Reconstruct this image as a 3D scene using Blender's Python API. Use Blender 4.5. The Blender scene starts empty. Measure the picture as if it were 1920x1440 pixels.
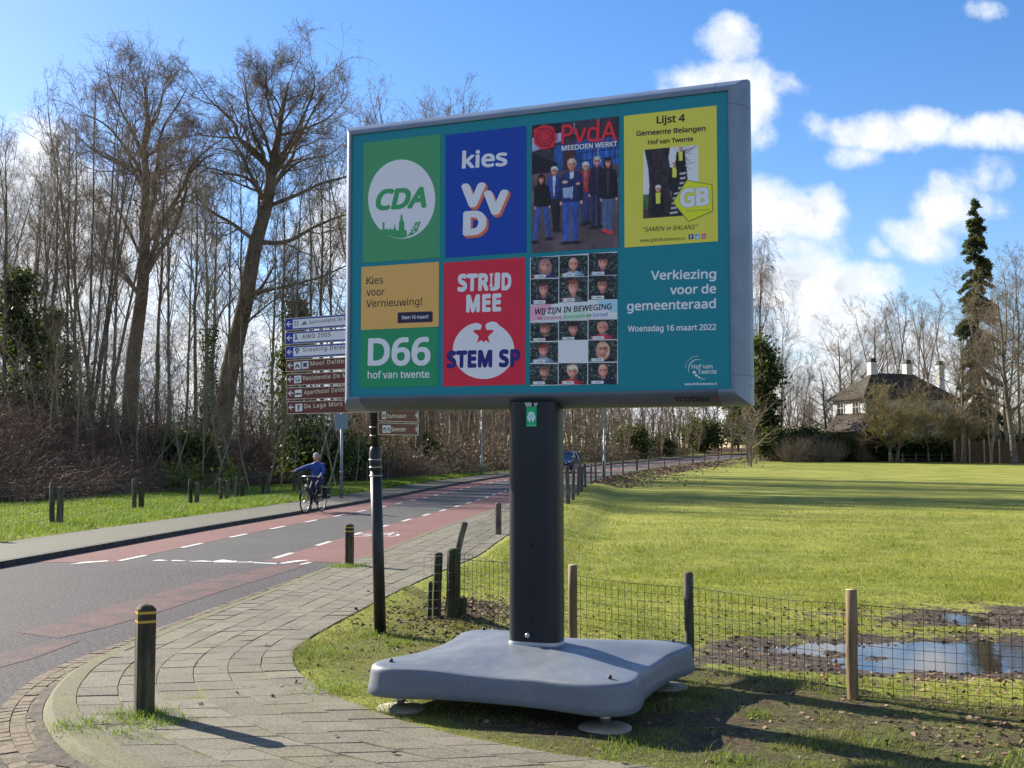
import bpy, bmesh, math, random
import numpy as np
from mathutils import Vector, Matrix

# ------------------------------------------------------------------ camera, sky, sun, exposure
SC = bpy.context.scene
COL = SC.collection
PITCH = math.radians(3.38)
CAM_Z, FPX, CX, CY = 1.6, 2200.0, 960.0, 720.0
cam_data = bpy.data.cameras.new("camera")
cam_data.sensor_width = 36.0
cam_data.lens = 36.0 * FPX / 1920.0
cam_data.clip_start, cam_data.clip_end = 0.1, 6000.0
cam = bpy.data.objects.new("camera", cam_data)
cam.location = (0, 0, CAM_Z)
cam.rotation_euler = (math.radians(90) + PITCH, 0, 0)
COL.objects.link(cam)
SC.camera = cam

SUN_EL = math.radians(27.0)
SUN_DIR = Vector((-0.77, 0.64, 0)).normalized() * math.cos(SUN_EL) + Vector((0, 0, math.sin(SUN_EL)))
SUN_STRENGTH, SKY_STRENGTH = 5.0, 0.078
SC.view_settings.view_transform = 'Standard'
SC.view_settings.look = 'None'
SC.view_settings.gamma = 1.0
SC.view_settings.use_curve_mapping = False
SC.view_settings.exposure = 1.3
SC.cycles.use_denoising = True
SC.cycles.max_bounces = 8
SC.cycles.transparent_max_bounces = 8
SC.cycles.caustics_reflective = False
SC.cycles.caustics_refractive = False

sun_data = bpy.data.lights.new("sun", 'SUN')
sun_data.energy = SUN_STRENGTH
sun_data.angle = math.radians(0.53)
sun_data.color = (1.0, 0.93, 0.80)
sun = bpy.data.objects.new("sun", sun_data)
sun.rotation_euler = SUN_DIR.to_track_quat('Z', 'Y').to_euler()
COL.objects.link(sun)


def ray(px, py):
    a, b = (px - CX) / FPX, (CY - py) / FPX
    c, s = math.cos(PITCH), math.sin(PITCH)
    return Vector((a, c - b * s, s + b * c))


def at_depth(px, py, y):
    r = ray(px, py)
    return Vector((0, 0, CAM_Z)) + r * (y / r.y)


# world: Nishita sky with cumulus at infinity
world = bpy.data.worlds.new("World")
SC.world = world
world.use_nodes = True


class NT:
    """tiny helper to wire shader nodes"""
    def __init__(self, tree):
        self.t = tree
        self.n = tree.nodes
        self.l = tree.links

    def node(self, kind, **kw):
        nd = self.n.new(kind)
        for k, v in kw.items():
            setattr(nd, k, v)
        return nd

    def put(self, sock, v):
        if isinstance(v, bpy.types.NodeSocket):
            self.l.new(v, sock)
        elif v is not None:
            sock.default_value = v

    def math(self, op, a, b=None, c=None, clamp=False):
        nd = self.node('ShaderNodeMath', operation=op, use_clamp=clamp)
        for i, v in enumerate((a, b, c)):
            self.put(nd.inputs[i], v)
        return nd.outputs[0]

    def vmath(self, op, a, b=None, c=None):
        nd = self.node('ShaderNodeVectorMath', operation=op)
        for i, v in enumerate((a, b, c)):
            if v is not None:
                self.put(nd.inputs[i], v)
        return nd.outputs['Value'] if op in ('DOT_PRODUCT', 'LENGTH') else nd.outputs[0]

    def mix(self, f, a, b):
        nd = self.node('ShaderNodeMix', data_type='RGBA')
        self.put(nd.inputs[0], f)
        for i, v in ((6, a), (7, b)):
            if not isinstance(v, bpy.types.NodeSocket):
                v = (*v, 1.0) if len(v) == 3 else v
            self.put(nd.inputs[i], v)
        return nd.outputs[2]

    def noise(self, vec, scale, detail=4, rough=0.55, dist=0.0):
        nd = self.node('ShaderNodeTexNoise')
        self.put(nd.inputs['Vector'], vec)
        nd.inputs['Scale'].default_value = scale
        nd.inputs['Detail'].default_value = detail
        nd.inputs['Roughness'].default_value = rough
        nd.inputs['Distortion'].default_value = dist
        return nd.outputs[0]

    def ramp(self, v, lo, hi, a=0.0, b=1.0, smooth=True):
        nd = self.node('ShaderNodeMapRange')
        nd.interpolation_type = 'SMOOTHSTEP' if smooth else 'LINEAR'
        self.put(nd.inputs[0], v)
        for i, x in ((1, lo), (2, hi), (3, a), (4, b)):
            nd.inputs[i].default_value = x
        return nd.outputs[0]

    def attr(self, name):
        return self.node('ShaderNodeAttribute', attribute_name=name).outputs['Fac']

    def pos(self):
        return self.node('ShaderNodeNewGeometry').outputs['Position']

    def objco(self):
        return self.node('ShaderNodeTexCoord').outputs['Object']


CLOUDS = [  # px, py, rx, ry, density: where each cumulus stands in the sky
    (1365, 85, 62, 52, 1.0), (1340, 160, 110, 48, 1.0), (1415, 200, 70, 90, .95), (1470, 165, 55, 30, .6),
    (1650, 245, 95, 42, .85), (1730, 235, 90, 36, .8), (1850, 250, 130, 34, .8), (1600, 292, 60, 24, .6), (1570, 235, 60, 26, .5),
    (1440, 400, 85, 70, 1.1), (1500, 405, 80, 58, 1.1), (1470, 520, 120, 90, 1.0), (1580, 540, 110, 50, 1.1), (1545, 610, 170, 70, 1.0),
    (1800, 385, 85, 62, .8), (1850, 335, 50, 40, .7), (1740, 445, 75, 42, .85), (1640, 470, 34, 24, .45), (1850, 20, 40, 16, .35),
    (50, 330, 160, 120, 1.2), (160, 420, 210, 160, 1.2), (60, 560, 340, 220, 1.3), (300, 680, 320, 190, 1.2),
    (620, 440, 90, 130, .9), (520, 720, 320, 150, 1.2), (900, 700, 400, 110, 1.0), (1250, 720, 400, 110, .9),
    (1700, 720, 420, 110, .9), (2250, 420, 260, 120, 1.0), (-500, 380, 420, 200, 1.1), (2700, 200, 300, 120, 1.0), (-1300, 100, 500, 260, 1.0),
]


def build_world():
    T = NT(world.node_tree)
    T.n.clear()
    out = T.node('ShaderNodeOutputWorld')
    bg = T.node('ShaderNodeBackground')
    sky = T.node('ShaderNodeTexSky', sky_type='NISHITA')
    sky.sun_disc = False
    sky.sun_elevation = SUN_EL
    sky.sun_rotation = math.atan2(SUN_DIR.x, SUN_DIR.y)
    sky.air_density, sky.dust_density, sky.ozone_density, sky.altitude = 1.0, 0.35, 2.2, 0.0
    tc = T.node('ShaderNodeTexCoord').outputs['Generated']
    sep = T.node('ShaderNodeSeparateXYZ')
    T.put(sep.inputs[0], tc)
    y = T.math('MAXIMUM', sep.outputs[1], 0.04)
    comb = T.node('ShaderNodeCombineXYZ')
    T.put(comb.inputs[0], T.math('DIVIDE', sep.outputs[0], y))
    T.put(comb.inputs[2], T.math('DIVIDE', sep.outputs[2], y))
    uw = comb.outputs[0]
    warp = T.node('ShaderNodeTexNoise')
    T.put(warp.inputs['Vector'], uw)
    warp.inputs['Scale'].default_value = 9.0
    warp.inputs['Detail'].default_value = 3.0
    wv = T.vmath('MULTIPLY_ADD', T.vmath('SUBTRACT', warp.outputs['Color'], (0.5, 0.5, 0.5)), (0.05, 0.0, 0.035), uw)
    cov = None
    for (px, py, rx, ry, dens) in CLOUDS:
        r = ray(px, py)
        u, w = r.x / r.y, r.z / r.y
        iu, iw = FPX / rx / 1.16, FPX / ry / 1.16
        q = T.vmath('MULTIPLY_ADD', wv, (iu, 0, iw), (-u * iu, 0, -w * iw))
        b = T.math('MULTIPLY', T.math('SUBTRACT', 1.0, T.vmath('DOT_PRODUCT', q, q)), dens)
        cov = b if cov is None else T.math('MAXIMUM', cov, b)
    cov = T.math('MAXIMUM', cov, -1.0)
    n1 = T.noise(uw, 13.0, 8, 0.62)
    n2 = T.noise(uw, 40.0, 6, 0.6)
    f = T.math('ADD', cov, T.math('MULTIPLY', T.math('SUBTRACT', n1, 0.5), 3.2))
    f = T.math('ADD', f, T.math('MULTIPLY', T.math('SUBTRACT', n2, 0.5), 0.9))
    mask = T.ramp(f, -0.02, 1.15)
    mask = T.math('MULTIPLY', mask, T.ramp(sep.outputs[1], 0.02, 0.15))
    # rounded billows: grey undersides inside the thick parts
    off = T.vmath('ADD', uw, (0.012, 0, -0.02))
    n3 = T.noise(off, 13.0, 8, 0.62)
    shade = T.ramp(T.math('SUBTRACT', n1, n3), -0.07, 0.07)
    thick = T.ramp(f, 0.5, 1.5)
    cc = T.mix(T.math('MULTIPLY', thick, T.math('SUBTRACT', 1.0, shade)), (5.6, 5.75, 6.0), (3.5, 3.8, 4.4))
    colr = T.node('ShaderNodeHueSaturation')
    colr.inputs['Saturation'].default_value = 1.32
    T.put(colr.inputs['Color'], sky.outputs[0])
    tint = T.node('ShaderNodeMix', data_type='RGBA', blend_type='MULTIPLY')
    tint.inputs[0].default_value = 1.0
    T.put(tint.inputs[6], colr.outputs[0])
    tint.inputs[7].default_value = (0.96, 0.89, 1.0, 1.0)
    # unseen broken cloud added behind the camera to whiten the light on the board
    nb = T.noise(tc, 2.6, 7, 0.6)
    back = T.math('MULTIPLY', T.ramp(nb, 0.48, 0.63, 0.0, 0.7), T.ramp(sep.outputs[1], 0.25, -0.1))
    back = T.math('MULTIPLY', back, T.ramp(sep.outputs[2], 0.02, 0.12))
    mask = T.math('MAXIMUM', mask, back)
    final = T.mix(mask, tint.outputs[2], cc)
    T.put(bg.inputs['Color'], final)
    bg.inputs['Strength'].default_value = SKY_STRENGTH
    T.put(out.inputs[0], bg.outputs[0])


build_world()

# ------------------------------------------------------------------ materials
def lin(c):
    c = c / 255.0
    return c / 12.92 if c <= 0.04045 else ((c + 0.055) / 1.055) ** 2.4


def rgb(r, g, b):
    return (lin(r), lin(g), lin(b))


SHADE = (0.37, 0.44, 0.54)


def shade(r, g, b):
    """paint colour of a print seen in open shade"""
    f = SHADE
    return tuple(min(0.88, max(0.004, c / k)) for c, k in zip(rgb(r, g, b), f))


MATS = {}


def simple(name, col, rough=0.5, metal=0.0, spec=0.5):
    if name in MATS:
        return MATS[name]
    m = bpy.data.materials.new(name)
    m.use_nodes = True
    p = m.node_tree.nodes['Principled BSDF']
    p.inputs['Base Color'].default_value = (*col, 1)
    p.inputs['Roughness'].default_value = rough
    p.inputs['Metallic'].default_value = metal
    p.inputs['Specular IOR Level'].default_value = spec
    MATS[name] = m
    return m


def paint(c):
    """printed vinyl: c is the colour read off the photograph in the billboard's shade"""
    return simple('print_%d_%d_%d' % c, shade(*c), 0.42, 0, 0.3)


def nodemat(name):
    m = bpy.data.materials.new(name)
    m.use_nodes = True
    T = NT(m.node_tree)
    p = m.node_tree.nodes['Principled BSDF']
    MATS[name] = m
    return m, T, p


def bump(T, p, h, strength=0.5, dist=0.02):
    b = T.node('ShaderNodeBump')
    b.inputs['Strength'].default_value = strength
    b.inputs['Distance'].default_value = dist
    T.put(b.inputs['Height'], h)
    T.put(p.inputs['Normal'], b.outputs[0])


def mottled(name, c1, c2, scale=8.0, rough=0.8, bs=0.3, bd=0.01, metal=0.0, stretch=None, spec=0.4):
    m, T, p = nodemat(name)
    co = T.objco()
    if stretch:
        co = T.vmath('MULTIPLY', co, stretch)
    n = T.noise(co, scale, 5, 0.6)
    T.put(p.inputs['Base Color'], T.mix(T.ramp(n, 0.35, 0.65), c1, c2))
    p.inputs['Roughness'].default_value = rough
    p.inputs['Metallic'].default_value = metal
    p.inputs['Specular IOR Level'].default_value = spec
    if bs:
        bump(T, p, T.noise(co, scale * 3, 4), bs, bd)
    return m


def leafmat(name, c1, c2, trans=0.35, scale=1.2, attr=None):
    m, T, p = nodemat(name)
    n = T.noise(T.pos(), scale, 3, 0.6)
    f = T.ramp(n, 0.3, 0.7)
    if attr:
        f = T.math('ADD', T.math('MULTIPLY', f, 0.4), T.math('MULTIPLY', T.attr(attr), 0.6))
    c = T.mix(f, c1, c2)
    T.put(p.inputs['Base Color'], c)
    p.inputs['Roughness'].default_value = 0.6
    p.inputs['Specular IOR Level'].default_value = 0.25
    tr = T.node('ShaderNodeBsdfTranslucent')
    T.put(tr.inputs['Color'], T.mix(0.5, c, (0.25, 0.3, 0.02)))
    mx = T.node('ShaderNodeMixShader')
    mx.inputs[0].default_value = trans
    T.put(mx.inputs[1], p.outputs[0])
    T.put(mx.inputs[2], tr.outputs[0])
    T.put(T.n['Material Output'].inputs[0], mx.outputs[0])
    return m


# ------------------------------------------------------------------ mesh helpers
def mesh_arrays(name, V, faces, mats=None, fmat=None, attrs=None, smooth=False, uv=None):
    """faces: list of (k, n) int arrays (k faces of n corners)"""
    V = np.asarray(V, dtype=np.float64).reshape(-1, 3)
    me = bpy.data.meshes.new(name)
    me.vertices.add(len(V))
    me.vertices.foreach_set('co', V.astype(np.float32).ravel())
    faces = [np.asarray(f, dtype=np.int32) for f in faces if len(f)]
    loops = np.concatenate([f.ravel() for f in faces])
    tot = np.concatenate([np.full(len(f), f.shape[1], dtype=np.int32) for f in faces])
    start = np.concatenate([[0], np.cumsum(tot)[:-1]]).astype(np.int32)
    me.loops.add(len(loops))
    me.loops.foreach_set('vertex_index', loops)
    me.polygons.add(len(tot))
    me.polygons.foreach_set('loop_start', start)
    if fmat is not None:
        me.polygons.foreach_set('material_index', np.asarray(fmat, dtype=np.int32))
    me.polygons.foreach_set('use_smooth', np.full(len(tot), bool(smooth)))
    for m in (mats or []):
        me.materials.append(m)
    for k, a in (attrs or {}).items():
        at = me.attributes.new(k, 'FLOAT', 'POINT')
        at.data.foreach_set('value', np.asarray(a, dtype=np.float32))
    if uv is not None:
        ul = me.uv_layers.new(name='UVMap')
        ul.data.foreach_set('uv', np.asarray(uv, dtype=np.float32)[loops].ravel())
    me.update(calc_edges=True)
    return me


class MB:
    """collects shapes in world coordinates, builds ONE mesh object"""
    def __init__(self):
        self.v, self.f, self.m, self.mats, self.sm = [], [], [], [], []

    def mi(self, mat):
        if mat not in self.mats:
            self.mats.append(mat)
        return self.mats.index(mat)

    def add(self, vs, fs, mat, smooth=False):
        o = len(self.v)
        self.v.extend([tuple(v) for v in vs])
        i = self.mi(mat)
        for f in fs:
            self.f.append([o + k for k in f])
            self.m.append(i)
            self.sm.append(smooth)
        return self

    def box(self, c, s, mat, rot=None, bev=0.0):
        bm = bmesh.new()
        bmesh.ops.create_cube(bm, size=1.0)
        for v in bm.verts:
            v.co = Vector((v.co.x * s[0], v.co.y * s[1], v.co.z * s[2]))
        if bev:
            bmesh.ops.bevel(bm, geom=bm.edges[:] , offset=bev, segments=2, affect='EDGES', profile=0.6)
        M = Matrix.Translation(Vector(c)) @ (rot.to_4x4() if rot is not None else Matrix())
        bm.verts.ensure_lookup_table()
        self.add([M @ v.co for v in bm.verts], [[v.index for v in f.verts] for f in bm.faces], mat)
        bm.free()
        return self

    def tube(self, pts, r, mat, n=8, caps=True, smooth=True, closed=False):
        pts = [Vector(p) for p in pts]
        if not hasattr(r, '__len__'):
            r = [r] * len(pts)
        vs, fs = [], []
        ref = None
        k = len(pts)
        for i, p in enumerate(pts):
            if closed:
                t = (pts[(i + 1) % k] - pts[i - 1]).normalized()
            else:
                t = (pts[min(i + 1, k - 1)] - pts[max(i - 1, 0)]).normalized()
            if ref is None:
                ref = Vector((0, 0, 1)) if abs(t.z) < 0.9 else Vector((1, 0, 0))
            a = t.cross(ref).normalized()
            b = a.cross(t).normalized()
            ref = b
            for j in range(n):
                th = 2 * math.pi * j / n
                vs.append(p + (a * math.cos(th) + b * math.sin(th)) * r[i])
        for i in range(k if closed else k - 1):
            for j in range(n):
                a0, a1 = i * n + j, i * n + (j + 1) % n
                i2 = (i + 1) % k
                fs.append([a0, a1, i2 * n + (j + 1) % n, i2 * n + j])
        if caps and not closed:
            fs.append(list(range(n))[::-1])
            fs.append([(k - 1) * n + j for j in range(n)])
        return self.add(vs, fs, mat, smooth)

    def lathe(self, prof, base, mat, n=16, axis=None, smooth=True):
        """prof: list of (radius, height) from bottom to top"""
        base = Vector(base)
        q = Vector((0, 0, 1)).rotation_difference(Vector(axis)) if axis is not None else None
        vs, fs = [], []
        for r, z in prof:
            for j in range(n):
                th = 2 * math.pi * j / n
                p = Vector((r * math.cos(th), r * math.sin(th), z))
                vs.append(base + (q @ p if q else p))
        for i in range(len(prof) - 1):
            for j in range(n):
                fs.append([i * n + j, i * n + (j + 1) % n, (i + 1) * n + (j + 1) % n, (i + 1) * n + j])
        fs.append(list(range(n))[::-1])
        fs.append([(len(prof) - 1) * n + j for j in range(n)])
        return self.add(vs, fs, mat, smooth)

    def ball(self, c, rad, mat, n=12, m=8):
        vs, fs = [], []
        c = Vector(c)
        for i in range(m + 1):
            ph = math.pi * i / m
            for j in range(n):
                th = 2 * math.pi * j / n
                vs.append(c + Vector((rad[0] * math.sin(ph) * math.cos(th), rad[1] * math.sin(ph) * math.sin(th), rad[2] * math.cos(ph))))
        for i in range(m):
            for j in range(n):
                fs.append([i * n + j, (i + 1) * n + j, (i + 1) * n + (j + 1) % n, i * n + (j + 1) % n])
        return self.add(vs, fs, mat, True)

    def extrude(self, poly, vec, mat):
        """closed prism over polygon (3d points)"""
        n = len(poly)
        poly = [Vector(p) for p in poly]
        vec = Vector(vec)
        vs = poly + [p + vec for p in poly]
        fs = [list(range(n)), [n + i for i in range(n)][::-1]]
        for i in range(n):
            fs.append([i, n + i, n + (i + 1) % n, (i + 1) % n])
        return self.add(vs, fs, mat)

    def build(self, name, parent=None, fix=False):
        me = bpy.data.meshes.new(name)
        vs = self.v
        if parent is not None:
            Mi = root_matrix(parent).inverted()
            vs = [Mi @ Vector(v) for v in vs]
        me.from_pydata([tuple(v) for v in vs], [], self.f)
        for m in self.mats:
            me.materials.append(m)
        me.polygons.foreach_set('material_index', self.m)
        me.polygons.foreach_set('use_smooth', self.sm)
        me.update()
        if fix:
            bm = bmesh.new()
            bm.from_mesh(me)
            bmesh.ops.recalc_face_normals(bm, faces=bm.faces)
            bm.to_mesh(me)
            bm.free()
        o = bpy.data.objects.new(name, me)
        COL.objects.link(o)
        if parent is not None:
            o.parent = parent
        return o


class Lines:
    """each line of writing becomes a part of its own"""
    def __init__(self, parent):
        self.parent = parent

    def add(self, vs, fs, mat):
        MB().add(vs, fs, mat).build('lettering', self.parent)


def root_matrix(o):
    while o.parent is not None:
        o = o.parent
    return o.matrix_basis.copy()


def empty(name, loc=(0, 0, 0), rz=0.0):
    o = bpy.data.objects.new(name, None)
    o.location = loc
    o.rotation_euler = (0, 0, rz)
    o.empty_display_size = 0.2
    COL.objects.link(o)
    return o


def tag(o, label=None, cat=None, group=None, kind=None):
    if label:
        o['label'] = label
    if cat:
        o['category'] = cat
    if group:
        o['group'] = group
    if kind:
        o['kind'] = kind
    return o


def obj(name, me, parent=None):
    o = bpy.data.objects.new(name, me)
    COL.objects.link(o)
    if parent is not None:
        o.parent = parent
    return o


def copy_tree(o, parent=None):
    c = o.copy()
    COL.objects.link(c)
    c.parent = parent
    for ch in list(o.children):
        copy_tree(ch, c)
    return c


SANS, CAPH = None, 0.682
try:  # the sans face that ships inside Blender; the built-in face is the fallback
    SANS = bpy.data.fonts.load(bpy.utils.system_resource('DATAFILES', path='fonts') + '/NotoSansMath-Regular.woff2')
    _cu = bpy.data.curves.new('probe', 'FONT')
    _cu.font, _cu.body = SANS, 'H'
    _ob = bpy.data.objects.new('probe', _cu)
    _me = bpy.data.meshes.new_from_object(_ob)
    CAPH = max(v.co.y for v in _me.vertices)
    bpy.data.objects.remove(_ob)
    bpy.data.curves.remove(_cu)
    bpy.data.meshes.remove(_me)
except Exception:
    SANS, CAPH = None, 0.682


def text_mesh(s, bold=0.0, shear=0.0, spacing=1.0):
    """letters as faces; heavier weights by overlaying shifted copies"""
    cu = bpy.data.curves.new('lettering', 'FONT')
    if SANS is not None:
        cu.font = SANS
    cu.body = s
    cu.size = 1
    cu.shear = shear
    cu.space_character = spacing
    cu.resolution_u = 4
    ob = bpy.data.objects.new('lettering', cu)
    me = bpy.data.meshes.new_from_object(ob)
    n = len(me.vertices)
    co = np.empty(n * 3)
    me.vertices.foreach_get('co', co)
    co = co.reshape(-1, 3)
    fs = [list(p.vertices) for p in me.polygons]
    bpy.data.objects.remove(ob)
    bpy.data.curves.remove(cu)
    bpy.data.meshes.remove(me)
    co[:, 2] = 0
    if bold:
        C, FF = [], []
        k = 8
        for i in range(k):
            a = 2 * math.pi * (i + .5) / k
            C.append(co + np.array([math.cos(a) * bold * 1.08, math.sin(a) * bold * 1.08, i * .00003]))
            FF += [[v + i * n for v in f] for f in fs]
        co, fs = np.concatenate(C), FF
    return co, fs, CAPH + 2 * bold, -bold


class Flat:
    """a real flat surface (a panel, a sign board): artwork is laid on it, in its own plane"""
    def __init__(self, o, u, n):
        self.o, self.u, self.n = Vector(o), Vector(u).normalized(), Vector(n).normalized()
        self.v = self.n.cross(self.u).normalized()

    def uv(self, px, py):
        r = ray(px, py)
        c = Vector((0, 0, CAM_Z))
        t = (self.o - c).dot(self.n) / r.dot(self.n)
        d = c + r * t - self.o
        return d.dot(self.u), d.dot(self.v)

    def p(self, u, v, h=0.0):
        return self.o + self.u * u + self.v * v + self.n * h

    def poly(self, mb, pts, mat, h):
        q = [self.uv(*p) for p in pts]
        a = sum(q[i - 1][0] * q[i][1] - q[i][0] * q[i - 1][1] for i in range(len(q)))
        if a < 0:
            q = q[::-1]
        mb.add([self.p(u, v, h) for u, v in q], [list(range(len(q)))], mat)

    def ell(self, mb, cx, cy, rx, ry, mat, h, n=28, a0=0.0, a1=2 * math.pi):
        self.poly(mb, [(cx + rx * math.cos(a0 + (a1 - a0) * i / n), cy + ry * math.sin(a0 + (a1 - a0) * i / n)) for i in range(n + (0 if a1 - a0 > 6.28 else 1))], mat, h)

    def text(self, mb, s, bl, br, cap, mat, h, bold=0.0, shear=0.0, spacing=1.0, du=0.0, dv=0.0, fit=False):
        co, fs, caph, y0 = text_mesh(s, bold, shear, spacing)
        if fit:
            y0 = co[:, 1].min()
            caph = co[:, 1].max() - y0
        u0, v0 = self.uv(*bl)
        u1, v1 = self.uv(*br)
        ch = self.uv(bl[0], bl[1] - cap)[1] - v0
        x0, x1 = co[:, 0].min(), co[:, 0].max()
        sx = math.hypot(u1 - u0, v1 - v0) / (x1 - x0)
        ca, sa = (u1 - u0) / math.hypot(u1 - u0, v1 - v0), (v1 - v0) / math.hypot(u1 - u0, v1 - v0)
        sy = ch / caph
        vs = []
        for x, y, z in co:
            a, b = (x - x0) * sx, (y - y0) * sy
            vs.append(self.p(u0 + a * ca - b * sa + du, v0 + a * sa + b * ca + dv, h + z))
        mb.add(vs, fs, mat)


# ------------------------------------------------------------------ terrain
def smooth1(t):
    t = np.clip(t, 0, 1)
    return t * t * (3 - 2 * t)


_cy = np.array([-60, 0, 18, 25, 31, 38.7, 47, 55, 67, 79, 92, 112, 132, 150, 175, 210, 260, 330.])
_cx = np.array([-13.5, -6.8, -4.85, -4.2, -3.45, -2.55, -1.75, -1.1, .35, 2.5, 6.0, 13.0, 21, 30, 45, 80, 140, 240.])
_ty = np.linspace(-60, 330, 1560)
_tx = np.interp(_ty, _cy, _cx)
_k = np.exp(-0.5 * (np.arange(-24, 25) / 9.0) ** 2)
_k /= _k.sum()
_tx = np.convolve(np.pad(_tx, 24, mode='edge'), _k, mode='valid')
_tx[:40] = np.interp(_ty[:40], _cy, _cx)


def road_x(y):
    return np.interp(y, _ty, _tx)


def road_slope(y):
    return (road_x(np.asarray(y) + 0.5) - road_x(np.asarray(y) - 0.5))


def road_pt(y, off):
    """point at lateral offset off (right positive) of the centre line"""
    s = road_slope(y)
    L = np.sqrt(1 + s * s)
    return road_x(y) + off / L, y - off * s / L


HALF = 2.5
_zy = [-100, 55, 67, 79, 89, 100, 112, 125, 150, 180, 220, 300, 4000]
_zz = [0, 0, .05, .15, .28, .50, .68, .85, 1.45, 1.9, 2.3, 2.6, 3.0]
_zt = np.linspace(-100, 400, 2001)
_zs = np.convolve(np.pad(np.interp(_zt, _zy, _zz), 24, mode='edge'), _k, mode='valid')


def rise(y):
    return np.where(np.asarray(y) < 380, np.interp(y, _zt, _zs), np.interp(y, _zy, _zz))


def smooth_line(P, n=6, it=2):
    """Catmull-Rom through the points"""
    P = np.asarray(P, float)
    out = []
    for i in range(len(P) - 1):
        p0, p1, p2, p3 = P[max(i - 1, 0)], P[i], P[i + 1], P[min(i + 2, len(P) - 1)]
        for k in range(n):
            t = k / n
            out.append(0.5 * ((2 * p1) + (-p0 + p2) * t + (2 * p0 - 5 * p1 + 4 * p2 - p3) * t * t + (-p0 + 3 * p1 - 3 * p2 + p3) * t ** 3))
    out.append(P[-1])
    return np.array(out)


# edge of the asphalt, outer kerb, inner kerb and grass edge of the near pavement (far -> near -> right)
_fy = np.array([330, 250, 200, 170, 150, 135, 120, 105, 92, 80, 70, 60, 52, 45, 39, 34, 29, 25, 21.5, 19])


def far_line(off):
    x, y = road_pt(_fy, off)
    return list(zip(x, y))


R_LINE = smooth_line(far_line(HALF) + [(-2.72, 16.9), (-3.05, 14.2), (-3.34, 11.6), (-3.46, 10.26), (-3.55, 9.19), (-3.44, 8.2), (-3.2, 7.36), (-2.87, 6.65), (-2.46, 6.05), (-1.85, 5.45), (-1.0, 4.95), (0.1, 4.55), (1.6, 4.2), (4.2, 3.8), (8, 3.3), (16, 2.4)])
K_LINE = smooth_line(far_line(HALF + .02) + [(-2.60, 16.9), (-2.84, 14.2), (-3.10, 11.6), (-3.22, 10.26), (-3.29, 9.19), (-3.19, 8.27), (-2.96, 7.5), (-2.63, 6.85), (-2.25, 6.3), (-1.70, 5.72), (-.9, 5.22), (.17, 4.82), (1.65, 4.48), (4.2, 4.08), (8, 3.58), (16, 2.68)])
I_LINE = smooth_line(far_line(HALF + .15) + [(-2.48, 16.9), (-2.72, 14.2), (-2.98, 11.6), (-3.10, 10.26), (-3.15, 9.19), (-3.02, 8.35), (-2.79, 7.62), (-2.46, 7.0), (-2.1, 6.47), (-1.58, 5.9), (-.82, 5.41), (.22, 5.02), (1.68, 4.68), (4.22, 4.28), (8, 3.78), (16, 2.88)])
E_LINE = smooth_line(far_line(HALF + 1.75) + [(-1.05, 15.6), (-1.38, 13.5), (-1.62, 11.6), (-1.76, 10.3), (-1.74, 9.45), (-1.52, 8.6), (-1.14, 7.85), (-.65, 7.15), (-.18, 6.68), (.4, 6.28), (1.0, 5.98), (1.9, 5.72), (2.6, 5.55), (4.4, 5.25), (8, 4.7), (16, 3.8)])


def signed_dist(X, Y, L):
    """distance to polyline L, positive on its right-hand... side of the meadow (left of travel far->near)"""
    A, B = L[:-1], L[1:]
    best = np.full(X.shape, 1e18)
    sgn = np.ones(X.shape)
    for a, b in zip(A, B):
        d = b - a
        ll = d @ d
        if ll < 1e-12:
            continue
        t = np.clip(((X - a[0]) * d[0] + (Y - a[1]) * d[1]) / ll, 0, 1)
        ex, ey = X - (a[0] + t * d[0]), Y - (a[1] + t * d[1])
        q = ex * ex + ey * ey
        m = q < best
        best = np.where(m, q, best)
        sgn = np.where(m, np.where(d[0] * (Y - a[1]) - d[1] * (X - a[0]) > 0, 1.0, -1.0), sgn)
    return np.sqrt(best) * sgn


def vnoise(x, y, s, seed=0):
    """cheap smooth value noise, vectorised"""
    x, y = np.asarray(x, float) * s + 37.1 * seed, np.asarray(y, float) * s - 11.7 * seed
    xi, yi = np.floor(x), np.floor(y)
    fx, fy = x - xi, y - yi
    fx, fy = fx * fx * (3 - 2 * fx), fy * fy * (3 - 2 * fy)

    def h(a, b):
        q = np.sin(a * 127.1 + b * 311.7 + seed * 74.7) * 43758.5453
        return q - np.floor(q)
    return (h(xi, yi) * (1 - fx) + h(xi + 1, yi) * fx) * (1 - fy) + (h(xi, yi + 1) * (1 - fx) + h(xi + 1, yi + 1) * fx) * fy


def fbm(x, y, s, seed=0, o=4):
    v, a, t = 0, 1.0, 0
    for i in range(o):
        v = v + a * vnoise(x, y, s * 2 ** i, seed + i)
        t += a
        a *= 0.5
    return v / t


LOW = -0.085     # ground under the road
WATER_Z = -0.045


def left_lat(x, y):
    """metres left of the far kerb"""
    s = road_slope(y)
    return ((road_x(y) - np.asarray(x)) / np.sqrt(1 + s * s)) - HALF


def bank_h(x, y):
    lat = left_lat(x, y)
    l0 = np.interp(y, [0, 50, 60, 72, 400], [11.5, 11.5, 9.5, 4.6, 4.2])
    top = np.interp(y, [0, 50, 75, 100, 140, 400], [2.3, 2.3, 1.5, .8, .4, .4])
    return top * smooth1((lat - l0) / 5.0) * (0.85 + 0.3 * fbm(x, y, .25, 5))


def fence_y(x):
    """line of the mesh fence; the verge reaches up to it"""
    return np.interp(x, [-2.2, -1.0, -.55, .5, 1.34, 2.24, 3.7, 8], [17.0, 13.4, 11.0, 9.74, 8.97, 7.82, 7.1, 6.0])


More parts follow.
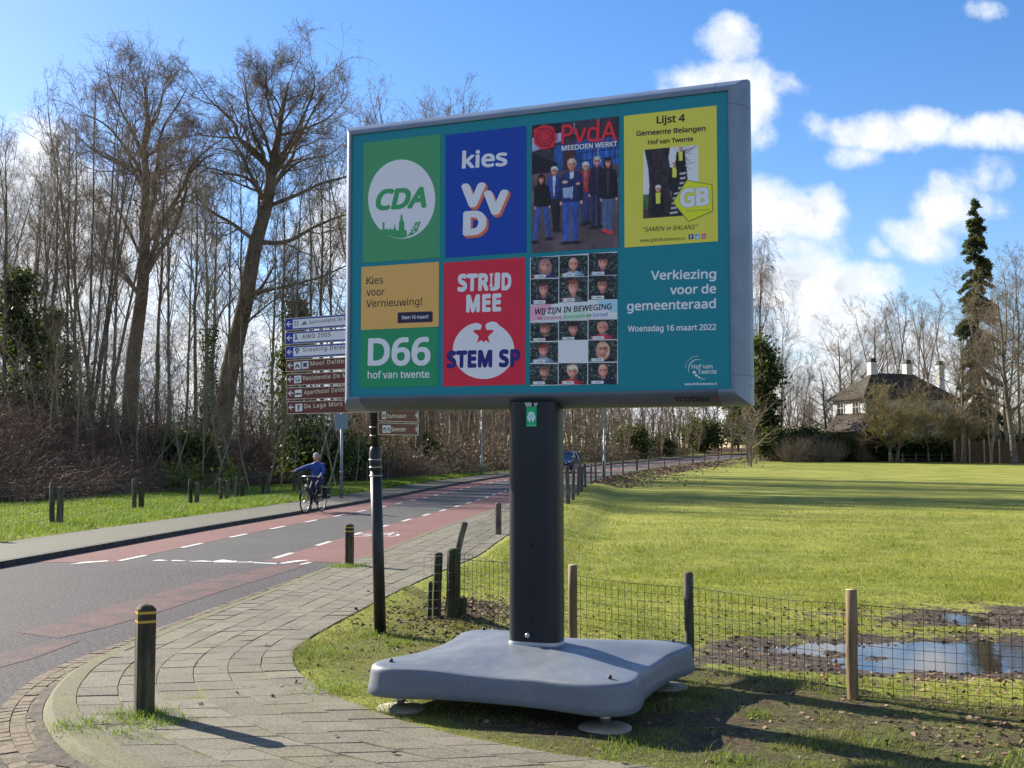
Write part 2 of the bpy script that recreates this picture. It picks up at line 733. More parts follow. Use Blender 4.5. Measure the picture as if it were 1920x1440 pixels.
def puddle(x, y):
    """how deep the wet hollow lies, 0..1"""
    q = ((x - 3.75) / 2.5) ** 2 + ((y - 9.75) / 1.15) ** 2
    q2 = ((x - 5.2) / 2.4) ** 2 + ((y - 11.9) / 1.2) ** 2
    q3 = ((x - 2.3) / .9) ** 2 + ((y - 10.2) / .35) ** 2
    return np.maximum(np.maximum(np.exp(-q * 1.2), .62 * np.exp(-q2 * 1.3)), .55 * np.exp(-q3))


def terr_full(x, y):
    x, y = np.asarray(x, float), np.asarray(y, float)
    sd = signed_dist(x, y, E_LINE)
    near = smooth1((sd + 0.075) / 0.075)
    lat = left_lat(x, y)
    leftm = smooth1((lat - 2.0) / 0.12) * (y > -40)
    z = rise(y)
    lowz = LOW + (0.075) * np.maximum(near, leftm * (sd < 0))
    z = z + lowz
    amp = smooth1(sd / 0.5)
    z = z + amp * (0.035 * (fbm(x, y, .9, 2) - .5) + 0.02 * (fbm(x, y, 4.0, 3, 3) - .5))
    # hump of soil with leaves by the old corner post, bank between footpath and field
    z = z + .10 * np.exp(-(((x + .45) / .45) ** 2 + ((y - 11.6) / 1.1) ** 2)) * near
    fld = smooth1((sd - .6) / 1.2) * smooth1((y - 13) / 6)
    z = z - .22 * fld
    pd = puddle(x, y) * smooth1(sd / .8)
    z = z - pd * (.118 + .055 * (fbm(x, y, 3.2, 90, 3) - .5) + .10 * (fbm(x, y, 1.1, 91, 2) - .5))
    z = z + bank_h(x, y) * (sd < 0)
    return z, sd, lat


def terr(x, y):
    z, _, _ = terr_full(np.array([x], float), np.array([y], float))
    return float(z[0])


def G(px, py, level=0.0):
    """where the ray through a pixel of the photograph meets the ground"""
    r = ray(px, py)
    ys = np.concatenate([np.linspace(4, 40, 721), np.linspace(40.1, 260, 2200)])
    zs = CAM_Z + r.z * ys / r.y
    dz = zs - (rise(ys) + level)
    i = int(np.argmax(dz < 0)) if (dz < 0).any() else len(ys) - 1
    y = ys[i]
    return Vector((r.x * y / r.y, y, CAM_Z + r.z * y / r.y))


# ------------------------------------------------------------------ ground sheet
def axis(c0, c1, step, lo, hi, g):
    a = list(np.arange(c0, c1 + 1e-6, step))
    s, v = step, c1
    while v < hi:
        s *= g
        v += s
        a.append(v)
    s, v = step, c0
    b = []
    while v > lo:
        s *= g
        v -= s
        b.append(v)
    return np.array(b[::-1] + a)


def ground_material():
    m, T, p = nodemat('ground')
    co = T.pos()
    n_big = T.noise(co, 0.35, 4, 0.6)
    n_mid = T.noise(co, 2.2, 5, 0.65)
    n_fine = T.noise(co, 22.0, 5, 0.7)
    n_vf = T.noise(co, 90.0, 3, 0.7)
    grass = T.mix(T.ramp(n_mid, .3, .7), (0.170, 0.205, 0.032), (0.300, 0.305, 0.054))
    grass = T.mix(T.ramp(n_big, .35, .7), grass, (0.37, 0.355, 0.070))
    n_c = T.noise(co, 7.5, 5, 0.75)
    grass = T.mix(T.math('MULTIPLY', T.ramp(n_c, .52, .66), .6), grass, (0.085, 0.105, 0.022))
    grass = T.mix(T.math('MULTIPLY', T.ramp(n_fine, .46, .62), .8), grass, (0.065, 0.080, 0.020))
    grass = T.mix(T.ramp(T.attr('dirt'), .08, .40), grass, T.mix(T.ramp(n_fine, .35, .65), (0.050, 0.055, 0.018), (0.150, 0.150, 0.048)))
    soil = T.mix(T.ramp(n_fine, .35, .65), (0.040, 0.028, 0.018), (0.115, 0.085, 0.055))
    soil = T.mix(T.math('MULTIPLY', T.ramp(n_vf, .55, .7), .6), soil, (0.18, 0.14, 0.09))
    litter = T.mix(T.ramp(n_vf, .35, .65), (0.050, 0.028, 0.016), (0.150, 0.090, 0.050))
    mud = T.mix(T.ramp(n_fine, .35, .65), (0.042, 0.030, 0.020), (0.130, 0.095, 0.065))
    c = grass
    d = T.math('ADD', T.attr('dirt'), T.math('MULTIPLY', T.math('SUBTRACT', n_mid, .5), 1.6))
    d = T.math('ADD', d, T.math('MULTIPLY', T.math('SUBTRACT', n_fine, .5), .9))
    c = T.mix(T.ramp(d, .35, .65), c, soil)
    w = T.math('ADD', T.attr('wood'), T.math('MULTIPLY', T.math('SUBTRACT', n_mid, .5), .7))
    c = T.mix(T.ramp(w, .35, .65), c, litter)
    q = T.math('ADD', T.attr('mud'), T.math('MULTIPLY', T.math('SUBTRACT', n_mid, .5), 1.9))
    q = T.math('ADD', q, T.math('MULTIPLY', T.math('SUBTRACT', n_fine, .5), 1.0))
    wet = T.ramp(q, .32, .58)
    c = T.mix(wet, c, mud)
    T.put(p.inputs['Base Color'], c)
    T.put(p.inputs['Roughness'], T.math('SUBTRACT', .9, T.math('MULTIPLY', wet, .25)))
    p.inputs['Specular IOR Level'].default_value = 0.12
    bump(T, p, T.math('ADD', T.math('MULTIPLY', n_fine, .7), T.math('MULTIPLY', n_vf, .4)), 0.8, 0.035)
    return m


def build_ground():
    xs = axis(-3.0, 6.0, 0.06, -1500, 1500, 1.065)
    ys = axis(4.2, 14.5, 0.06, -150, 3000, 1.045)
    X, Y = np.meshgrid(xs, ys)
    Z, sd, lat = terr_full(X, Y)
    nx, ny = len(xs), len(ys)
    V = np.stack([X, Y, Z], -1).reshape(-1, 3)
    i = np.arange(nx * ny).reshape(ny, nx)
    F = np.stack([i[:-1, :-1], i[:-1, 1:], i[1:, 1:], i[1:, :-1]], -1).reshape(-1, 4)
    wood = np.where(sd < 0, smooth1((lat - np.interp(Y, [0, 50, 60, 72, 400], [10.8, 10.8, 8.8, 4.2, 3.6])) / 1.2), 0.0)
    far = smooth1((Y - 124 - 3 * fbm(X, Y, .2, 8)) / 3.0) * (sd > 3)
    wood = np.maximum(wood, far)
    # leaves caught along the roadside fence and at the old corner
    wood = np.maximum(wood, .75 * np.exp(-(((X + .5) / .7) ** 2 + ((Y - 11.8) / 1.6) ** 2)))
    wood = np.maximum(wood, np.where((sd > 0) & (Y > 60), .72 * np.exp(-((sd - 1.6) / 1.4) ** 2) * smooth1((Y - 70) / 25), 0))
    mud = np.clip(puddle(X, Y) * 1.35, 0, 1) * (sd > 0)
    fence = fence_y(X)
    inside = (sd > 0) & (Y < fence)
    dirt = np.where(inside, .40 + .25 * np.exp(-(((X - .9) / 1.4) ** 2 + ((Y - 7.0) / 1.0) ** 2)) - .25 * np.exp(-(sd / .3) ** 2), 0.04)
    dirt = np.where((sd > 0) & (np.abs(Y - fence) < .35), np.maximum(dirt, .5), dirt)
    dirt = np.where(inside & (X < -.4), dirt - .12, dirt)
    me = mesh_arrays('ground', V, [F], [ground_material()], attrs={'wood': wood.ravel(), 'mud': mud.ravel(), 'dirt': dirt.ravel()}, smooth=True)
    tag(obj('ground', me), kind='structure')


def strip(name, La, Lb, za, zb, mat, uvs=1.0, nacross=2, side=None):
    """sheet between two polylines of equal length"""
    n = len(La)
    t = np.linspace(0, 1, nacross)
    P = La[:, None, :] * (1 - t)[None, :, None] + Lb[:, None, :] * t[None, :, None]
    z = rise(P[..., 1]) + za * (1 - t)[None, :] + zb * t[None, :]
    V = np.concatenate([P, z[..., None]], -1).reshape(-1, 3)
    i = np.arange(n * nacross).reshape(n, nacross)
    F = np.stack([i[:-1, :-1], i[:-1, 1:], i[1:, 1:], i[1:, :-1]], -1).reshape(-1, 4)
    mid = P.mean(1)
    s = np.concatenate([[0], np.cumsum(np.linalg.norm(np.diff(mid, axis=0), axis=1))])
    w = np.linalg.norm(Lb - La, axis=1).mean()
    uv = np.stack([np.broadcast_to(s[:, None], (n, nacross)), np.broadcast_to((t * w)[None, :], (n, nacross))], -1).reshape(-1, 2)
    me = mesh_arrays(name, V, [F], [mat], uv=uv)
    return me


def lat_line(off, y0, y1, n=200):
    y = np.linspace(y0, y1, n)
    x, yy = road_pt(y, off)
    return np.stack([x, yy], -1)


def asphalt(name, c1, c2, speck):
    m, T, p = nodemat(name)
    co = T.pos()
    n1 = T.noise(co, 0.5, 5, 0.6)
    n2 = T.noise(co, 30.0, 5, 0.8)
    n3 = T.noise(T.vmath('MULTIPLY', co, (1.6, .12, 1)), 1.0, 4, .6)
    n4 = T.noise(co, 2.7, 6, .7)
    c = T.mix(T.ramp(n1, .3, .7), c1, c2)
    c = T.mix(T.math('MULTIPLY', T.ramp(n3, .5, .75), .35), c, tuple(k * .7 for k in c1))
    c = T.mix(T.math('MULTIPLY', T.ramp(n4, .52, .70), .5), c, tuple(k * .62 for k in c1))
    c = T.mix(T.math('MULTIPLY', T.ramp(n2, .50, .60), .85), c, speck)
    c = T.mix(T.math('MULTIPLY', T.ramp(n2, .49, .40), .75), c, tuple(k * .30 for k in c1))
    T.put(p.inputs['Base Color'], c)
    p.inputs['Roughness'].default_value = 0.8
    p.inputs['Specular IOR Level'].default_value = 0.2
    bump(T, p, n2, 0.7, 0.012)
    return m


def build_roads():
    grey = asphalt('asphalt', (0.062, 0.059, 0.060), (0.081, 0.077, 0.076), (0.135, 0.129, 0.126))
    purp = asphalt('junction_asphalt', (0.049, 0.042, 0.045), (0.065, 0.055, 0.058), (0.158, 0.138, 0.142))
    red = asphalt('red_asphalt', (0.170, 0.075, 0.066), (0.205, 0.098, 0.086), (0.27, 0.16, 0.145))
    worn = asphalt('worn_red_asphalt', (0.122, 0.061, 0.056), (0.144, 0.081, 0.074), (0.189, 0.123, 0.112))
    T = NT(worn.node_tree)
    pw = T.n['Principled BSDF']
    src = pw.inputs['Base Color'].links[0].from_socket
    wn = T.noise(T.pos(), 3.5, 6, .75)
    T.put(pw.inputs['Base Color'], T.mix(T.ramp(wn, .40, .66), src, (.062, .053, .055)))
    white, T, p = nodemat('road_paint')
    n = T.noise(T.pos(), 14.0, 6, .7)
    T.put(p.inputs['Base Color'], T.mix(T.ramp(n, .52, .64), (.60, .59, .56), (.22, .20, .20)))
    p.inputs['Roughness'].default_value = .7
    RZ = -0.07
    # carriageway: one sheet far, widened to the junction near
    tag(obj('road', strip('road', lat_line(-HALF - .02, 15, 300, 400), lat_line(HALF + .01, 15, 300, 400), RZ, RZ, grey)), kind='structure')
    # junction and side road: from the far kerb down to the near kerb
    rl = R_LINE[R_LINE[:, 1] < 17.6]
    ls = np.stack([np.interp(np.linspace(0, 1, len(rl)), [0, .35, .6, 1], [-7.6, -9.5, -12, -16]), np.interp(np.linspace(0, 1, len(rl)), [0, .35, .6, 1], [17.6, 4, -6, -20])], -1)
    x0, _ = road_pt(np.array([17.6]), -HALF - .02)
    ls[0] = (x0[0], 17.9)
    k = len(rl)
    far = np.stack([road_pt(np.linspace(17.6, -20, k), np.full(k, -HALF - .02))[0], road_pt(np.linspace(17.6, -20, k), np.full(k, -HALF - .02))[1]], -1)
    tag(obj('junction', strip('junction', far, rl, RZ + .002, RZ + .002, purp, nacross=3)), kind='structure')
    # side road continuing behind the camera
    V = [(-40, -30, RZ), (40, -30, RZ), (40, 1.5, RZ), (16, 2.41, RZ), (-7, 4, RZ)]
    me = mesh_arrays('side_road', V, [np.array([[0, 1, 2, 3, 4]])], [purp])
    tag(obj('side_road', me), kind='structure')
    for off0, off1, y0 in ((-HALF, -HALF + 1.25, 17.9), (HALF - 1.5, HALF, 18.3)):
        tag(obj('cycle_lane', strip('cycle_lane', lat_line(off0, y0, 300, 400), lat_line(off1, y0, 300, 400), RZ + .0035, RZ + .0035, red)), kind='structure')
    mb = MB()

    def decal(pts, mat, h):
        P = [G(px, py, RZ) for px, py in pts]
        a = sum(P[i - 1].x * P[i].y - P[i].x * P[i - 1].y for i in range(len(P)))
        if a < 0:
            P = P[::-1]
        mb.add([(v.x, v.y, float(rise(v.y)) + h) for v in P], [list(range(len(P)))], mat)
    # dashes along both lanes
    for off in (-HALF + 1.25, HALF - 1.5):
        y = 18.9 if off > 0 else 18.2
        while y < 150:
            a, b = lat_line(off - .05, y, y + 1.0, 3), lat_line(off + .05, y, y + 1.0, 3)
            for i in range(2):
                q = [a[i], b[i], b[i + 1], a[i + 1]]
                mb.add([(c[0], c[1], float(rise(c[1])) + RZ + .0065) for c in q], [[0, 1, 2, 3]], white)
            y += 2.55
    # give-way block marking across the junction mouth
    W = lambda x, y: (240 + x * 380 / 1920, 960 + y * 140 / 707)
    for pts in ([(235, 462), (300, 455), (385, 462), (330, 469), (238, 468)], [(410, 460), (470, 460), (560, 468), (520, 472), (415, 468)],
                [(565, 468), (640, 468), (690, 462), (800, 470), (790, 476), (600, 474)], [(800, 472), (860, 460), (900, 455), (1000, 468), (1030, 466), (1020, 482), (820, 482)],
                [(1020, 476), (1120, 477), (1170, 472), (1180, 484), (1030, 483)], [(1170, 478), (1260, 484), (1420, 488), (1400, 496), (1200, 488)],
                [(1430, 490), (1540, 472), (1600, 462), (1720, 458), (1700, 464), (1560, 484), (1470, 494)], [(1625, 496), (1700, 482), (1760, 478), (1690, 498), (1640, 503)],
                [(-560, 500), (-420, 478), (-180, 462), (-200, 470), (-430, 492)]):
        decal([W(*q) for q in pts], white, RZ + .0065)
    # bicycle symbol: two wheels and the frame, painted on the lane
    c = G(708, 1003, RZ)
    fwd = Vector((float(road_slope(c.y)), 1, 0)).normalized()
    sid = Vector((fwd.y, -fwd.x, 0))

    def bp(a, b):
        q = Vector((c.x, c.y, 0)) + sid * a + fwd * b
        return (q.x, q.y, float(rise(q.y)) + RZ + .0065)

    def bline(p, q, w=.045):
        d = (Vector(q) - Vector(p)).normalized()
        nn = Vector((-d.y, d.x)) * w
        mb.add([bp(p[0] + nn.x, p[1] + nn.y), bp(q[0] + nn.x, q[1] + nn.y), bp(q[0] - nn.x, q[1] - nn.y), bp(p[0] - nn.x, p[1] - nn.y)], [[0, 1, 2, 3]], white)
    for cx_ in (-.27, .27):
        for i in range(16):
            t0, t1 = 2 * math.pi * i / 16, 2 * math.pi * (i + 1) / 16
            bline((cx_ + .19 * math.cos(t0), -.2 + .42 * math.sin(t0)), (cx_ + .19 * math.cos(t1), -.2 + .42 * math.sin(t1)), .028)
    for p, q in (((-.27, -.2), (-.1, .5)), ((-.1, .5), (.2, .5)), ((.2, .5), (.27, -.2)), ((-.1, .5), (.02, -.2)), ((-.27, -.2), (.02, -.2)), ((.02, -.2), (.2, .5)), ((.2, .5), (.17, .75)), ((.17, .75), (.29, .75)), ((-.16, .62), (-.02, .62))):
        bline(p, q, .028)
    tag(mb.build('road_marking'), kind='structure')
    mb = MB()
    decal([(33, 1188), (110, 1168), (200, 1140), (400, 1085), (520, 1060), (575, 1057), (560, 1066), (420, 1108), (290, 1152), (190, 1180), (110, 1198)], worn, RZ + .005)
    decal([(-60, 1248), (0, 1228), (100, 1202), (150, 1203), (60, 1236), (-60, 1270)], worn, RZ + .005)
    tag(mb.build('worn_road_strip'), kind='structure')


def tile_mesh(name, La, Lb, rows, tl, gap, z0, z1, mat, base_mat, seed, half=True, ymax=46.0, jitter=.0013, thick=.035):
    """paving laid in rows that follow the kerb: every stone is modelled, slightly out of level"""
    rng = np.random.default_rng(seed)
    V, F, tint = [], [], []
    for r in range(rows):
        t0, t1 = r / rows, (r + 1) / rows
        A = La * (1 - t0) + Lb * t0
        B = La * (1 - t1) + Lb * t1
        m = (A + B) / 2
        s = np.concatenate([[0], np.cumsum(np.linalg.norm(np.diff(m, axis=0), axis=1))])
        k = int(s[-1] / tl)
        e = (np.arange(k + 1) + (.5 if (r % 2 and half) else 0)) * tl + (rng.random() * .08)
        e = e[e < s[-1]]

        def at(L, ss):
            return np.stack([np.interp(ss, s, L[:, 0]), np.interp(ss, s, L[:, 1])], -1)
        a0, a1, b0, b1 = at(A, e[:-1]), at(A, e[1:]), at(B, e[:-1]), at(B, e[1:])
        za, zb = z0 * (1 - t0) + z1 * t0, z0 * (1 - t1) + z1 * t1
        for i in range(len(e) - 1):
            if a0[i][1] > ymax:
                continue
            q = np.array([a0[i], b0[i], b1[i], a1[i]])
            cen = q.mean(0)
            g = gap * (.7 + .6 * rng.random())
            dl = np.maximum(np.linalg.norm(q - cen, axis=1, keepdims=True), 1e-6)
            q1 = cen + (q - cen) * (1 - g * .7 / dl)
            q2 = cen + (q - cen) * (1 - (g * .7 + .0035) / dl)
            zq = np.array([za, zb, zb, za]) + rng.normal(0, jitter) + np.array([1, 1, -1, -1]) * rng.normal(0, jitter * .8) + np.array([1, -1, -1, 1]) * rng.normal(0, jitter * .8) + rise(q[:, 1])
            o = len(V)
            for j in range(4):
                V.append((q1[j][0], q1[j][1], zq[j] - thick))
            for j in range(4):
                V.append((q1[j][0], q1[j][1], zq[j] - .005))
            for j in range(4):
                V.append((q2[j][0], q2[j][1], zq[j]))
            for b in (0, 4):
                for j in range(4):
                    F.append((o + b + j, o + b + 4 + j, o + b + 4 + (j + 1) % 4, o + b + (j + 1) % 4))
            F.append((o + 8, o + 11, o + 10, o + 9))
            tint += [rng.random()] * 12
    nv = len(V)
    sel = (La[:, 1] < ymax + 3)
    P, Q = La[sel], Lb[sel]
    for a, b in zip(P, Q):
        V.append((a[0], a[1], z0 - .0040 + float(rise(a[1]))))
        V.append((b[0], b[1], z1 - .0040 + float(rise(b[1]))))
    F2 = [(nv + 2 * i, nv + 2 * i + 2, nv + 2 * i + 3, nv + 2 * i + 1) for i in range(len(P) - 1)]
    tint += [0.5] * (2 * len(P))
    me = mesh_arrays(name, V, [np.array(F + F2)], [mat, base_mat], fmat=[0] * len(F) + [1] * len(F2), attrs={'tint': tint})
    bm = bmesh.new()
    bm.from_mesh(me)
    bmesh.ops.recalc_face_normals(bm, faces=bm.faces)
    for f in bm.faces:
        if f.material_index == 1 and f.normal.z < 0:
            f.normal_flip()
    bm.to_mesh(me)
    bm.free()
    return me


def stone_mat(name, a, b, moss=.22):
    m, T, p = nodemat(name)
    co = T.pos()
    n1, n2 = T.noise(co, 1.3, 5, .65), T.noise(co, 60.0, 4, .7)
    n3 = T.noise(co, 7.0, 5, .7)
    c = T.mix(T.attr('tint'), a, b)
    c = T.mix(T.math('MULTIPLY', T.ramp(n1, .42, .7), moss), c, (0.175, 0.180, 0.060))
    c = T.mix(T.math('MULTIPLY', T.ramp(n3, .48, .66), .55), c, tuple(k * .55 for k in a))
    c = T.mix(T.math('MULTIPLY', T.ramp(n2, .50, .60), .5), c, tuple(k * 1.45 for k in b))
    c = T.mix(T.math('MULTIPLY', T.ramp(n2, .48, .40), .45), c, tuple(k * .5 for k in a))
    T.put(p.inputs['Base Color'], c)
    p.inputs['Roughness'].default_value = .85
    p.inputs['Specular IOR Level'].default_value = .2
    bump(T, p, n2, .5, .006)
    return m


def build_pavements():
    tile = stone_mat('paving_stone', (0.135, 0.120, 0.090), (0.200, 0.178, 0.135))
    brick = stone_mat('gutter_brick', (0.142, 0.109, 0.071), (0.203, 0.161, 0.109), .1)
    kerbm = stone_mat('kerb_stone', (0.133, 0.124, 0.072), (0.156, 0.143, 0.087), .6)
    joint = mottled('mossy_joint', (0.045, 0.038, 0.022), (0.170, 0.170, 0.030), 2.2, .95)
    silt = mottled('silted_joint', (0.040, 0.032, 0.026), (0.100, 0.080, 0.060), 6.0, .95)
    tag(obj('pavement', tile_mesh('pavement', I_LINE, E_LINE, 6, .30, .0065, 0.0, 0.0, tile, joint, 4)), kind='structure')
    sel = I_LINE[:, 1] > 45.5
    far_tile, T, p = nodemat('far_paving')
    bt = T.node('ShaderNodeTexBrick')
    T.put(bt.inputs['Vector'], T.node('ShaderNodeTexCoord').outputs['UV'])
    bt.inputs['Scale'].default_value = 1.0
    bt.inputs['Brick Width'].default_value = .3
    bt.inputs['Row Height'].default_value = .3
    bt.inputs['Mortar Size'].default_value = .012
    bt.inputs['Color1'].default_value = (.066, .060, .043, 1)
    bt.inputs['Color2'].default_value = (.088, .080, .058, 1)
    bt.inputs['Mortar'].default_value = (.034, .034, .014, 1)
    n1 = T.noise(T.pos(), 1.1, 5, .65)
    T.put(p.inputs['Base Color'], T.mix(T.math('MULTIPLY', T.ramp(n1, .4, .7), .5), bt.outputs[0], (.07, .075, .03)))
    p.inputs['Roughness'].default_value = .85
    tag(obj('pavement', strip('pavement', I_LINE[sel], E_LINE[sel], .002, .002, far_tile, nacross=2)), kind='structure')
    # kerb: sloping face up to the paving
    V, F = [], []
    n = len(K_LINE)
    prof = lambda i: [(K_LINE[i], -.10), (K_LINE[i], -.055), (K_LINE[i] * .85 + I_LINE[i] * .15, -.006), (K_LINE[i] * .72 + I_LINE[i] * .28, .002), (I_LINE[i], .003), (I_LINE[i], -.05)]
    for i in range(n):
        for q, z in prof(i):
            V.append((q[0], q[1], z + float(rise(q[1]))))
    for i in range(n - 1):
        for j in range(5):
            F.append((i * 6 + j, i * 6 + j + 1, i * 6 + 7 + j, i * 6 + 6 + j))
    me = mesh_arrays('kerb', V, [np.array(F)], [kerbm], attrs={'tint': np.full(len(V), .5)})
    tag(obj('kerb', me), kind='structure')
    sel = (R_LINE[:, 1] < 17.2)
    gut = tile_mesh('gutter', R_LINE[sel], K_LINE[sel], 3, .105, .004, -.058, -.056, brick, silt, 9, ymax=18, jitter=.0015, thick=.02)
    tag(obj('gutter', gut), kind='structure')
    # earth washed against the kerb round the corner
    sel = (R_LINE[:, 1] < 10.6)
    a, b = K_LINE[sel], R_LINE[sel]
    w = np.clip(1.25 * fbm(a[:, 0] * 3, a[:, 1] * 3, 1.0, 77) - .18, .06, .95) * np.interp(a[:, 1], [4, 5.8, 7.2, 8.4, 10.6], [.95, .95, .62, .5, .35])
    silt_m = mottled('washed_earth', (.040, .030, .022), (.105, .082, .060), 14.0, .95, .8, .01)
    tag(obj('washed_earth', strip('washed_earth', a, a * (1 - w[:, None]) + b * w[:, None], -.044, -.0545, silt_m, nacross=3)), kind='structure')
    # far footpath with dark kerb
    dark = mottled('dark_kerb', (0.020, 0.019, 0.017), (0.050, 0.046, 0.038), 5.0, .8)
    a, b = lat_line(-HALF - .16, -20, 300, 420), lat_line(-HALF - 2.08, -20, 300, 420)
    tag(obj('footpath', strip('footpath', b, a, .005, .005, far_tile)), kind='structure')
    V, F = [], []
    ks = [lat_line(-HALF - .01, -20, 300, 420), lat_line(-HALF - .03, -20, 300, 420), lat_line(-HALF - .16, -20, 300, 420)]
    for i in range(420):
        for q, z in ((ks[0][i], -.09), (ks[1][i], .02), (ks[2][i], .022), (ks[2][i], -.05)):
            V.append((q[0], q[1], z + float(rise(q[1]))))
    for i in range(419):
        for j in range(3):
            F.append((i * 4 + j, i * 4 + 4 + j, i * 4 + 5 + j, i * 4 + 1 + j))
    tag(obj('kerb', mesh_arrays('kerb', V, [np.array(F)], [dark])), kind='structure')


def build_water():
    m, T, p = nodemat('puddle_water')
    p.inputs['Base Color'].default_value = (.035, .028, .02, 1)
    p.inputs['Roughness'].default_value = .03
    p.inputs['IOR'].default_value = 1.33
    bump(T, p, T.noise(T.pos(), 9.0, 2), .05, .01)
    xs, ys = np.linspace(.9, 8.5, 12), np.linspace(8.3, 14.0, 10)
    X, Y = np.meshgrid(xs, ys)
    V = np.stack([X, Y, np.full_like(X, WATER_Z - .036)], -1).reshape(-1, 3)
    i = np.arange(120).reshape(10, 12)
    F = np.stack([i[:-1, :-1], i[:-1, 1:], i[1:, 1:], i[1:, :-1]], -1).reshape(-1, 4)
    tag(obj('puddle', mesh_arrays('puddle', V, [F], [m])), kind='structure')


build_ground()
build_roads()
build_pavements()
build_water()

# ------------------------------------------------------------------ election billboard
BB_YAW = math.radians(-22.5)
BB_U = Vector((math.cos(BB_YAW), math.sin(BB_YAW), 0))       # to the right along the face
BB_N = Vector((math.sin(BB_YAW), -math.cos(BB_YAW), 0))      # out of the face
UP = Vector((0, 0, 1))


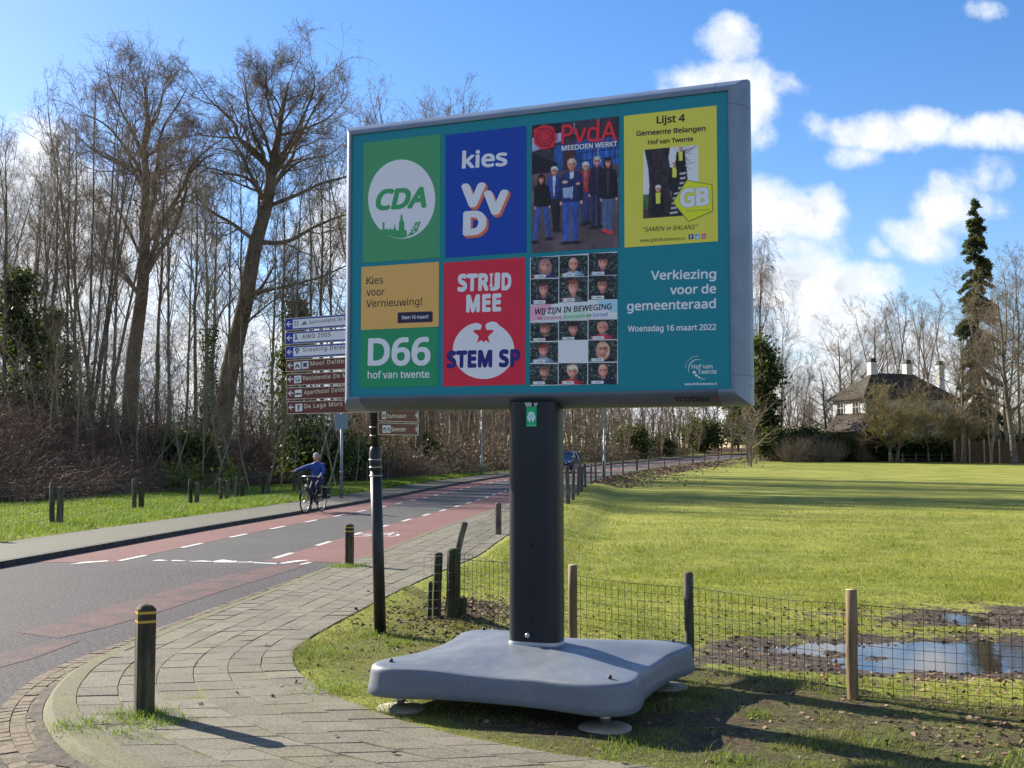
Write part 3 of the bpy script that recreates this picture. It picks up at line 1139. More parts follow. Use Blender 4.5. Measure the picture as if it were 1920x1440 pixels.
class Photo:
    """a printed photograph: painted on a grid, printed as vertex colours on its own sheet"""
    def __init__(self, x0, y0, x1, y1, nx, ny, seed=0):
        self.nx, self.ny = nx, ny
        self.X, self.Y = np.meshgrid(np.linspace(x0, x1, nx), np.linspace(y0, y1, ny))
        self.I = np.zeros((ny, nx, 3))
        self.px = (x1 - x0) / nx
        self.rng = np.random.default_rng(seed)

    def put(self, m, c):
        c = np.asarray(c, float)
        if c.ndim == 1:
            c = c[None, None, :]
        self.I = self.I * (1 - m[..., None]) + c * m[..., None]

    def ell(self, cx, cy, rx, ry, soft=1.3):
        q = np.sqrt(((self.X - cx) / rx) ** 2 + ((self.Y - cy) / ry) ** 2)
        return np.clip((1 - q) * min(rx, ry) / (self.px * soft) + .5, 0, 1)

    def poly(self, pts):
        """soft mask of a polygon: four-sample coverage"""
        out = np.zeros(self.X.shape)
        for dx, dy in ((-.25, -.25), (.25, -.25), (-.25, .25), (.25, .25)):
            x, y = self.X + dx * self.px, self.Y + dy * self.px
            ins = np.zeros(x.shape, bool)
            for i in range(len(pts)):
                (xa, ya), (xb, yb) = pts[i - 1], pts[i]
                if ya != yb:
                    ins ^= ((ya > y) != (yb > y)) & (x < (xb - xa) * (y - ya) / (yb - ya) + xa)
            out += ins * .25
        return out

    def lit(self, c, cx, cy, rx, ry, k=.28, base=.92):
        """colour shaded like a rounded form lit from the upper left"""
        nx, ny = np.clip((self.X - cx) / rx, -1.3, 1.3), np.clip((self.Y - cy) / ry, -1.3, 1.3)
        L = base - k * (.7 * nx + .45 * ny) - .18 * nx * nx
        return np.asarray(c, float)[None, None, :] * L[..., None]

    def cloth(self, c, s, k=.3):
        n = fbm(self.X + 31, self.Y * .6, s, 3)
        return np.asarray(c, float)[None, None, :] * (1 - k + 2 * k * n)[..., None]

    def person(self, x, y, hr, hair, skin=(172, 122, 116), longhair=False, beard=False, glasses=False, bald=False, smile=True):
        if longhair:
            self.put(self.ell(x, y + hr * .45, hr * 1.15, hr * 1.75), self.cloth(hair, 1.6 / hr, .35))
        self.put(self.ell(x, y + hr * 1.1, hr * .42, hr * .55), tuple(v * .66 for v in skin))
        if not bald:
            self.put(self.ell(x + hr * .03, y - hr * .18, hr * .95, hr * 1.12), self.cloth(hair, 2.0 / hr, .4))
        f = self.ell(x, y + hr * .12, hr * .76, hr * 1.02)
        if bald:
            f = self.ell(x, y - hr * .02, hr * .80, hr * 1.12)
        self.put(f, self.lit(skin, x, y + hr * .1, hr * .8, hr * 1.05))
        if not bald:
            fr = self.ell(x - hr * .1, y - hr * .75, hr * .80, hr * .46) * np.clip((y - hr * .30 - self.Y) / self.px + .5, 0, 1)
            self.put(fr * .95, self.cloth(hair, 2.0 / hr, .4))
        if beard:
            b = self.ell(x, y + hr * .78, hr * .62, hr * .42)
            self.put(b * .75, self.cloth(hair, 3.0 / hr, .3))
        for s in (-1, 1):
            self.put(self.ell(x + s * hr * .32, y - hr * .02, hr * .21, hr * .13, 2.0) * .55, tuple(v * .45 for v in skin))
            self.put(self.ell(x + s * hr * .32, y + hr * .02, hr * .10, hr * .06, 1.6) * .8, (40, 30, 34))
            self.put(self.ell(x + s * hr * .34, y - hr * .20, hr * .24, hr * .05, 1.6) * .6, tuple(v * .6 for v in hair))
            self.put(self.ell(x + s * hr * .45, y + hr * .38, hr * .22, hr * .18, 3.0) * .25, (200, 96, 92))
            if glasses:
                g = self.ell(x + s * hr * .33, y + hr * .02, hr * .30, hr * .22) - self.ell(x + s * hr * .33, y + hr * .02, hr * .22, hr * .15)
                self.put(np.clip(g, 0, 1) * .8, (30, 24, 30))
        self.put(self.ell(x + hr * .1, y + hr * .32, hr * .13, hr * .10, 2.2) * .45, tuple(v * .55 for v in skin))
        self.put(self.ell(x - hr * .05, y + hr * .22, hr * .07, hr * .20, 2.2) * .4, tuple(min(255, v * 1.14) for v in skin))
        self.put(self.ell(x, y + hr * .62, hr * .34, hr * .13, 1.8) * .65, (128, 62, 66))
        if smile:
            self.put(self.ell(x, y + hr * .59, hr * .25, hr * .055, 1.4) * .8, (218, 206, 208))

    def build(self, F, corners, Z, h, name, parent):
        """corners TL TR BR BL in the crop's pixels; the grid is laid over that sheet"""
        q = [F.uv(*Z(*c)) for c in corners]
        s, t = np.linspace(0, 1, self.nx), np.linspace(0, 1, self.ny)
        S, T_ = np.meshgrid(s, t)
        Q = np.array(q)
        UV = (Q[0][None, None] * ((1 - S) * (1 - T_))[..., None] + Q[1][None, None] * (S * (1 - T_))[..., None] + Q[2][None, None] * (S * T_)[..., None] + Q[3][None, None] * ((1 - S) * T_)[..., None])
        P = np.array(F.o)[None, None] + UV[..., :1] * np.array(F.u) + UV[..., 1:] * np.array(F.v) + h * np.array(F.n)
        Mi = np.array(root_matrix(parent).inverted())
        V = P.reshape(-1, 3) @ Mi[:3, :3].T + Mi[:3, 3]
        i = np.arange(self.nx * self.ny).reshape(self.ny, self.nx)
        Fc = np.stack([i[:-1, :-1], i[1:, :-1], i[1:, 1:], i[:-1, 1:]], -1).reshape(-1, 4)
        if 'photo_print' not in MATS:
            m, T, p = nodemat('photo_print')
            T.put(p.inputs['Base Color'], T.node('ShaderNodeAttribute', attribute_name='ink').outputs['Color'])
            p.inputs['Roughness'].default_value = .42
            p.inputs['Specular IOR Level'].default_value = .3
        me = mesh_arrays(name, V, [Fc], [MATS['photo_print']])
        c = np.clip(self.I + self.rng.normal(0, 2.5, self.I.shape[:2])[..., None], 0, 255) / 255
        c = np.where(c <= .04045, c / 12.92, ((c + .055) / 1.055) ** 2.4) / np.array(SHADE)
        col = np.concatenate([np.clip(c, .003, .88), np.ones(c.shape[:2] + (1,))], -1)
        at = me.attributes.new('ink', 'FLOAT_COLOR', 'POINT')
        at.data.foreach_set('color', col.astype(np.float32).ravel())
        return obj(name, me, parent)


def build_billboard():
    base = Vector((0.18, 7.86, 0.0))
    root = empty('election_billboard', base, BB_YAW)
    tag(root, 'big teal election billboard full of party posters on a dark column and grey base', 'billboard')
    face = Vector((0.165, 7.80, 0)) + BB_N * .02       # a point of the face plane under the column centre
    teal = simple('teal_panel', shade(0, 93, 113), .38, 0, .35)
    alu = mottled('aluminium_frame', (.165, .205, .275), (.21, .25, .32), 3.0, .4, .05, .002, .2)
    alu_d = mottled('aluminium_frame_dark', (.095, .11, .14), (.12, .135, .165), 3.0, .45, .05, .002, .2)  # same aluminium in a darker tone, for the bottom rail
    seam = simple('dark_seam', (.02, .022, .025), .6)
    body_m = simple('billboard_back', (.10, .11, .12), .5)
    # face extents measured on the plane
    ref = Flat(face, BB_U, BB_N)
    c = [ref.uv(*p) for p in ((661, 248), (1369, 176), (1369, 735), (656, 739))]
    u0, u1 = (c[0][0] + c[3][0]) / 2, (c[1][0] + c[2][0]) / 2
    v1, v0 = (c[0][1] + c[1][1]) / 2, (c[2][1] + c[3][1]) / 2
    F = ref
    D = .36
    # core box with the panel on its front
    mb = MB()
    mb.extrude([F.p(u0 - .01, v0 - .01, -.03), F.p(u1 + .01, v0 - .01, -.03), F.p(u1 + .01, v1 + .01, -.03), F.p(u0 - .01, v1 + .01, -.03)], -BB_N * (D - .06), body_m)
    mb.build('box', root, True)
    mb = MB()
    mb.extrude([F.p(u0 - .004, v0 - .004, 0), F.p(u1 + .004, v0 - .004, 0), F.p(u1 + .004, v1 + .004, 0), F.p(u0 - .004, v1 + .004, 0)], -BB_N * .027, teal)
    mb.build('panel', root, True)
    # rounded frame, mitred corner caps, seams as gaps
    prof = [(0, -.02), (0.0, .012), (.018, .014), (.034, .004), (.052, -.018), (.080, -.065), (.096, -.115), (.102, -.17), (.096, -.225), (.08, -.285), (.052, -.335), (.0, -.36)]
    W, H = u1 - u0, v1 - v0
    CAP = .085

    def rail(a0, a1, edge, name, gap=.0):
        """profile swept along one edge between parameters a0..a1 (metres from its start)"""
        m = MB()
        rings = []
        for a, end in ((a0, 0), (a1, 1)):
            ring = []
            for o, h in prof:
                if edge == 'top':
                    ring.append(F.p(u0 + a, v1 + o, h))
                elif edge == 'bottom':
                    ring.append(F.p(u0 + a, v0 - o, h))
                elif edge == 'left':
                    ring.append(F.p(u0 - o, v0 + a, h))
                else:
                    ring.append(F.p(u1 + o, v0 + a, h))
            rings.append(ring)
        n = len(prof)
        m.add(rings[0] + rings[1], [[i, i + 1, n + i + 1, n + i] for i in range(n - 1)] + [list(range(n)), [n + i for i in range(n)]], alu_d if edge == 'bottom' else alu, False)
        o = m.build(name, root, True)
        return o
    g = .0025
    rail(CAP + g, W - CAP - g, 'top', 'frame_rail')
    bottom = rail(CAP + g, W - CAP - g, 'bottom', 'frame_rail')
    rail(CAP + g, H - CAP - g, 'left', 'frame_rail')
    rail(CAP + g, H - CAP - g, 'right', 'frame_rail')
    for (cu, su) in ((u0, -1), (u1, 1)):
        for (cv, sv) in ((v0, -1), (v1, 1)):
            m = MB()
            n = len(prof)
            r0 = [F.p(cu - su * CAP, cv + sv * o, h) for o, h in prof]
            r1 = [F.p(cu + su * o, cv + sv * o, h) for o, h in prof]
            r2 = [F.p(cu + su * o, cv - sv * CAP, h) for o, h in prof]
            m.add(r0 + r1 + r2, [[i, i + 1, n + i + 1, n + i] for i in range(n - 1)] + [[n + i, n + i + 1, 2 * n + i + 1, 2 * n + i] for i in range(n - 1)] + [list(range(n)), [2 * n + i for i in range(n)]], alu)
            # dark strip just under the seams
            for q, ax in ((r0, F.u * -su), (r2, F.v * -sv)):
                q2 = [p - BB_N * 0 for p in q]
                cen = F.p(cu - su * .04, cv - sv * .04, -.17)
                inner = [cen + (p - cen) * .985 for p in q2]
                m.add(inner + [p + ax * g * 2 for p in inner], [[i, i + 1, n + i + 1, n + i] for i in range(n - 1)], seam)
            m.build('corner_cap', root)
    # bolt heads low on the right end and on the top rail
    for px, py, o, h in ((1404, 708, .098, -.13), (1404, 722, .098, -.12), (1410, 702, .101, -.2)):
        u, v = F.uv(1369, py)
        m = MB()
        m.lathe([(.004, 0), (.004, .006)], F.p(u1 + o - .002, v, h), simple('steel', (.45, .45, .46), .35, .8), 8, F.u)
        m.build('bolt', root)
    # lettering on the lower rail: its lower front facet
    a, b = Vector(F.p(u0, v0 - .052, -.018)), Vector(F.p(u0, v0 - .080, -.065))
    nn = (BB_N * .028 - UP * .047).normalized() if False else F.u.cross((b - a).normalized())
    if nn.dot(BB_N) < 0:
        nn = -nn
    L = Flat(a, F.u, nn)
    m = Lines(bottom)
    L.text(m, 'trotter', (1266, 752.5), (1334, 752.5), 10, simple('ink_dark', (.012, .013, .018), .5), .0015, .012)
    L.text(m, '.eu', (1338, 752.5), (1361, 752.5), 10, simple('ink_orange', (.42, .10, .045), .5), .0015, .0)

    # ------------------------------------------------ posters
    white = paint((158, 166, 200))
    TH = .0012

    def sheet(px, mat, label):
        m = MB()
        q = [F.uv(*p) for p in px]
        us, vs = [p[0] for p in q], [p[1] for p in q]
        l, r = (us[0] + us[3]) / 2, (us[1] + us[2]) / 2
        t, bt = (vs[0] + vs[1]) / 2, (vs[2] + vs[3]) / 2
        m.extrude([F.p(l, bt, .001), F.p(r, bt, .001), F.p(r, t, .001), F.p(l, t, .001)], BB_N * TH, mat)
        o = m.build('poster', root, True)
        o['label'] = label
        return o, (l, bt, r, t)
    h0 = .001 + TH
    K = .0005
    # --- green poster, white disc
    Z = lambda x, y: (640 + x / 4, 140 + y / 4)
    po, _ = sheet([Z(172, 505), Z(748, 452), Z(736, 1378), Z(157, 1408)], paint((50, 112, 82)), 'green poster with a white disc and slanted letters')
    grn = paint((42, 116, 78))
    m = MB()
    F.ell(m, *Z(454, 934), 62.9, 74.3, white, h0 + K, 48)
    F.poly(m, [Z(*p) for p in ((290, 1165), (310, 1162), (312, 1118), (309, 1110), (326, 1108), (325, 1160), (338, 1160), (341, 1142), (345, 1162), (362, 1160), (368, 1148), (375, 1163), (395, 1158), (402, 1112), (408, 1150), (418, 1170), (432, 1166), (435, 1100), (443, 1095), (446, 1062), (453, 1040), (460, 1062), (465, 1095), (473, 1100), (475, 1165), (492, 1170), (495, 1218), (450, 1228), (400, 1222), (340, 1200), (300, 1176))], grn, h0 + 2 * K)
    F.poly(m, [Z(*p) for p in ((560, 1105), (598, 1102), (572, 1175), (545, 1198), (498, 1214))], grn, h0 + 2 * K)
    for a, b in (((545, 1130), (585, 1150)), ((530, 1165), (570, 1130)), ((520, 1180), (560, 1180)), ((575, 1110), (560, 1160)), ((540, 1150), (550, 1195))):
        d = Vector((b[0] - a[0], b[1] - a[1])).normalized() * 2.2
        F.poly(m, [Z(a[0] - d.y, a[1] + d.x), Z(b[0] - d.y, b[1] + d.x), Z(b[0] + d.y, b[1] - d.x), Z(a[0] + d.y, a[1] - d.x)], white, h0 + 3 * K)
    m.build('emblem', po)
    m = Lines(po)
    F.text(m, 'CDA', Z(258, 1020), Z(640, 998), 39, grn, h0 + 2 * K, .032, .2, .98)
    # --- blue poster
    po, _ = sheet([Z(788, 447), Z(1395, 388), Z(1382, 1338), Z(775, 1368)], paint((8, 46, 132)), 'deep blue poster with stacked white letters')
    m = Lines(po)
    F.text(m, 'kies', Z(905, 706), Z(1245, 684), 32, white, h0 + K, .022)
    org = paint((176, 84, 58))
    m = MB()
    for s, bl, br, cap, sh in (('V', Z(896, 1000), Z(1080, 990), 45, 0), ('V', Z(1064, 1056), Z(1250, 1048), 46, 0), ('D', Z(912, 1210), Z(1088, 1200), 46, 0)):
        for k in range(7):
            F.text(m, s, bl, br, cap, org, h0 + K * (1 + .05 * k), .05, sh, 1, .0026 * k, -.0030 * k)
        F.text(m, s, bl, br, cap, white, h0 + 2.5 * K, .05, sh)
    m.build('emblem', po)
    # --- yellow and green poster
    Z = lambda x, y: (640 + x / 4.645, 470 + y / 4.645)
    po, _ = sheet([Z(180, 138), Z(855, 102), Z(845, 665), Z(170, 688)], paint((178, 128, 76)), 'ochre half of a poster with dark lines of writing')
    ink = paint((24, 22, 36))

    def serif_text(lines, s, bl, br, cap, mat, h, bold):
        mm = MB()
        F.text(mm, s, bl, br, cap, mat, h, bold)
        # slab feet under the stems
        co, fs, caph, y0 = text_mesh(s, 0.0)
        x0, x1 = co[:, 0].min(), co[:, 0].max()
        seen = []
        for f in fs:
            for i in f:
                x, y = co[i][:2]
                if abs(y - y0) < .012:
                    seen.append(x)
        seen = sorted(seen)
        grp = []
        for x in seen:
            if grp and x - grp[-1][-1] < .13 + 2 * bold:
                grp[-1].append(x)
            else:
                grp.append([x])
        A, B = F.uv(*bl), F.uv(*br)
        ch = F.uv(bl[0], bl[1] - cap)[1] - A[1]
        sx = math.hypot(B[0] - A[0], B[1] - A[1]) / (x1 - x0)
        sy = ch / caph
        for gq in grp:
            if gq[-1] - gq[0] > .06 and gq[-1] - gq[0] < .22:
                e = .045
                a, b = (gq[0] - x0 - e) * sx, (gq[-1] - x0 + e) * sx
                sl = (B[1] - A[1]) / (B[0] - A[0])
                mm.add([F.p(A[0] + a, A[1] + sl * a, h), F.p(A[0] + b, A[1] + sl * b, h), F.p(A[0] + b, A[1] + sl * b + .065 * sy, h), F.p(A[0] + a, A[1] + sl * a + .065 * sy, h)], [[0, 1, 2, 3]], mat)
        mm.build('lettering', lines.parent)
    m = Lines(po)
    serif_text(m, 'Kies', Z(220, 292), Z(365, 286), 13.3, ink, h0 + K, .004)
    serif_text(m, 'voor', Z(220, 392), Z(378, 388), 13.3, ink, h0 + K, .004)
    serif_text(m, 'Vernieuwing!', Z(218, 493), Z(704, 472), 13.3, ink, h0 + K, .004)
    F.poly(m, [Z(*p) for p in ((500, 538), (790, 529), (798, 536), (797, 613), (790, 621), (498, 632), (491, 625), (492, 545))], paint((26, 24, 48)), h0 + K)
    F.text(m, 'Stem 16 maart!', Z(528, 598), Z(758, 590), 6.6, white, h0 + 2 * K, .012)
    po, _ = sheet([Z(170, 690), Z(845, 667), Z(835, 1182), Z(165, 1192)], paint((24, 106, 76)), 'green half of a poster with large white letters and figures')
    m = Lines(po)
    F.text(m, 'D66', Z(230, 1003), Z(776, 998), 51.5, white, h0 + K, .022)
    serif_text(m, 'hof van twente', Z(230, 1113), Z(768, 1106), 13.3, white, h0 + K, .012)
    # --- red poster
    redp, navy = paint((146, 28, 52)), paint((26, 24, 92))
    po, _ = sheet([Z(893, 100), Z(1607, 62), Z(1595, 1170), Z(882, 1180)], redp, 'red poster with a white tomato and a star')
    m = Lines(po)
    F.text(m, 'STR', Z(1012, 358), Z(1284, 350), 33, white, h0 + K, .045, 0, 1.08)
    F.text(m, 'I', Z(1292, 318), Z(1320, 317), 26, white, h0 + K, .045)
    F.text(m, 'J', Z(1296, 350), Z(1382, 347), 33.5, white, h0 + 1.4 * K, .04, fit=True)
    F.text(m, 'D', Z(1396, 347), Z(1480, 344), 33, white, h0 + K, .045)
    F.text(m, 'MEE', Z(1088, 540), Z(1393, 529), 33.5, white, h0 + K, .045, 0, 1.1)
    F.text(m, 'STEM SP', Z(918, 1024), Z(1560, 1012), 32.5, navy, h0 + 4 * K, .045, 0, 1.08)
    m = MB()
    pts = []
    for i in range(61):
        th = math.radians(-62 + (304) * i / 60)
        pts.append((1240 + 268 * math.cos(th), 868 + 250 * math.sin(th)))
    # two lobes meet at the star
    top = [(1128, 640), (1180, 628), (1215, 640), (1226, 655), (1212, 690), (1150, 690), (1240, 800), (1330, 690), (1268, 690), (1254, 655), (1270, 632), (1310, 618), (1350, 622)]
    pts = [(1240 + 268 * math.cos(math.radians(a)), 868 + 250 * math.sin(math.radians(a))) for a in np.linspace(-58, 238, 60)]
    F.poly(m, [Z(*p) for p in pts + top], white, h0 + K)
    star = []
    for i in range(10):
        r = 98 if i % 2 == 0 else 40
        th = math.radians(-90 + 36 * i)
        star.append(Z(1238 + r * math.cos(th), 732 + r * .92 * math.sin(th)))
    F.poly(m, star, redp, h0 + 2 * K)
    m.build('emblem', po)
    # --- group photo poster
    Z = lambda x, y: (960 + x / 4, 140 + y / 4)
    po, _ = sheet([Z(155, 380), Z(805, 315), Z(797, 1297), Z(145, 1333)], paint((56, 52, 64)), 'photo poster of six people standing before a glass building')
    ph = Photo(150, 330, 800, 1315, 150, 226, 4)
    put, poly, ell = ph.put, ph.poly, ph.ell
    put(np.ones(ph.X.shape), ph.cloth((44, 40, 54), .02, .3))
    put(poly([(140, 400), (372, 395), (372, 475), (140, 540)]), ph.cloth((120, 128, 168), .03, .25))
    put(poly([(140, 330), (372, 330), (372, 410), (140, 430)]), (30, 24, 38))
    put(poly([(470, 480), (810, 480), (810, 705), (470, 710)]), ph.cloth((32, 66, 132), .02, .45))
    put(poly([(320, 505), (400, 505), (400, 712), (310, 712)]), ph.cloth((32, 66, 126), .03, .4))
    for x in range(476, 800, 42):
        put(poly([(x, 490), (x + 6, 490), (x + 6, 708), (x, 708)]), (18, 28, 66))
    for y in (520, 578, 640):
        put(poly([(470, y), (810, y - 14), (810, y - 6), (470, y + 8)]), (20, 30, 70))
    for x, y0, y1 in ((643, 330, 640), (464, 340, 430)):
        put(poly([(x, y0), (x + 9, y0), (x + 9, y1), (x, y1)]) * .8, (126, 140, 184))
    put(poly([(140, 545), (345, 640), (345, 720), (140, 730)]), (24, 21, 32))
    put(poly([(388, 560), (472, 560), (472, 730), (388, 730)]), ph.cloth((58, 38, 44), .03, .3))
    put(poly([(140, 715), (810, 690), (810, 1340), (140, 1340)]), ph.cloth((66, 60, 70), .012, .35))
    put(poly([(140, 840), (810, 800), (810, 880), (140, 930)]) * .6, (96, 92, 106))

    def figure(x, y, hr, top, bot, hx, leg, feet, cj, cl, hair, shirt=None, shoes=(24, 22, 28), w=50, **kw):
        d = leg * .5
        for fx, fy in ((feet[0], feet[1]), (feet[2], feet[3])):
            put(ell(fx + 5, fy + 6, d * 1.5, 12, 3) * .5, (22, 20, 26))
        for sg, fx, fy in ((-1, feet[0], feet[1]), (1, feet[2], feet[3])):
            put(poly([(hx + sg * w * .8, bot - 20), (hx + sg * w * .02, bot - 20), (fx - sg * d * .5, fy), (fx + sg * d * .55, fy)]), ph.lit(cl, (hx + fx) / 2, fy, w, 900, .35) * (.7 + .6 * fbm(ph.X, ph.Y * .5, .05, 9))[..., None])
            put(ell(fx + 5, fy + 3, d * .95, 12), shoes)
        c = ph.lit(cj, x, (top + bot) / 2, w * 1.2, 400, .32) * (.68 + .64 * fbm(ph.X, ph.Y * .7, .045, 5))[..., None]
        for sg in (-1, 1):
            put(poly([(x + sg * w * .7, top + hr * .35), (x + sg * w * 1.02, top + hr * .75), (hx + sg * w * 1.16, (top + bot) / 2 + 30), (hx + sg * w * 1.08, bot - 2), (hx + sg * w * .86, bot - 2), (hx + sg * w * .75, top + hr * 1.6)]), c * .82)
            put(ell(hx + sg * w * .98, bot + 4, hr * .26, hr * .40), (172, 128, 124))
        put(poly([(x - hr * .45, top - 6), (x + hr * .45, top - 6), (x + w * .72, top + hr * .28), (x + w * .95, top + hr * .8), (hx + w * .82, bot), (hx - w * .82, bot), (x - w * .95, top + hr * .8), (x - w * .72, top + hr * .28)]), c)
        if shirt:
            put(poly([(x - hr * .42, top - 4), (x + hr * .46, top - 4), (x + hr * .16, bot - 24), (x - hr * .16, bot - 24)]), ph.cloth(shirt, .06, .2))
        put(poly([(x - 2, top + hr * 1.4), (x + 3, top + hr * 1.4), (hx + 4, bot), (hx - 2, bot)]) * .5, tuple(v * .5 for v in cj))
        ph.person(x, y, hr, hair, **kw)
    GREYH = (158, 160, 172)
    figure(556, 684, 27, 718, 880, 556, 52, (545, 1120, 575, 1110), (134, 36, 46), (34, 44, 88), GREYH, shirt=(112, 84, 94), w=44)
    figure(640, 652, 29, 690, 905, 632, 54, (615, 1150, 660, 1145), (26, 28, 54), (30, 34, 68), GREYH, shirt=(40, 42, 70), w=48, glasses=True)
    figure(320, 698, 27, 738, 915, 330, 44, (330, 1150, 352, 1155), (36, 58, 128), (26, 24, 36), GREYH, shirt=(172, 180, 206), w=50, glasses=True)
    figure(222, 752, 27, 795, 970, 232, 58, (170, 1235, 285, 1215), (24, 22, 30), (40, 68, 138), (26, 18, 24), w=56, longhair=True)
    figure(722, 668, 29, 715, 945, 728, 60, (705, 1180, 735, 1195), (26, 24, 34), (58, 78, 120), (26, 16, 22), shirt=(54, 52, 70), shoes=(196, 44, 52), w=58, longhair=True)
    figure(452, 662, 37, 712, 950, 450, 78, (412, 1255, 482, 1255), (30, 40, 92), (40, 68, 146), (140, 132, 138), shirt=(140, 166, 204), w=78, smile=False)
    put(poly([(368, 800), (440, 772), (526, 756), (530, 800), (450, 832), (372, 836)]), ph.cloth((26, 34, 80), .06, .4))
    put(ell(402, 792, 22, 12), (184, 138, 132))
    put(ell(500, 812, 16, 10), (170, 124, 120))
    put(poly([(385, 835), (440, 835), (440, 915), (390, 915)]) * .8, (128, 154, 194))
    ph.build(F, [(155, 380), (805, 315), (797, 1297), (145, 1333)], lambda x, y: Z(x, y), h0 + K, 'printed_photo', po)
    m = MB()
    rr = (150, 34, 52)
    hexa = [(165, 415), (240, 375), (315, 395), (340, 470), (318, 545), (235, 568), (170, 520)]
    F.poly(m, [Z(*p) for p in hexa], paint(rr), h0 + 13 * K)
    for j, s in enumerate((.78, .56, .34)):
        ang = .35 * (j + 1)
        q = []
        for (x, y) in hexa:
            dx, dy = (x - 250) * s, (y - 470) * s
            q.append((250 + dx * math.cos(ang) - dy * math.sin(ang), 470 + dx * math.sin(ang) + dy * math.cos(ang)))
        F.poly(m, [Z(*p) for p in q], paint((92, 16, 34)), h0 + (14 + j) * K)
        q = [(250 + (x - 250) * .86, 470 + (y - 470) * .86) for x, y in q]
        F.poly(m, [Z(*p) for p in q], paint(rr), h0 + (14.5 + j) * K)
    m.build('emblem', po)
    m = Lines(po)
    F.text(m, 'PvdA', Z(372, 524), Z(790, 494), 36, paint((158, 34, 50)), h0 + 13 * K, .012)
    F.text(m, 'MEEDOEN WERKT', Z(375, 574), Z(793, 538), 9.6, white, h0 + 13 * K, .022)
    # --- yellow poster
    yel = paint((204, 158, 64))
    po, _ = sheet([Z(847, 305), Z(1545, 235), Z(1535, 1255), Z(838, 1293)], yel, 'yellow poster with black writing and a tree photo')
    m = Lines(po)
    black = paint((26, 26, 30))
    F.text(m, 'Lijst 4', Z(1085, 369), Z(1298, 352), 14, black, h0 + K, .022)
    F.text(m, 'Gemeente Belangen', Z(932, 462), Z(1452, 422), 9.6, black, h0 + K, .022)
    F.text(m, 'Hof van Twente', Z(1020, 526), Z(1360, 499), 8.6, black, h0 + K, .022)
    F.text(m, '"SAMEN in BALANS"', Z(985, 1178), Z(1392, 1158), 8.4, black, h0 + K, .006, .2)
    F.text(m, 'www.gbhofvantwente.nl', Z(962, 1256), Z(1300, 1240), 6.2, black, h0 + K, .004)
    ph = Photo(985, 545, 1398, 1065, 84, 106, 6)
    put, poly, ell = ph.put, ph.poly, ph.ell
    put(np.ones(ph.X.shape), ph.cloth((182, 186, 204), .01, .12))
    put(poly([(980, 885), (1110, 885), (1110, 1015), (980, 1015)]), ph.cloth((56, 82, 58), .03, .3))
    put(poly([(980, 1000), (1400, 960), (1400, 1070), (980, 1070)]), ph.cloth((64, 56, 58), .03, .4))
    for _ in range(26):
        x0, y0 = ph.rng.uniform(1190, 1330), ph.rng.uniform(545, 700)
        a_ = ph.rng.uniform(-1.2, 1.0)
        L_ = ph.rng.uniform(60, 170)
        x1, y1 = x0 + L_ * math.cos(a_), y0 + L_ * math.sin(a_)
        w_ = ph.rng.uniform(1.5, 4)
        put(poly([(x0, y0 - w_), (x1, y1), (x0, y0 + w_)]) * .8, (50, 46, 54))
    put(poly([(990, 540), (1188, 540), (1176, 620), (1196, 760), (1192, 900), (1215, 1070), (1030, 1070), (1022, 980), (1032, 820), (1022, 690)]), ph.cloth((36, 32, 40), .05, .45))
    put(poly([(1195, 800), (1310, 690), (1318, 790), (1290, 1070), (1195, 1070)]), ph.cloth((34, 32, 42), .05, .4))
    for i in range(9):
        y = 745 + i * 36
        put(poly([(1250 - i * 8, y), (1308 - i * 8, y - 5), (1308 - i * 8, y + 8), (1250 - i * 8, y + 13)]) * .85, (168, 172, 190))
    for (x, y, s_) in ((1098, 900, 1.0), (1220, 715, .95), (1267, 600, .85)):
        put(poly([(x - 36 * s_, y - 20 * s_), (x + 36 * s_, y - 20 * s_), (x + 46 * s_, y + 90 * s_), (x + 26 * s_, y + 165 * s_), (x - 30 * s_, y + 165 * s_), (x - 48 * s_, y + 90 * s_)]), ph.cloth((22, 22, 30), .05, .4))
        put(poly([(x - 18 * s_, y - 22 * s_), (x + 18 * s_, y - 22 * s_), (x + 16 * s_, y + 62 * s_), (x - 16 * s_, y + 62 * s_)]), ph.cloth((198, 186, 66), .05, .2))
        ph.person(x, y - 52 * s_, 22 * s_, (178, 176, 182), skin=(176, 134, 122))
    ph.build(F, [(988, 565), (1397, 527), (1400, 1050), (983, 1080)], Z, h0 + K, 'printed_photo', po)
    m = MB()
    P = lambda pts, c, k: F.poly(m, [Z(*p) for p in pts], paint(c), h0 + K * k)
    P([(1310, 790), (1503, 825), (1507, 1025), (1325, 1105), (1207, 960)], (70, 110, 50), 6)
    P([(1313, 797), (1498, 830), (1502, 1021), (1327, 1098), (1214, 960)], (196, 170, 34), 6.6)
    F.text(m, 'GB', Z(1256, 1000), Z(1484, 984), 36, paint((110, 116, 130)), h0 + 7.2 * K, .05)
    F.text(m, 'GB', Z(1260, 997), Z(1480, 982), 34.5, paint((176, 182, 204)), h0 + 7.8 * K, .035)
    F.text(m, 'hof van twente', Z(1312, 1032), Z(1480, 1020), 4.6, paint((92, 110, 56)), h0 + 7.2 * K, .0)
    for x, c in ((1325, (34, 52, 110)), (1373, (60, 130, 176)), (1421, (140, 54, 96))):
        y = 1198 - (x - 1325) * .04
        P([(x, y), (x + 36, y - 2), (x + 36, y + 36), (x, y + 38)], c, 1)
    F.text(m, 'f', Z(1336, 1232), Z(1352, 1231), 6.5, white, h0 + 2 * K, .03)
    F.poly(m, [Z(*p) for p in ((1380, 1222), (1392, 1212), (1396, 1206), (1402, 1210), (1400, 1222), (1390, 1228))], white, h0 + 2 * K)
    F.ell(m, *Z(1439, 1214), 2.9, 2.9, white, h0 + 2 * K, 16)
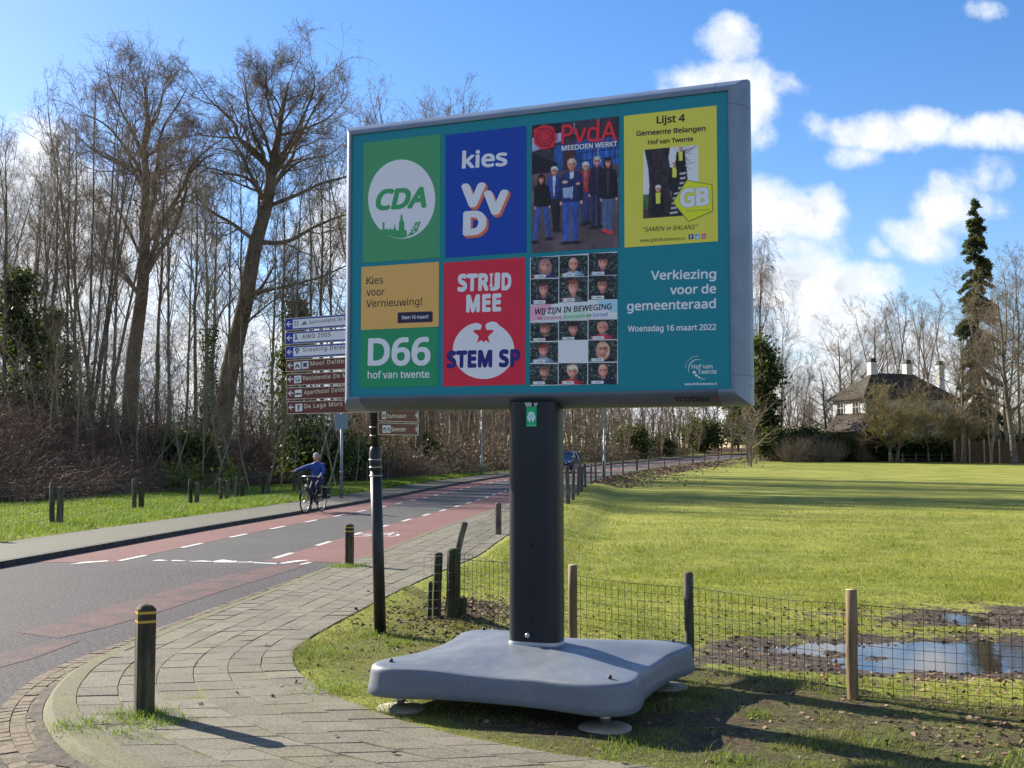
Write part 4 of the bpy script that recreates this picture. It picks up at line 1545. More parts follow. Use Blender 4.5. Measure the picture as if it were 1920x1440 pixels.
    F.ell(m, *Z(1439, 1214), 2.0, 2.0, paint((140, 54, 96)), h0 + 3 * K, 16)
    m.build('emblem', po)
    # --- poster with thirteen portraits
    Z = lambda x, y: (960 + x / 4, 450 + y / 4)
    po, _ = sheet([Z(140, 125), Z(795, 93), Z(790, 1085), Z(133, 1088)], white, 'poster of small portraits in a grid with a pale banner')
    rng = random.Random(5)

    def portrait(q, hair, cloth, bald=False, longh=False, dot=(150, 60, 70), skin=(176, 126, 120), glasses=False, beard=False, short=1.0):
        """q: four corners of the cell TL TR BR BL in crop pixels"""
        ph = Photo(0, 0, 1, 1, 40, 36, rng.randrange(999))
        put, ell = ph.put, ph.ell
        n = fbm(ph.X + rng.random() * 50, ph.Y, 9, 3)
        n2 = fbm(ph.X + rng.random() * 50, ph.Y + 9, 22, 7, 2)
        put(np.ones(n.shape), np.array([22, 32, 36])[None, None] * (.5 + 1.2 * n)[..., None])
        put(np.clip((n2 - .62) * 8, 0, 1) * .8, (96, 112, 118))
        put(np.clip((n2 - .40) * -8, 0, 1) * .6, (12, 16, 20))
        x0 = .5 + rng.uniform(-.03, .03)
        put(ell(x0, 1.12, .42, .40), ph.lit(cloth, x0, .9, .5, .8, .3) * (.75 + .5 * n)[..., None])
        y0 = .38 + rng.uniform(-.02, .02)
        sx = .84                         # cells are wider than tall
        X0, Y0 = ph.X, ph.Y
        ph.X, ph.Y = x0 + (ph.X - x0) / sx, ph.Y
        ph.person(x0, y0, .25, hair, skin, longh, beard, glasses, bald)
        ph.X, ph.Y = X0, Y0
        ph.build(F, q, Z, h0 + K, 'portrait', po)

        def c(a, b):
            x = (q[0][0] * (1 - a) + q[1][0] * a) * (1 - b) + (q[3][0] * (1 - a) + q[2][0] * a) * b
            y = (q[0][1] * (1 - a) + q[1][1] * a) * (1 - b) + (q[3][1] * (1 - a) + q[2][1] * a) * b
            return Z(x, y)
        mm = MB()
        F.poly(mm, [c(*p) for p in [(.1, .87), (.12, .84), (.52, .84), (.54, .87), (.54, .95), (.52, .98), (.12, .98), (.1, .95)]], paint((170, 176, 206)), h0 + 3 * K)
        F.poly(mm, [c(.13 + .035 * math.cos(i * .524), .91 + .05 * math.sin(i * .524)) for i in range(12)], paint(dot), h0 + 4 * K)
        F.poly(mm, [c(*p) for p in [(.26, .9), (.46, .9), (.46, .925), (.26, .925)]], paint((40, 40, 52)), h0 + 4 * K)
        mm.build('name_label', po)
    RED, GR, BL = (150, 60, 70), (110, 160, 128), (96, 140, 190)
    cells = {}
    XS = [(142, 350), (356, 570), (576, 794)]
    XB = [(136, 345), (350, 566), (572, 789)]
    rowsL = [(127, 286), (292, 482), (620, 758), (766, 922), (930, 1086)]
    rowsM = [(116, 275), (278, 466), (606, 750), (756, 918), (924, 1084)]
    rowsR = [(98, 264), (268, 446), (597, 746), (752, 913), (920, 1082)]

    def cell(r, cc):
        f = r / 4
        x0 = XS[cc][0] * (1 - f) + XB[cc][0] * f
        x1 = XS[cc][1] * (1 - f) + XB[cc][1] * f
        rows = (rowsL, rowsM, rowsR)[cc]
        y0, y1 = rows[r]
        sl = -6 * (1 - r / 4) - 1
        return [(x0, y0 - sl * .5), (x1, y0 + sl * .5), (x1, y1 + sl * .5), (x0, y1 - sl * .5)]
    D1 = (26, 22, 30)
    portrait(cell(0, 0), (104, 84, 90), (34, 46, 118), longh=True, dot=RED)
    portrait(cell(0, 1), (120, 90, 80), (120, 144, 184), bald=True, dot=GR)
    portrait(cell(0, 2), (34, 26, 30), (30, 30, 62), dot=BL)
    portrait(cell(1, 0), (40, 32, 36), (28, 28, 40), dot=BL)
    portrait(cell(1, 1), (84, 50, 46), (82, 90, 96), dot=RED, skin=(196, 142, 140))
    portrait(cell(1, 2), (36, 28, 32), (24, 28, 42), glasses=True, dot=GR)
    portrait(cell(2, 0), (74, 52, 50), (26, 26, 36), beard=True, dot=GR)
    portrait(cell(2, 1), (26, 22, 28), (26, 26, 34), dot=BL)
    portrait(cell(2, 2), (128, 96, 92), (160, 44, 84), dot=RED)
    portrait(cell(3, 0), (72, 40, 40), (104, 130, 166), dot=BL, skin=(180, 122, 120))
    portrait(cell(3, 2), (140, 116, 104), (26, 26, 40), longh=True, glasses=True, dot=GR)
    portrait(cell(4, 0), (66, 56, 60), (34, 42, 40), beard=True, dot=GR)
    portrait(cell(4, 1), (160, 146, 138), (142, 40, 56), dot=RED, longh=False)
    portrait(cell(4, 2), (130, 100, 92), (26, 30, 64), bald=True, dot=BL)
    m = MB()
    P = lambda pts, c, k: F.poly(m, [Z(*p) for p in pts], paint(c), h0 + K * k)
    P([(139, 492), (792, 446), (791, 582), (137, 614)], (166, 176, 208), 6)
    P([(139, 492), (298, 481), (292, 520), (250, 545), (215, 600), (137, 608)], (180, 124, 152), 6.6)
    P([(640, 457), (792, 446), (791, 545), (740, 540), (690, 500), (655, 490)], (116, 156, 200), 6.6)
    P([(400, 540), (460, 520), (540, 520), (590, 560), (600, 588), (380, 600)], (136, 178, 164), 6.6)
    F.text(m, 'WIJ ZIJN IN BEWEGING', Z(174, 560), Z(752, 520), 10.8, paint((22, 22, 34)), h0 + 7.4 * K, .016, .12)
    for s, a, b, c in (('Verbindend,', (195, 602), (378, 593), (124, 40, 60)), ('Duurzaam', (388, 591), (548, 581), (36, 108, 78)), ('en', (560, 580), (597, 578), (22, 22, 34)), ('Sociaal', (605, 577), (722, 569), (42, 84, 150))):
        F.text(m, s, Z(*a), Z(*b), 7, paint(c), h0 + 7.4 * K, .006, .12)
    m.build('banner', po)
    # --- writing on the teal panel itself
    panel = [o for o in root.children if o.name.startswith('panel')][0]
    m = Lines(panel)
    for s, a, b, cap in (('Verkiezing', (1042, 300), (1531, 288), 17), ('voor de', (1185, 409), (1531, 399), 17), ('gemeenteraad', (862, 531), (1529, 511), 17), ('Woensdag 16 maart 2022', (870, 688), (1531, 674), 10.8)):
        F.text(m, s, Z(*a), Z(*b), cap, white, K * 2, .017)
    m = MB()
    F.text(m, 'Hof van', Z(1348, 966), Z(1503, 963), 8.2, white, K * 2, .008)
    F.text(m, 'Twente', Z(1393, 1004), Z(1535, 1003), 8.2, white, K * 2, .008)
    F.text(m, 'www.hofvantwente.nl', Z(1295, 1090), Z(1535, 1087), 4.8, white, K * 2, .02)
    arc, arc2 = [], []
    for i in range(25):
        th = math.radians(-62 - 150 * i / 24)
        wd = 6.5 * math.sin(math.pi * i / 24)
        arc.append(Z(1392 + 70 * math.cos(th), 968 + 74 * math.sin(th)))
        arc2.append(Z(1392 + (70 - wd) * math.cos(th), 968 + (74 - wd) * math.sin(th)))
    F.poly(m, arc + arc2[::-1], white, K * 2)
    for x, y, r in ((1367, 992, 12), (1382, 1015, 10), (1403, 1030, 8), (1423, 1039, 6), (1441, 1043, 4)):
        F.ell(m, *Z(x, y), r / 4, r / 4, white, K * 2, 14)
    for i, ch in enumerate('Gemeente'):
        th = math.radians(-172 + 80 * i / 7)
        x, y = 1392 + 88 * math.cos(th), 968 + 92 * math.sin(th)
        tx, ty = -math.sin(th) * 6, math.cos(th) * 6
        F.text(m, ch, Z(x - tx, y - ty), Z(x + tx, y + ty), 2.4, white, K * 2, 0)
    m.build('emblem', panel)

    # ------------------------------------------------ column, tag, base plate
    dark = mottled('anthracite_column', (.012, .014, .021), (.018, .021, .029), 2.0, .42, .03, .002, .2)
    steel = simple('steel', (.45, .45, .46), .35, .8)
    cw, cd = .178, .115
    cpos = Vector((.178, 7.86, 0)) + BB_U * -.015

    def oval(z, s=1.0):
        pts = []
        for i in range(48):
            th = 2 * math.pi * i / 48
            c_, s_ = math.cos(th), math.sin(th)
            e = .62
            x = cw * s * math.copysign(abs(c_) ** e, c_)
            y = cd * s * math.copysign(abs(s_) ** e, s_)
            pts.append(cpos + BB_U * x + BB_N * y + UP * z)
        return pts

    def oval_tube(rings, mat, name):
        mm = MB()
        vs = []
        for z, s in rings:
            vs += oval(z, s)
        fs = [[i * 48 + j, i * 48 + (j + 1) % 48, (i + 1) * 48 + (j + 1) % 48, (i + 1) * 48 + j] for i in range(len(rings) - 1) for j in range(48)]
        fs += [list(range(48))[::-1], [(len(rings) - 1) * 48 + j for j in range(48)]]
        mm.add(vs, fs, mat, False)
        return mm.build(name, root, True)
    zt = F.p(0, v0, 0).z - .06
    oval_tube([(.366, 1.0), (zt, 1.0)], dark, 'column')
    oval_tube([(.335, 1.03), (.358, 1.03), (.3585, .99), (.37, .99)], simple('ring', (.5, .5, .52), .4, .4), 'base_ring')
    front = Flat(cpos + BB_N * (cd + .0005), BB_U, BB_N)
    for px, py, r in ((997, 1022, .011), (996, 1160, .011)):
        mm = MB()
        u, v = front.uv(px, py)
        mm.lathe([(r, 0), (r * .8, .002)], front.p(u, v, .001), simple('hole', (.003, .003, .004), .8), 10, BB_N)
        mm.build('bolt_hole', root)
    mm = MB()
    u, v = front.uv(993, 1190)
    mm.lathe([(.012, 0), (.012, .028), (.016, .029), (.016, .042), (.010, .046)], front.p(u, v, 0), steel, 10, BB_N)
    mm.build('bolt', root)
    # green tag hanging on a strap at the head of the column
    gm = MB()
    grn = paint((14, 122, 84))
    tf = Flat(cpos + BB_N * (cd + .004), BB_U, BB_N)
    Z2 = lambda x, y: (960 + x / 12, 740 + y / 12)
    q = [tf.uv(*Z2(*p)) for p in ((322, 262), (556, 262), (552, 718), (324, 718))]
    gm.extrude([tf.p(*a, 0) for a in q[::-1]], BB_N * .002, grn)
    lt = paint((140, 190, 190))
    tf.ell(gm, *Z2(437, 480), 6.6, 8.0, lt, .0028, 20)
    tf.poly(gm, [Z2(*p) for p in ((345, 500), (365, 470), (420, 560), (418, 622), (392, 622), (385, 585), (350, 545))], lt, .0034)
    tf.poly(gm, [Z2(*p) for p in ((530, 500), (510, 470), (455, 560), (457, 622), (483, 622), (490, 585), (525, 545))], lt, .0034)
    for y in (440, 480, 515):
        tf.poly(gm, [Z2(380, y), Z2(495, y), Z2(495, y + 9), Z2(380, y + 9)], grn, .0038)
    tf.poly(gm, [Z2(436, 560), Z2(446, 560), Z2(458, 622), Z2(416, 622)], grn, .0042)
    tf.poly(gm, [Z2(340, 682), Z2(540, 682), Z2(540, 692), Z2(340, 692)], paint((90, 160, 130)), .003)
    t_ = gm.build('tag', root, True)
    t_['label'] = 'green tag with a white globe held in two hands'
    gm = MB()
    for pts in (((285, 180), (430, 175), (460, 215), (430, 275), (390, 270), (330, 268)), ((495, 190), (595, 185), (550, 268), (520, 262))):
        q = [tf.uv(*Z2(*p)) for p in pts]
        gm.extrude([tf.p(*a, .004) for a in q], BB_N * .004, simple('pale_strap', (.42, .42, .42), .6))
    gm.build('strap', t_, True)

    # moulded base plate: square with proud corners, domed lid
    plastic, T, pn = nodemat('grey_plastic')
    co = T.objco()
    na, nb_, nc = T.noise(co, 1.6, 5, .65), T.noise(co, 7.0, 6, .75), T.noise(T.vmath('MULTIPLY', co, (1, 6, 1)), 9.0, 5, .7)
    c_ = T.mix(T.ramp(na, .3, .7), (.112, .132, .165), (.140, .160, .190))
    c_ = T.mix(T.math('MULTIPLY', T.ramp(nb_, .54, .72), .55), c_, (.205, .200, .190))
    c_ = T.mix(T.math('MULTIPLY', T.ramp(nc, .60, .72), .45), c_, (.26, .265, .27))
    T.put(pn.inputs['Base Color'], c_)
    T.put(pn.inputs['Roughness'], T.ramp(nb_, .3, .7, .42, .62))
    bump(T, pn, nb_, .08, .004)
    bc = base

    def outline(th):
        """radius of the plan outline"""
        c_, s_ = math.cos(th), math.sin(th)
        k = 1.0 / (abs(c_) ** 8 + abs(s_) ** 8) ** (1 / 8)
        f = abs(math.cos(2 * th))
        return .885 * k - .080 * float(smooth1((f - .12) / .66))
    NT_, rings = 144, []
    top = lambda r, th: 0
    spec = [(0.0, .345), (.2, .344), (.4, .335), (.56, .318), (.68, .301), (.75, .292), (.82, .289), (.90, .286), (.950, .283), (.972, .280), (.985, .272), (.993, .258), (.997, .238), (1.0, .20), (1.008, .15), (1.014, .106), (1.004, .099), (.985, .104), (.975, .2)]
    vs = []
    for s, z in spec:
        for j in range(NT_):
            th = 2 * math.pi * j / NT_
            r = outline(th) * s
            f = abs(math.sin(2 * th)) ** 2
            zz = z
            if .6 < s < .95:
                # flat pads at the corners, a shallow sweep between them
                zz = z - .018 * (1 - f) * smooth1((s - .6) / .34) + .008 * f * math.sin(math.pi * (s - .6) / .35)
            if s >= .945:
                zz = z - (.018 * (1 - f) if z > .2 else -.006 * (1 - f))
            vs.append(bc + BB_U * (r * math.cos(th)) + BB_N * (r * math.sin(th)) + UP * zz)
    fs = [[i * NT_ + j, i * NT_ + (j + 1) % NT_, (i + 1) * NT_ + (j + 1) % NT_, (i + 1) * NT_ + j] for i in range(len(spec) - 1) for j in range(NT_)]
    mm = MB()
    mm.add(vs, fs, plastic, True)
    bp = mm.build('base_plate', root, True)
    beige = mottled('beige_pad', (.27, .245, .18), (.36, .325, .245), 6, .75)
    for su in (-1, 1):
        for sn in (-1, 1):
            c_ = bc + BB_U * (.675 * su) + BB_N * (.675 * sn)
            z0 = terr(c_.x, c_.y)
            mm = MB()
            mm.lathe([(.150, -.02), (.157, .004), (.152, .012), (.06, .022), (.045, .026)], (c_.x, c_.y, z0 + .004), beige, 28)
            mm.lathe([(.024, .02), (.024, .14 - z0)], (c_.x, c_.y, z0), steel, 12)
            mm.lathe([(.034, .05), (.034, .085)], (c_.x, c_.y, z0), steel, 12)
            mm.build('foot', root)
            mm = MB()
            d = bc + BB_U * (.72 * su) + BB_N * (.72 * sn)
            mm.lathe([(.013, .26), (.013, .306), (.008, .311)], (d.x, d.y, 0), simple('black_bolt', (.03, .03, .035), .5), 8)
            mm.build('bolt', root)


build_billboard()


# ------------------------------------------------------------------ direction sign post
def build_signpost():
    root = empty('direction_signpost', (-1.19, 10.5, 0))
    tag(root, 'leaning black post carrying stacked blue and brown direction boards behind the billboard', 'signpost')
    black = mottled('black_post_paint', (.010, .010, .012), (.018, .018, .020), 4, .38, .05, .003)
    band = simple('steel_band', (.33, .34, .36), .4, .7)
    y = 10.5
    foot, col, top = at_depth(713.5, 1184, y), at_depth(704.5, 880, y), at_depth(692, 560, y)
    foot.z = terr(foot.x, foot.y) - .05
    mb = MB()
    mb.tube([foot, foot.lerp(col, .5), col], [.053, .052, .050], black, 16)
    d = (col - foot).normalized()
    mb.lathe([(.050, 0), (.056, .02), (.056, .17), (.044, .215), (.036, .225)], col - d * .02, black, 16, d)
    mb.build('post', root)
    mb = MB()
    mb.tube([col + d * .19, top], [.036, .036], black, 14)
    mb.lathe([(.042, 0), (.042, .012), (.02, .035)], top, black, 14, d)
    mb.build('pole', root)
    for py in (862, 876, 892):
        mb = MB()
        c = at_depth(704.5 + (py - 880) * .03, py, y)
        mb.lathe([(.0585, -.006), (.0585, .006)], c, band, 16, d)
        mb.build('band', root)
    for py in (801, 817):
        mb = MB()
        c = at_depth(701 + (py - 800) * .03, py, y)
        mb.lathe([(.038, -.006), (.038, .006)], c, band, 14, d)
        mb.build('band', root)
    blue, brown = paint((10, 34, 120)), paint((70, 36, 34))
    white, ink = paint((172, 178, 200)), paint((44, 46, 58))
    cream = paint((170, 158, 150))
    back = simple('sign_back', (.25, .26, .27), .5, .3)
    Z = lambda x, y_: (520 + x / 5.3333, 570 + y_ / 5.3333)
    # left-pointing boards: plane through the pole, far end further away
    ang = math.radians(-30)
    u = Vector((math.cos(ang), math.sin(ang), 0))
    n = Vector((math.sin(ang), -math.cos(ang), 0))
    F = Flat(at_depth(697, 690, y) + n * .06, u, n)
    h = .0018
    K = .0006

    def board(q, bg):
        m = MB()
        uv = [F.uv(*Z(*p)) for p in q]
        l = (uv[0][0] + uv[3][0]) / 2
        t, b = uv[0][1], uv[3][1]
        r = .12
        m.extrude([F.p(l, b, -.02), F.p(r, b, -.02), F.p(r, t, -.02), F.p(l, t, -.02)], n * .02, back)
        i = .006
        m.add([F.p(l + .002, b + .002, h - .0008), F.p(r - .002, b + .002, h - .0008), F.p(r - .002, t - .002, h - .0008), F.p(l + .002, t - .002, h - .0008)], [[0, 1, 2, 3]], cream)
        m.add([F.p(l + i, b + i, h), F.p(r - i, b + i, h), F.p(r - i, t - i, h), F.p(l + i, t - i, h)], [[0, 1, 2, 3]], bg)
        return m, (l, b, r, t)

    def arrow(m, x, yy, s=1):
        e = 27 * s
        for p in ([(x, yy), (x + e, yy - e * 1.0), (x + e + 11, yy - e * 1.0), (x + 13, yy), (x + e + 11, yy + e), (x + e, yy + e)], [(x + 8, yy - 5), (x + 56 * s, yy - 8), (x + 56 * s, yy + 3), (x + 8, yy + 6)]):
            F.poly(m, [Z(*a) for a in p], white, h + K * 2)
    LB = [(75, 145, 270, 'blue'), (78, 284, 408, 'blue'), (80, 423, 548, 'blue'), (86, 561, 680, 'brown'), (89, 698, 818, 'brown'), (93, 837, 957, 'brown'), (97, 974, 1102, 'brown')]
    texts = ['Sportcomplex De M', 'AWD 2005', 'Scouting Delden', 'Mooi Delden', 'Residentie De M', 'Aparthotel Delden', 'De Lage Mors']
    pos = [((322, 198), (697, 160)), ((250, 350), (536, 325)), ((258, 478), (722, 445)), ((333, 618), (706, 588)), ((260, 765), (694, 733)), ((270, 905), (706, 872)), ((272, 1045), (652, 1017))]
    caps = [33, 43, 40, 43, 43, 42, 43]
    for (x, ya, yb, c), s, (bl, br), cp in zip(LB, texts, pos, caps):
        m, (l, b, r, t) = board([(x, ya), (760, ya - 60), (760, yb - 50), (x, yb)], blue if c == 'blue' else brown)
        ym = (ya + yb) / 2
        arrow(m, x + 15, ym - 4)
        if c == 'blue':
            a = F.uv(*Z(x + 82, ya + 12))
            m.add([F.p(a[0], b + .018, h + K), F.p(r - .012, b + .018, h + K), F.p(r - .012, t - .018, h + K), F.p(a[0], t - .018, h + K)], [[0, 1, 2, 3]], white)
        F.text(m, s, Z(*bl), Z(*br), cp / 5.3333, ink if c == 'blue' else cream, h + K * 2, .007, 0, 1.1)
        # pictograms
        def bx(x0, x1, y0, y1, mat, k):
            F.poly(m, [Z(x0, y0), Z(x1, y0 - (x1 - x0) * .09), Z(x1, y1 - (x1 - x0) * .09), Z(x0, y1)], mat, h + K * k)
        if s.startswith('Sport'):
            F.poly(m, [Z(*p) for p in ((243, 205), (262, 195), (258, 182), (290, 168), (292, 174), (272, 182), (280, 196), (298, 194), (298, 202), (244, 212))], ink, h + K * 3)
            F.ell(m, *Z(285, 186), 1.1, 1.1, ink, h + K * 3, 10)
            F.ell(m, *Z(178, 208), 2.4, 2.4, ink, h + K * 3, 12)
            F.ell(m, *Z(178, 208), 1.6, 1.6, white, h + K * 4, 12)
            F.ell(m, *Z(180, 178), 1.5, 1.5, ink, h + K * 3, 12)
            F.poly(m, [Z(*p) for p in ((203, 170), (212, 168), (208, 218), (203, 220))], ink, h + K * 3)
        elif s.startswith('AWD'):
            F.ell(m, *Z(188, 309), 1.3, 1.5, ink, h + K * 3, 10)
            F.poly(m, [Z(*p) for p in ((180, 314), (192, 314), (196, 330), (205, 350), (212, 358), (204, 361), (192, 344), (186, 362), (179, 362), (184, 336))], ink, h + K * 3)
        elif s.startswith('Scout'):
            F.ell(m, *Z(200, 458), 4.4, 3.4, ink, h + K * 3, 14)
            F.poly(m, [Z(*p) for p in ((194, 465), (206, 464), (208, 496), (192, 497))], ink, h + K * 3)
            F.ell(m, *Z(200, 460), 2.6, 1.0, white, h + K * 4, 14)
        elif s.startswith('Mooi'):
            for x0 in (168, 246):
                bx(x0, x0 + 68, ym - 38 - (x0 - 168) * .09, ym + 36 - (x0 - 168) * .09, white, 2)
            F.poly(m, [Z(*p) for p in ((180, ym + 4), (202, ym - 26), (224, ym + 2), (220, ym + 20), (184, ym + 22))], ink, h + K * 3)
            bx(194, 210, ym + 4, ym + 20, white, 4)
            F.poly(m, [Z(*p) for p in ((254, ym - 30), (304, ym - 34), (296, ym - 8), (306, ym + 14), (290, ym + 8), (270, ym + 8), (256, ym + 18), (264, ym - 8))], ink, h + K * 3)
        elif s.startswith('Resid'):
            bx(171, 242, ym - 38, ym + 36, white, 2)
            F.ell(m, *Z(206, ym - 4), 4.6, 4.6, ink, h + K * 3, 14)
            F.ell(m, *Z(208, ym - 4), 3.4, 3.6, white, h + K * 4, 14)
            bx(196, 222, ym - 2, ym + 18, ink, 5)
            bx(202, 214, ym + 4, ym + 16, white, 6)
        elif s.startswith('Apart'):
            bx(177, 247, ym - 36, ym + 36, white, 2)
            F.poly(m, [Z(*p) for p in ((182, ym - 4), (200, ym - 8), (240, ym - 6), (240, ym + 14), (234, ym + 14), (234, ym + 8), (188, ym + 10), (188, ym + 16), (182, ym + 16))], ink, h + K * 3)
        else:
            bx(182, 251, ym - 36, ym + 38, white, 2)
            F.ell(m, *Z(216, ym - 24), 1.3, 1.3, ink, h + K * 3, 10)
            F.poly(m, [Z(*p) for p in ((200, ym - 24), (206, ym - 28), (216, ym - 12), (232, ym - 30), (236, ym - 24), (222, ym - 2), (222, ym + 28), (214, ym + 28), (212, ym + 6), (206, ym + 28), (200, ym + 26), (208, ym - 4))], ink, h + K * 3)
        o = m.build('direction_board', root)
        o['label'] = ('blue' if c == 'blue' else 'brown') + ' direction board reading ' + s
    # two boards pointing right, edge turned away
    ang = math.radians(55)
    u2 = Vector((math.cos(ang), math.sin(ang), 0))
    n2 = Vector((math.sin(ang), -math.cos(ang), 0))
    F = Flat(at_depth(706, 790, y) + n2 * .02, u2, n2)
    brown2 = paint((74, 46, 42))
    for ya, yb, s, x0, x1, yt, icons in ((1050, 1178, 'Zoutmuseum', 1092, 1286, 1140, ((1046, 1084),)), (1190, 1312, 'Sevenster', 1138, 1286, 1274, ((1050, 1090), (1094, 1130)))):
        m = MB()
        a, b = F.uv(*Z(1004, ya)), F.uv(*Z(1412, yb))
        t0, b0 = F.uv(*Z(1208, ya))[1], F.uv(*Z(1208, yb))[1]
        m.extrude([F.p(a[0], b0, -.02), F.p(b[0], b0, -.02), F.p(b[0], t0, -.02), F.p(a[0], t0, -.02)], n2 * .02, back)
        m.add([F.p(a[0] + .002, b0 + .002, .001), F.p(b[0] - .002, b0 + .002, .001), F.p(b[0] - .002, t0 - .002, .001), F.p(a[0] + .002, t0 - .002, .001)], [[0, 1, 2, 3]], cream)
        m.add([F.p(a[0] + .008, b0 + .006, h), F.p(b[0] - .014, b0 + .006, h), F.p(b[0] - .014, t0 - .006, h), F.p(a[0] + .008, t0 - .006, h)], [[0, 1, 2, 3]], brown2)
        F.text(m, s, Z(x0, yt), Z(x1, yt), 43 / 5.3333, cream, h + K, .012)
        yc = (ya + yb) / 2
        for i0, i1 in icons:
            F.poly(m, [Z(i0, yc - 38), Z(i1, yc - 38), Z(i1, yc + 36), Z(i0, yc + 36)], white, h + K)
            F.poly(m, [Z(i0 + 8, yc + 22), Z(i0 + 8, yc - 4), Z((i0 + i1) / 2, yc - 24), Z(i1 - 8, yc - 4), Z(i1 - 8, yc + 22)], ink, h + K * 2)
            F.poly(m, [Z(i0 + 16, yc + 18), Z(i0 + 16, yc), Z(i1 - 16, yc), Z(i1 - 16, yc + 18)], white, h + K * 3)
        F.poly(m, [Z(*p) for p in ((1406, yc), (1388, yc - 27), (1380, yc - 27), (1396, yc), (1380, yc + 27), (1388, yc + 27))], white, h + K)
        F.poly(m, [Z(*p) for p in ((1372, yc - 4), (1400, yc - 4), (1400, yc + 4), (1372, yc + 4))], white, h + K)
        o = m.build('direction_board', root)
        o['label'] = 'brown direction board reading ' + s + ' with an arrow to the right'


build_signpost()

# ------------------------------------------------------------------ bollards
def build_bollards():
    wood = mottled('mossy_bollard_wood', (.030, .024, .015), (.105, .085, .048), 5.0, .9, .6, .01, stretch=(3, 3, .5))
    yel = simple('yellow_band', (.52, .33, .03), .55)
    for px, py, top, rz, w, lab in ((270, 1337, 1132, math.radians(28), .108, 'weathered square wooden bollard with two yellow bands standing in the foreground pavement'),
                                    (655, 1060, 982, math.radians(-12), .105, 'square bollard with yellow bands farther off, beside the red cycle lane')):
        g = G(px, py)
        H = CAM_Z + ray(px, top).z * (g.y / ray(px, top).y)
        root = empty('bollard', (g.x, g.y, 0), rz)
        tag(root, lab, 'bollard', 'wooden bollards along the pavement edge')
        R = Matrix.Rotation(rz, 3, 'Z')

        def sq(h, s):
            c = .012
            q = [(s - c, -s), (s, -s + c), (s, s - c), (s - c, s), (-s + c, s), (-s, s - c), (-s, -s + c), (-s + c, -s)]
            return [Vector((g.x, g.y, h)) + R @ Vector((a, b, 0)) for a, b in q]

        def loft(m, spec, mat):
            vs = []
            for h, s in spec:
                vs += sq(h, s)
            fs = [[i * 8 + j, i * 8 + (j + 1) % 8, (i + 1) * 8 + (j + 1) % 8, (i + 1) * 8 + j] for i in range(len(spec) - 1) for j in range(8)]
            m.add(vs, fs + [[(len(spec) - 1) * 8 + j for j in range(8)], list(range(8))[::-1]], mat)
        s = w / 2 * 1.02
        b = [H - .115, H - .115 + .019, H - .060, H - .060 + .019]
        m = MB()
        loft(m, [(-.1, s), (b[0], s), (b[0] + .001, s - .006), (b[1] - .001, s - .006), (b[1], s), (b[2], s), (b[2] + .001, s - .006), (b[3] - .001, s - .006), (b[3], s), (H - .03, s), (H - .008, s * .62), (H, s * .2)], wood)
        m.build('post', root)
        for k in (0, 2):
            m = MB()
            loft(m, [(b[k] + .0012, s - .0045), (b[k] + .0014, s + .0006), (b[k + 1] - .0014, s + .0006), (b[k + 1] - .0012, s - .0045)], yel)
            m.build('band', root)


# ------------------------------------------------------------------ fences
def wood_post(m, foot, h, r, mat, lean=(0, 0), n=9, seed=0, chamfer=True):
    rng = random.Random(seed)
    foot = Vector(foot)
    top = foot + Vector((lean[0], lean[1], h))
    pts = [foot - UP * .15] + [foot.lerp(top, t) + Vector((rng.uniform(-1, 1), rng.uniform(-1, 1), 0)) * r * .12 for t in (0, .35, .7)] + ([top - (top - foot).normalized() * r * .35, top] if chamfer else [top])
    rr = [r * rng.uniform(.96, 1.06) for _ in range(4)] + ([r, r * .72] if chamfer else [r])
    m.tube(pts, rr, mat, n)


def wire_mesh(m, pts, h, nx, ny, mat, r=.0011, sag=0.0, seed=1, z0=.02):
    """welded mesh along a polyline of ground points"""
    rng = random.Random(seed)
    P = [Vector(p) for p in pts]
    d = [0]
    for a, b in zip(P, P[1:]):
        d.append(d[-1] + (b - a).length)

    def at(s, z):
        for i in range(len(P) - 1):
            if s <= d[i + 1] + 1e-6:
                t = (s - d[i]) / (d[i + 1] - d[i])
                return P[i].lerp(P[i + 1], t) + UP * (z + z0 - sag * 4 * t * (1 - t) * z / h)
        return P[-1] + UP * (z + z0)
    L = d[-1]
    for i in range(nx + 1):
        s = L * i / nx
        w = rng.uniform(-.004, .004)
        m.tube([at(s, 0), at(min(L, max(0, s + w)), h * .5), at(s, h)], r, mat, 3, False, False)
    for j in range(ny + 1):
        z = h * j / ny
        m.tube([at(L * i / 24, z + rng.uniform(-.003, .003)) for i in range(25)], r * (1.3 if j in (0, ny) else 1), mat, 3, False, False)


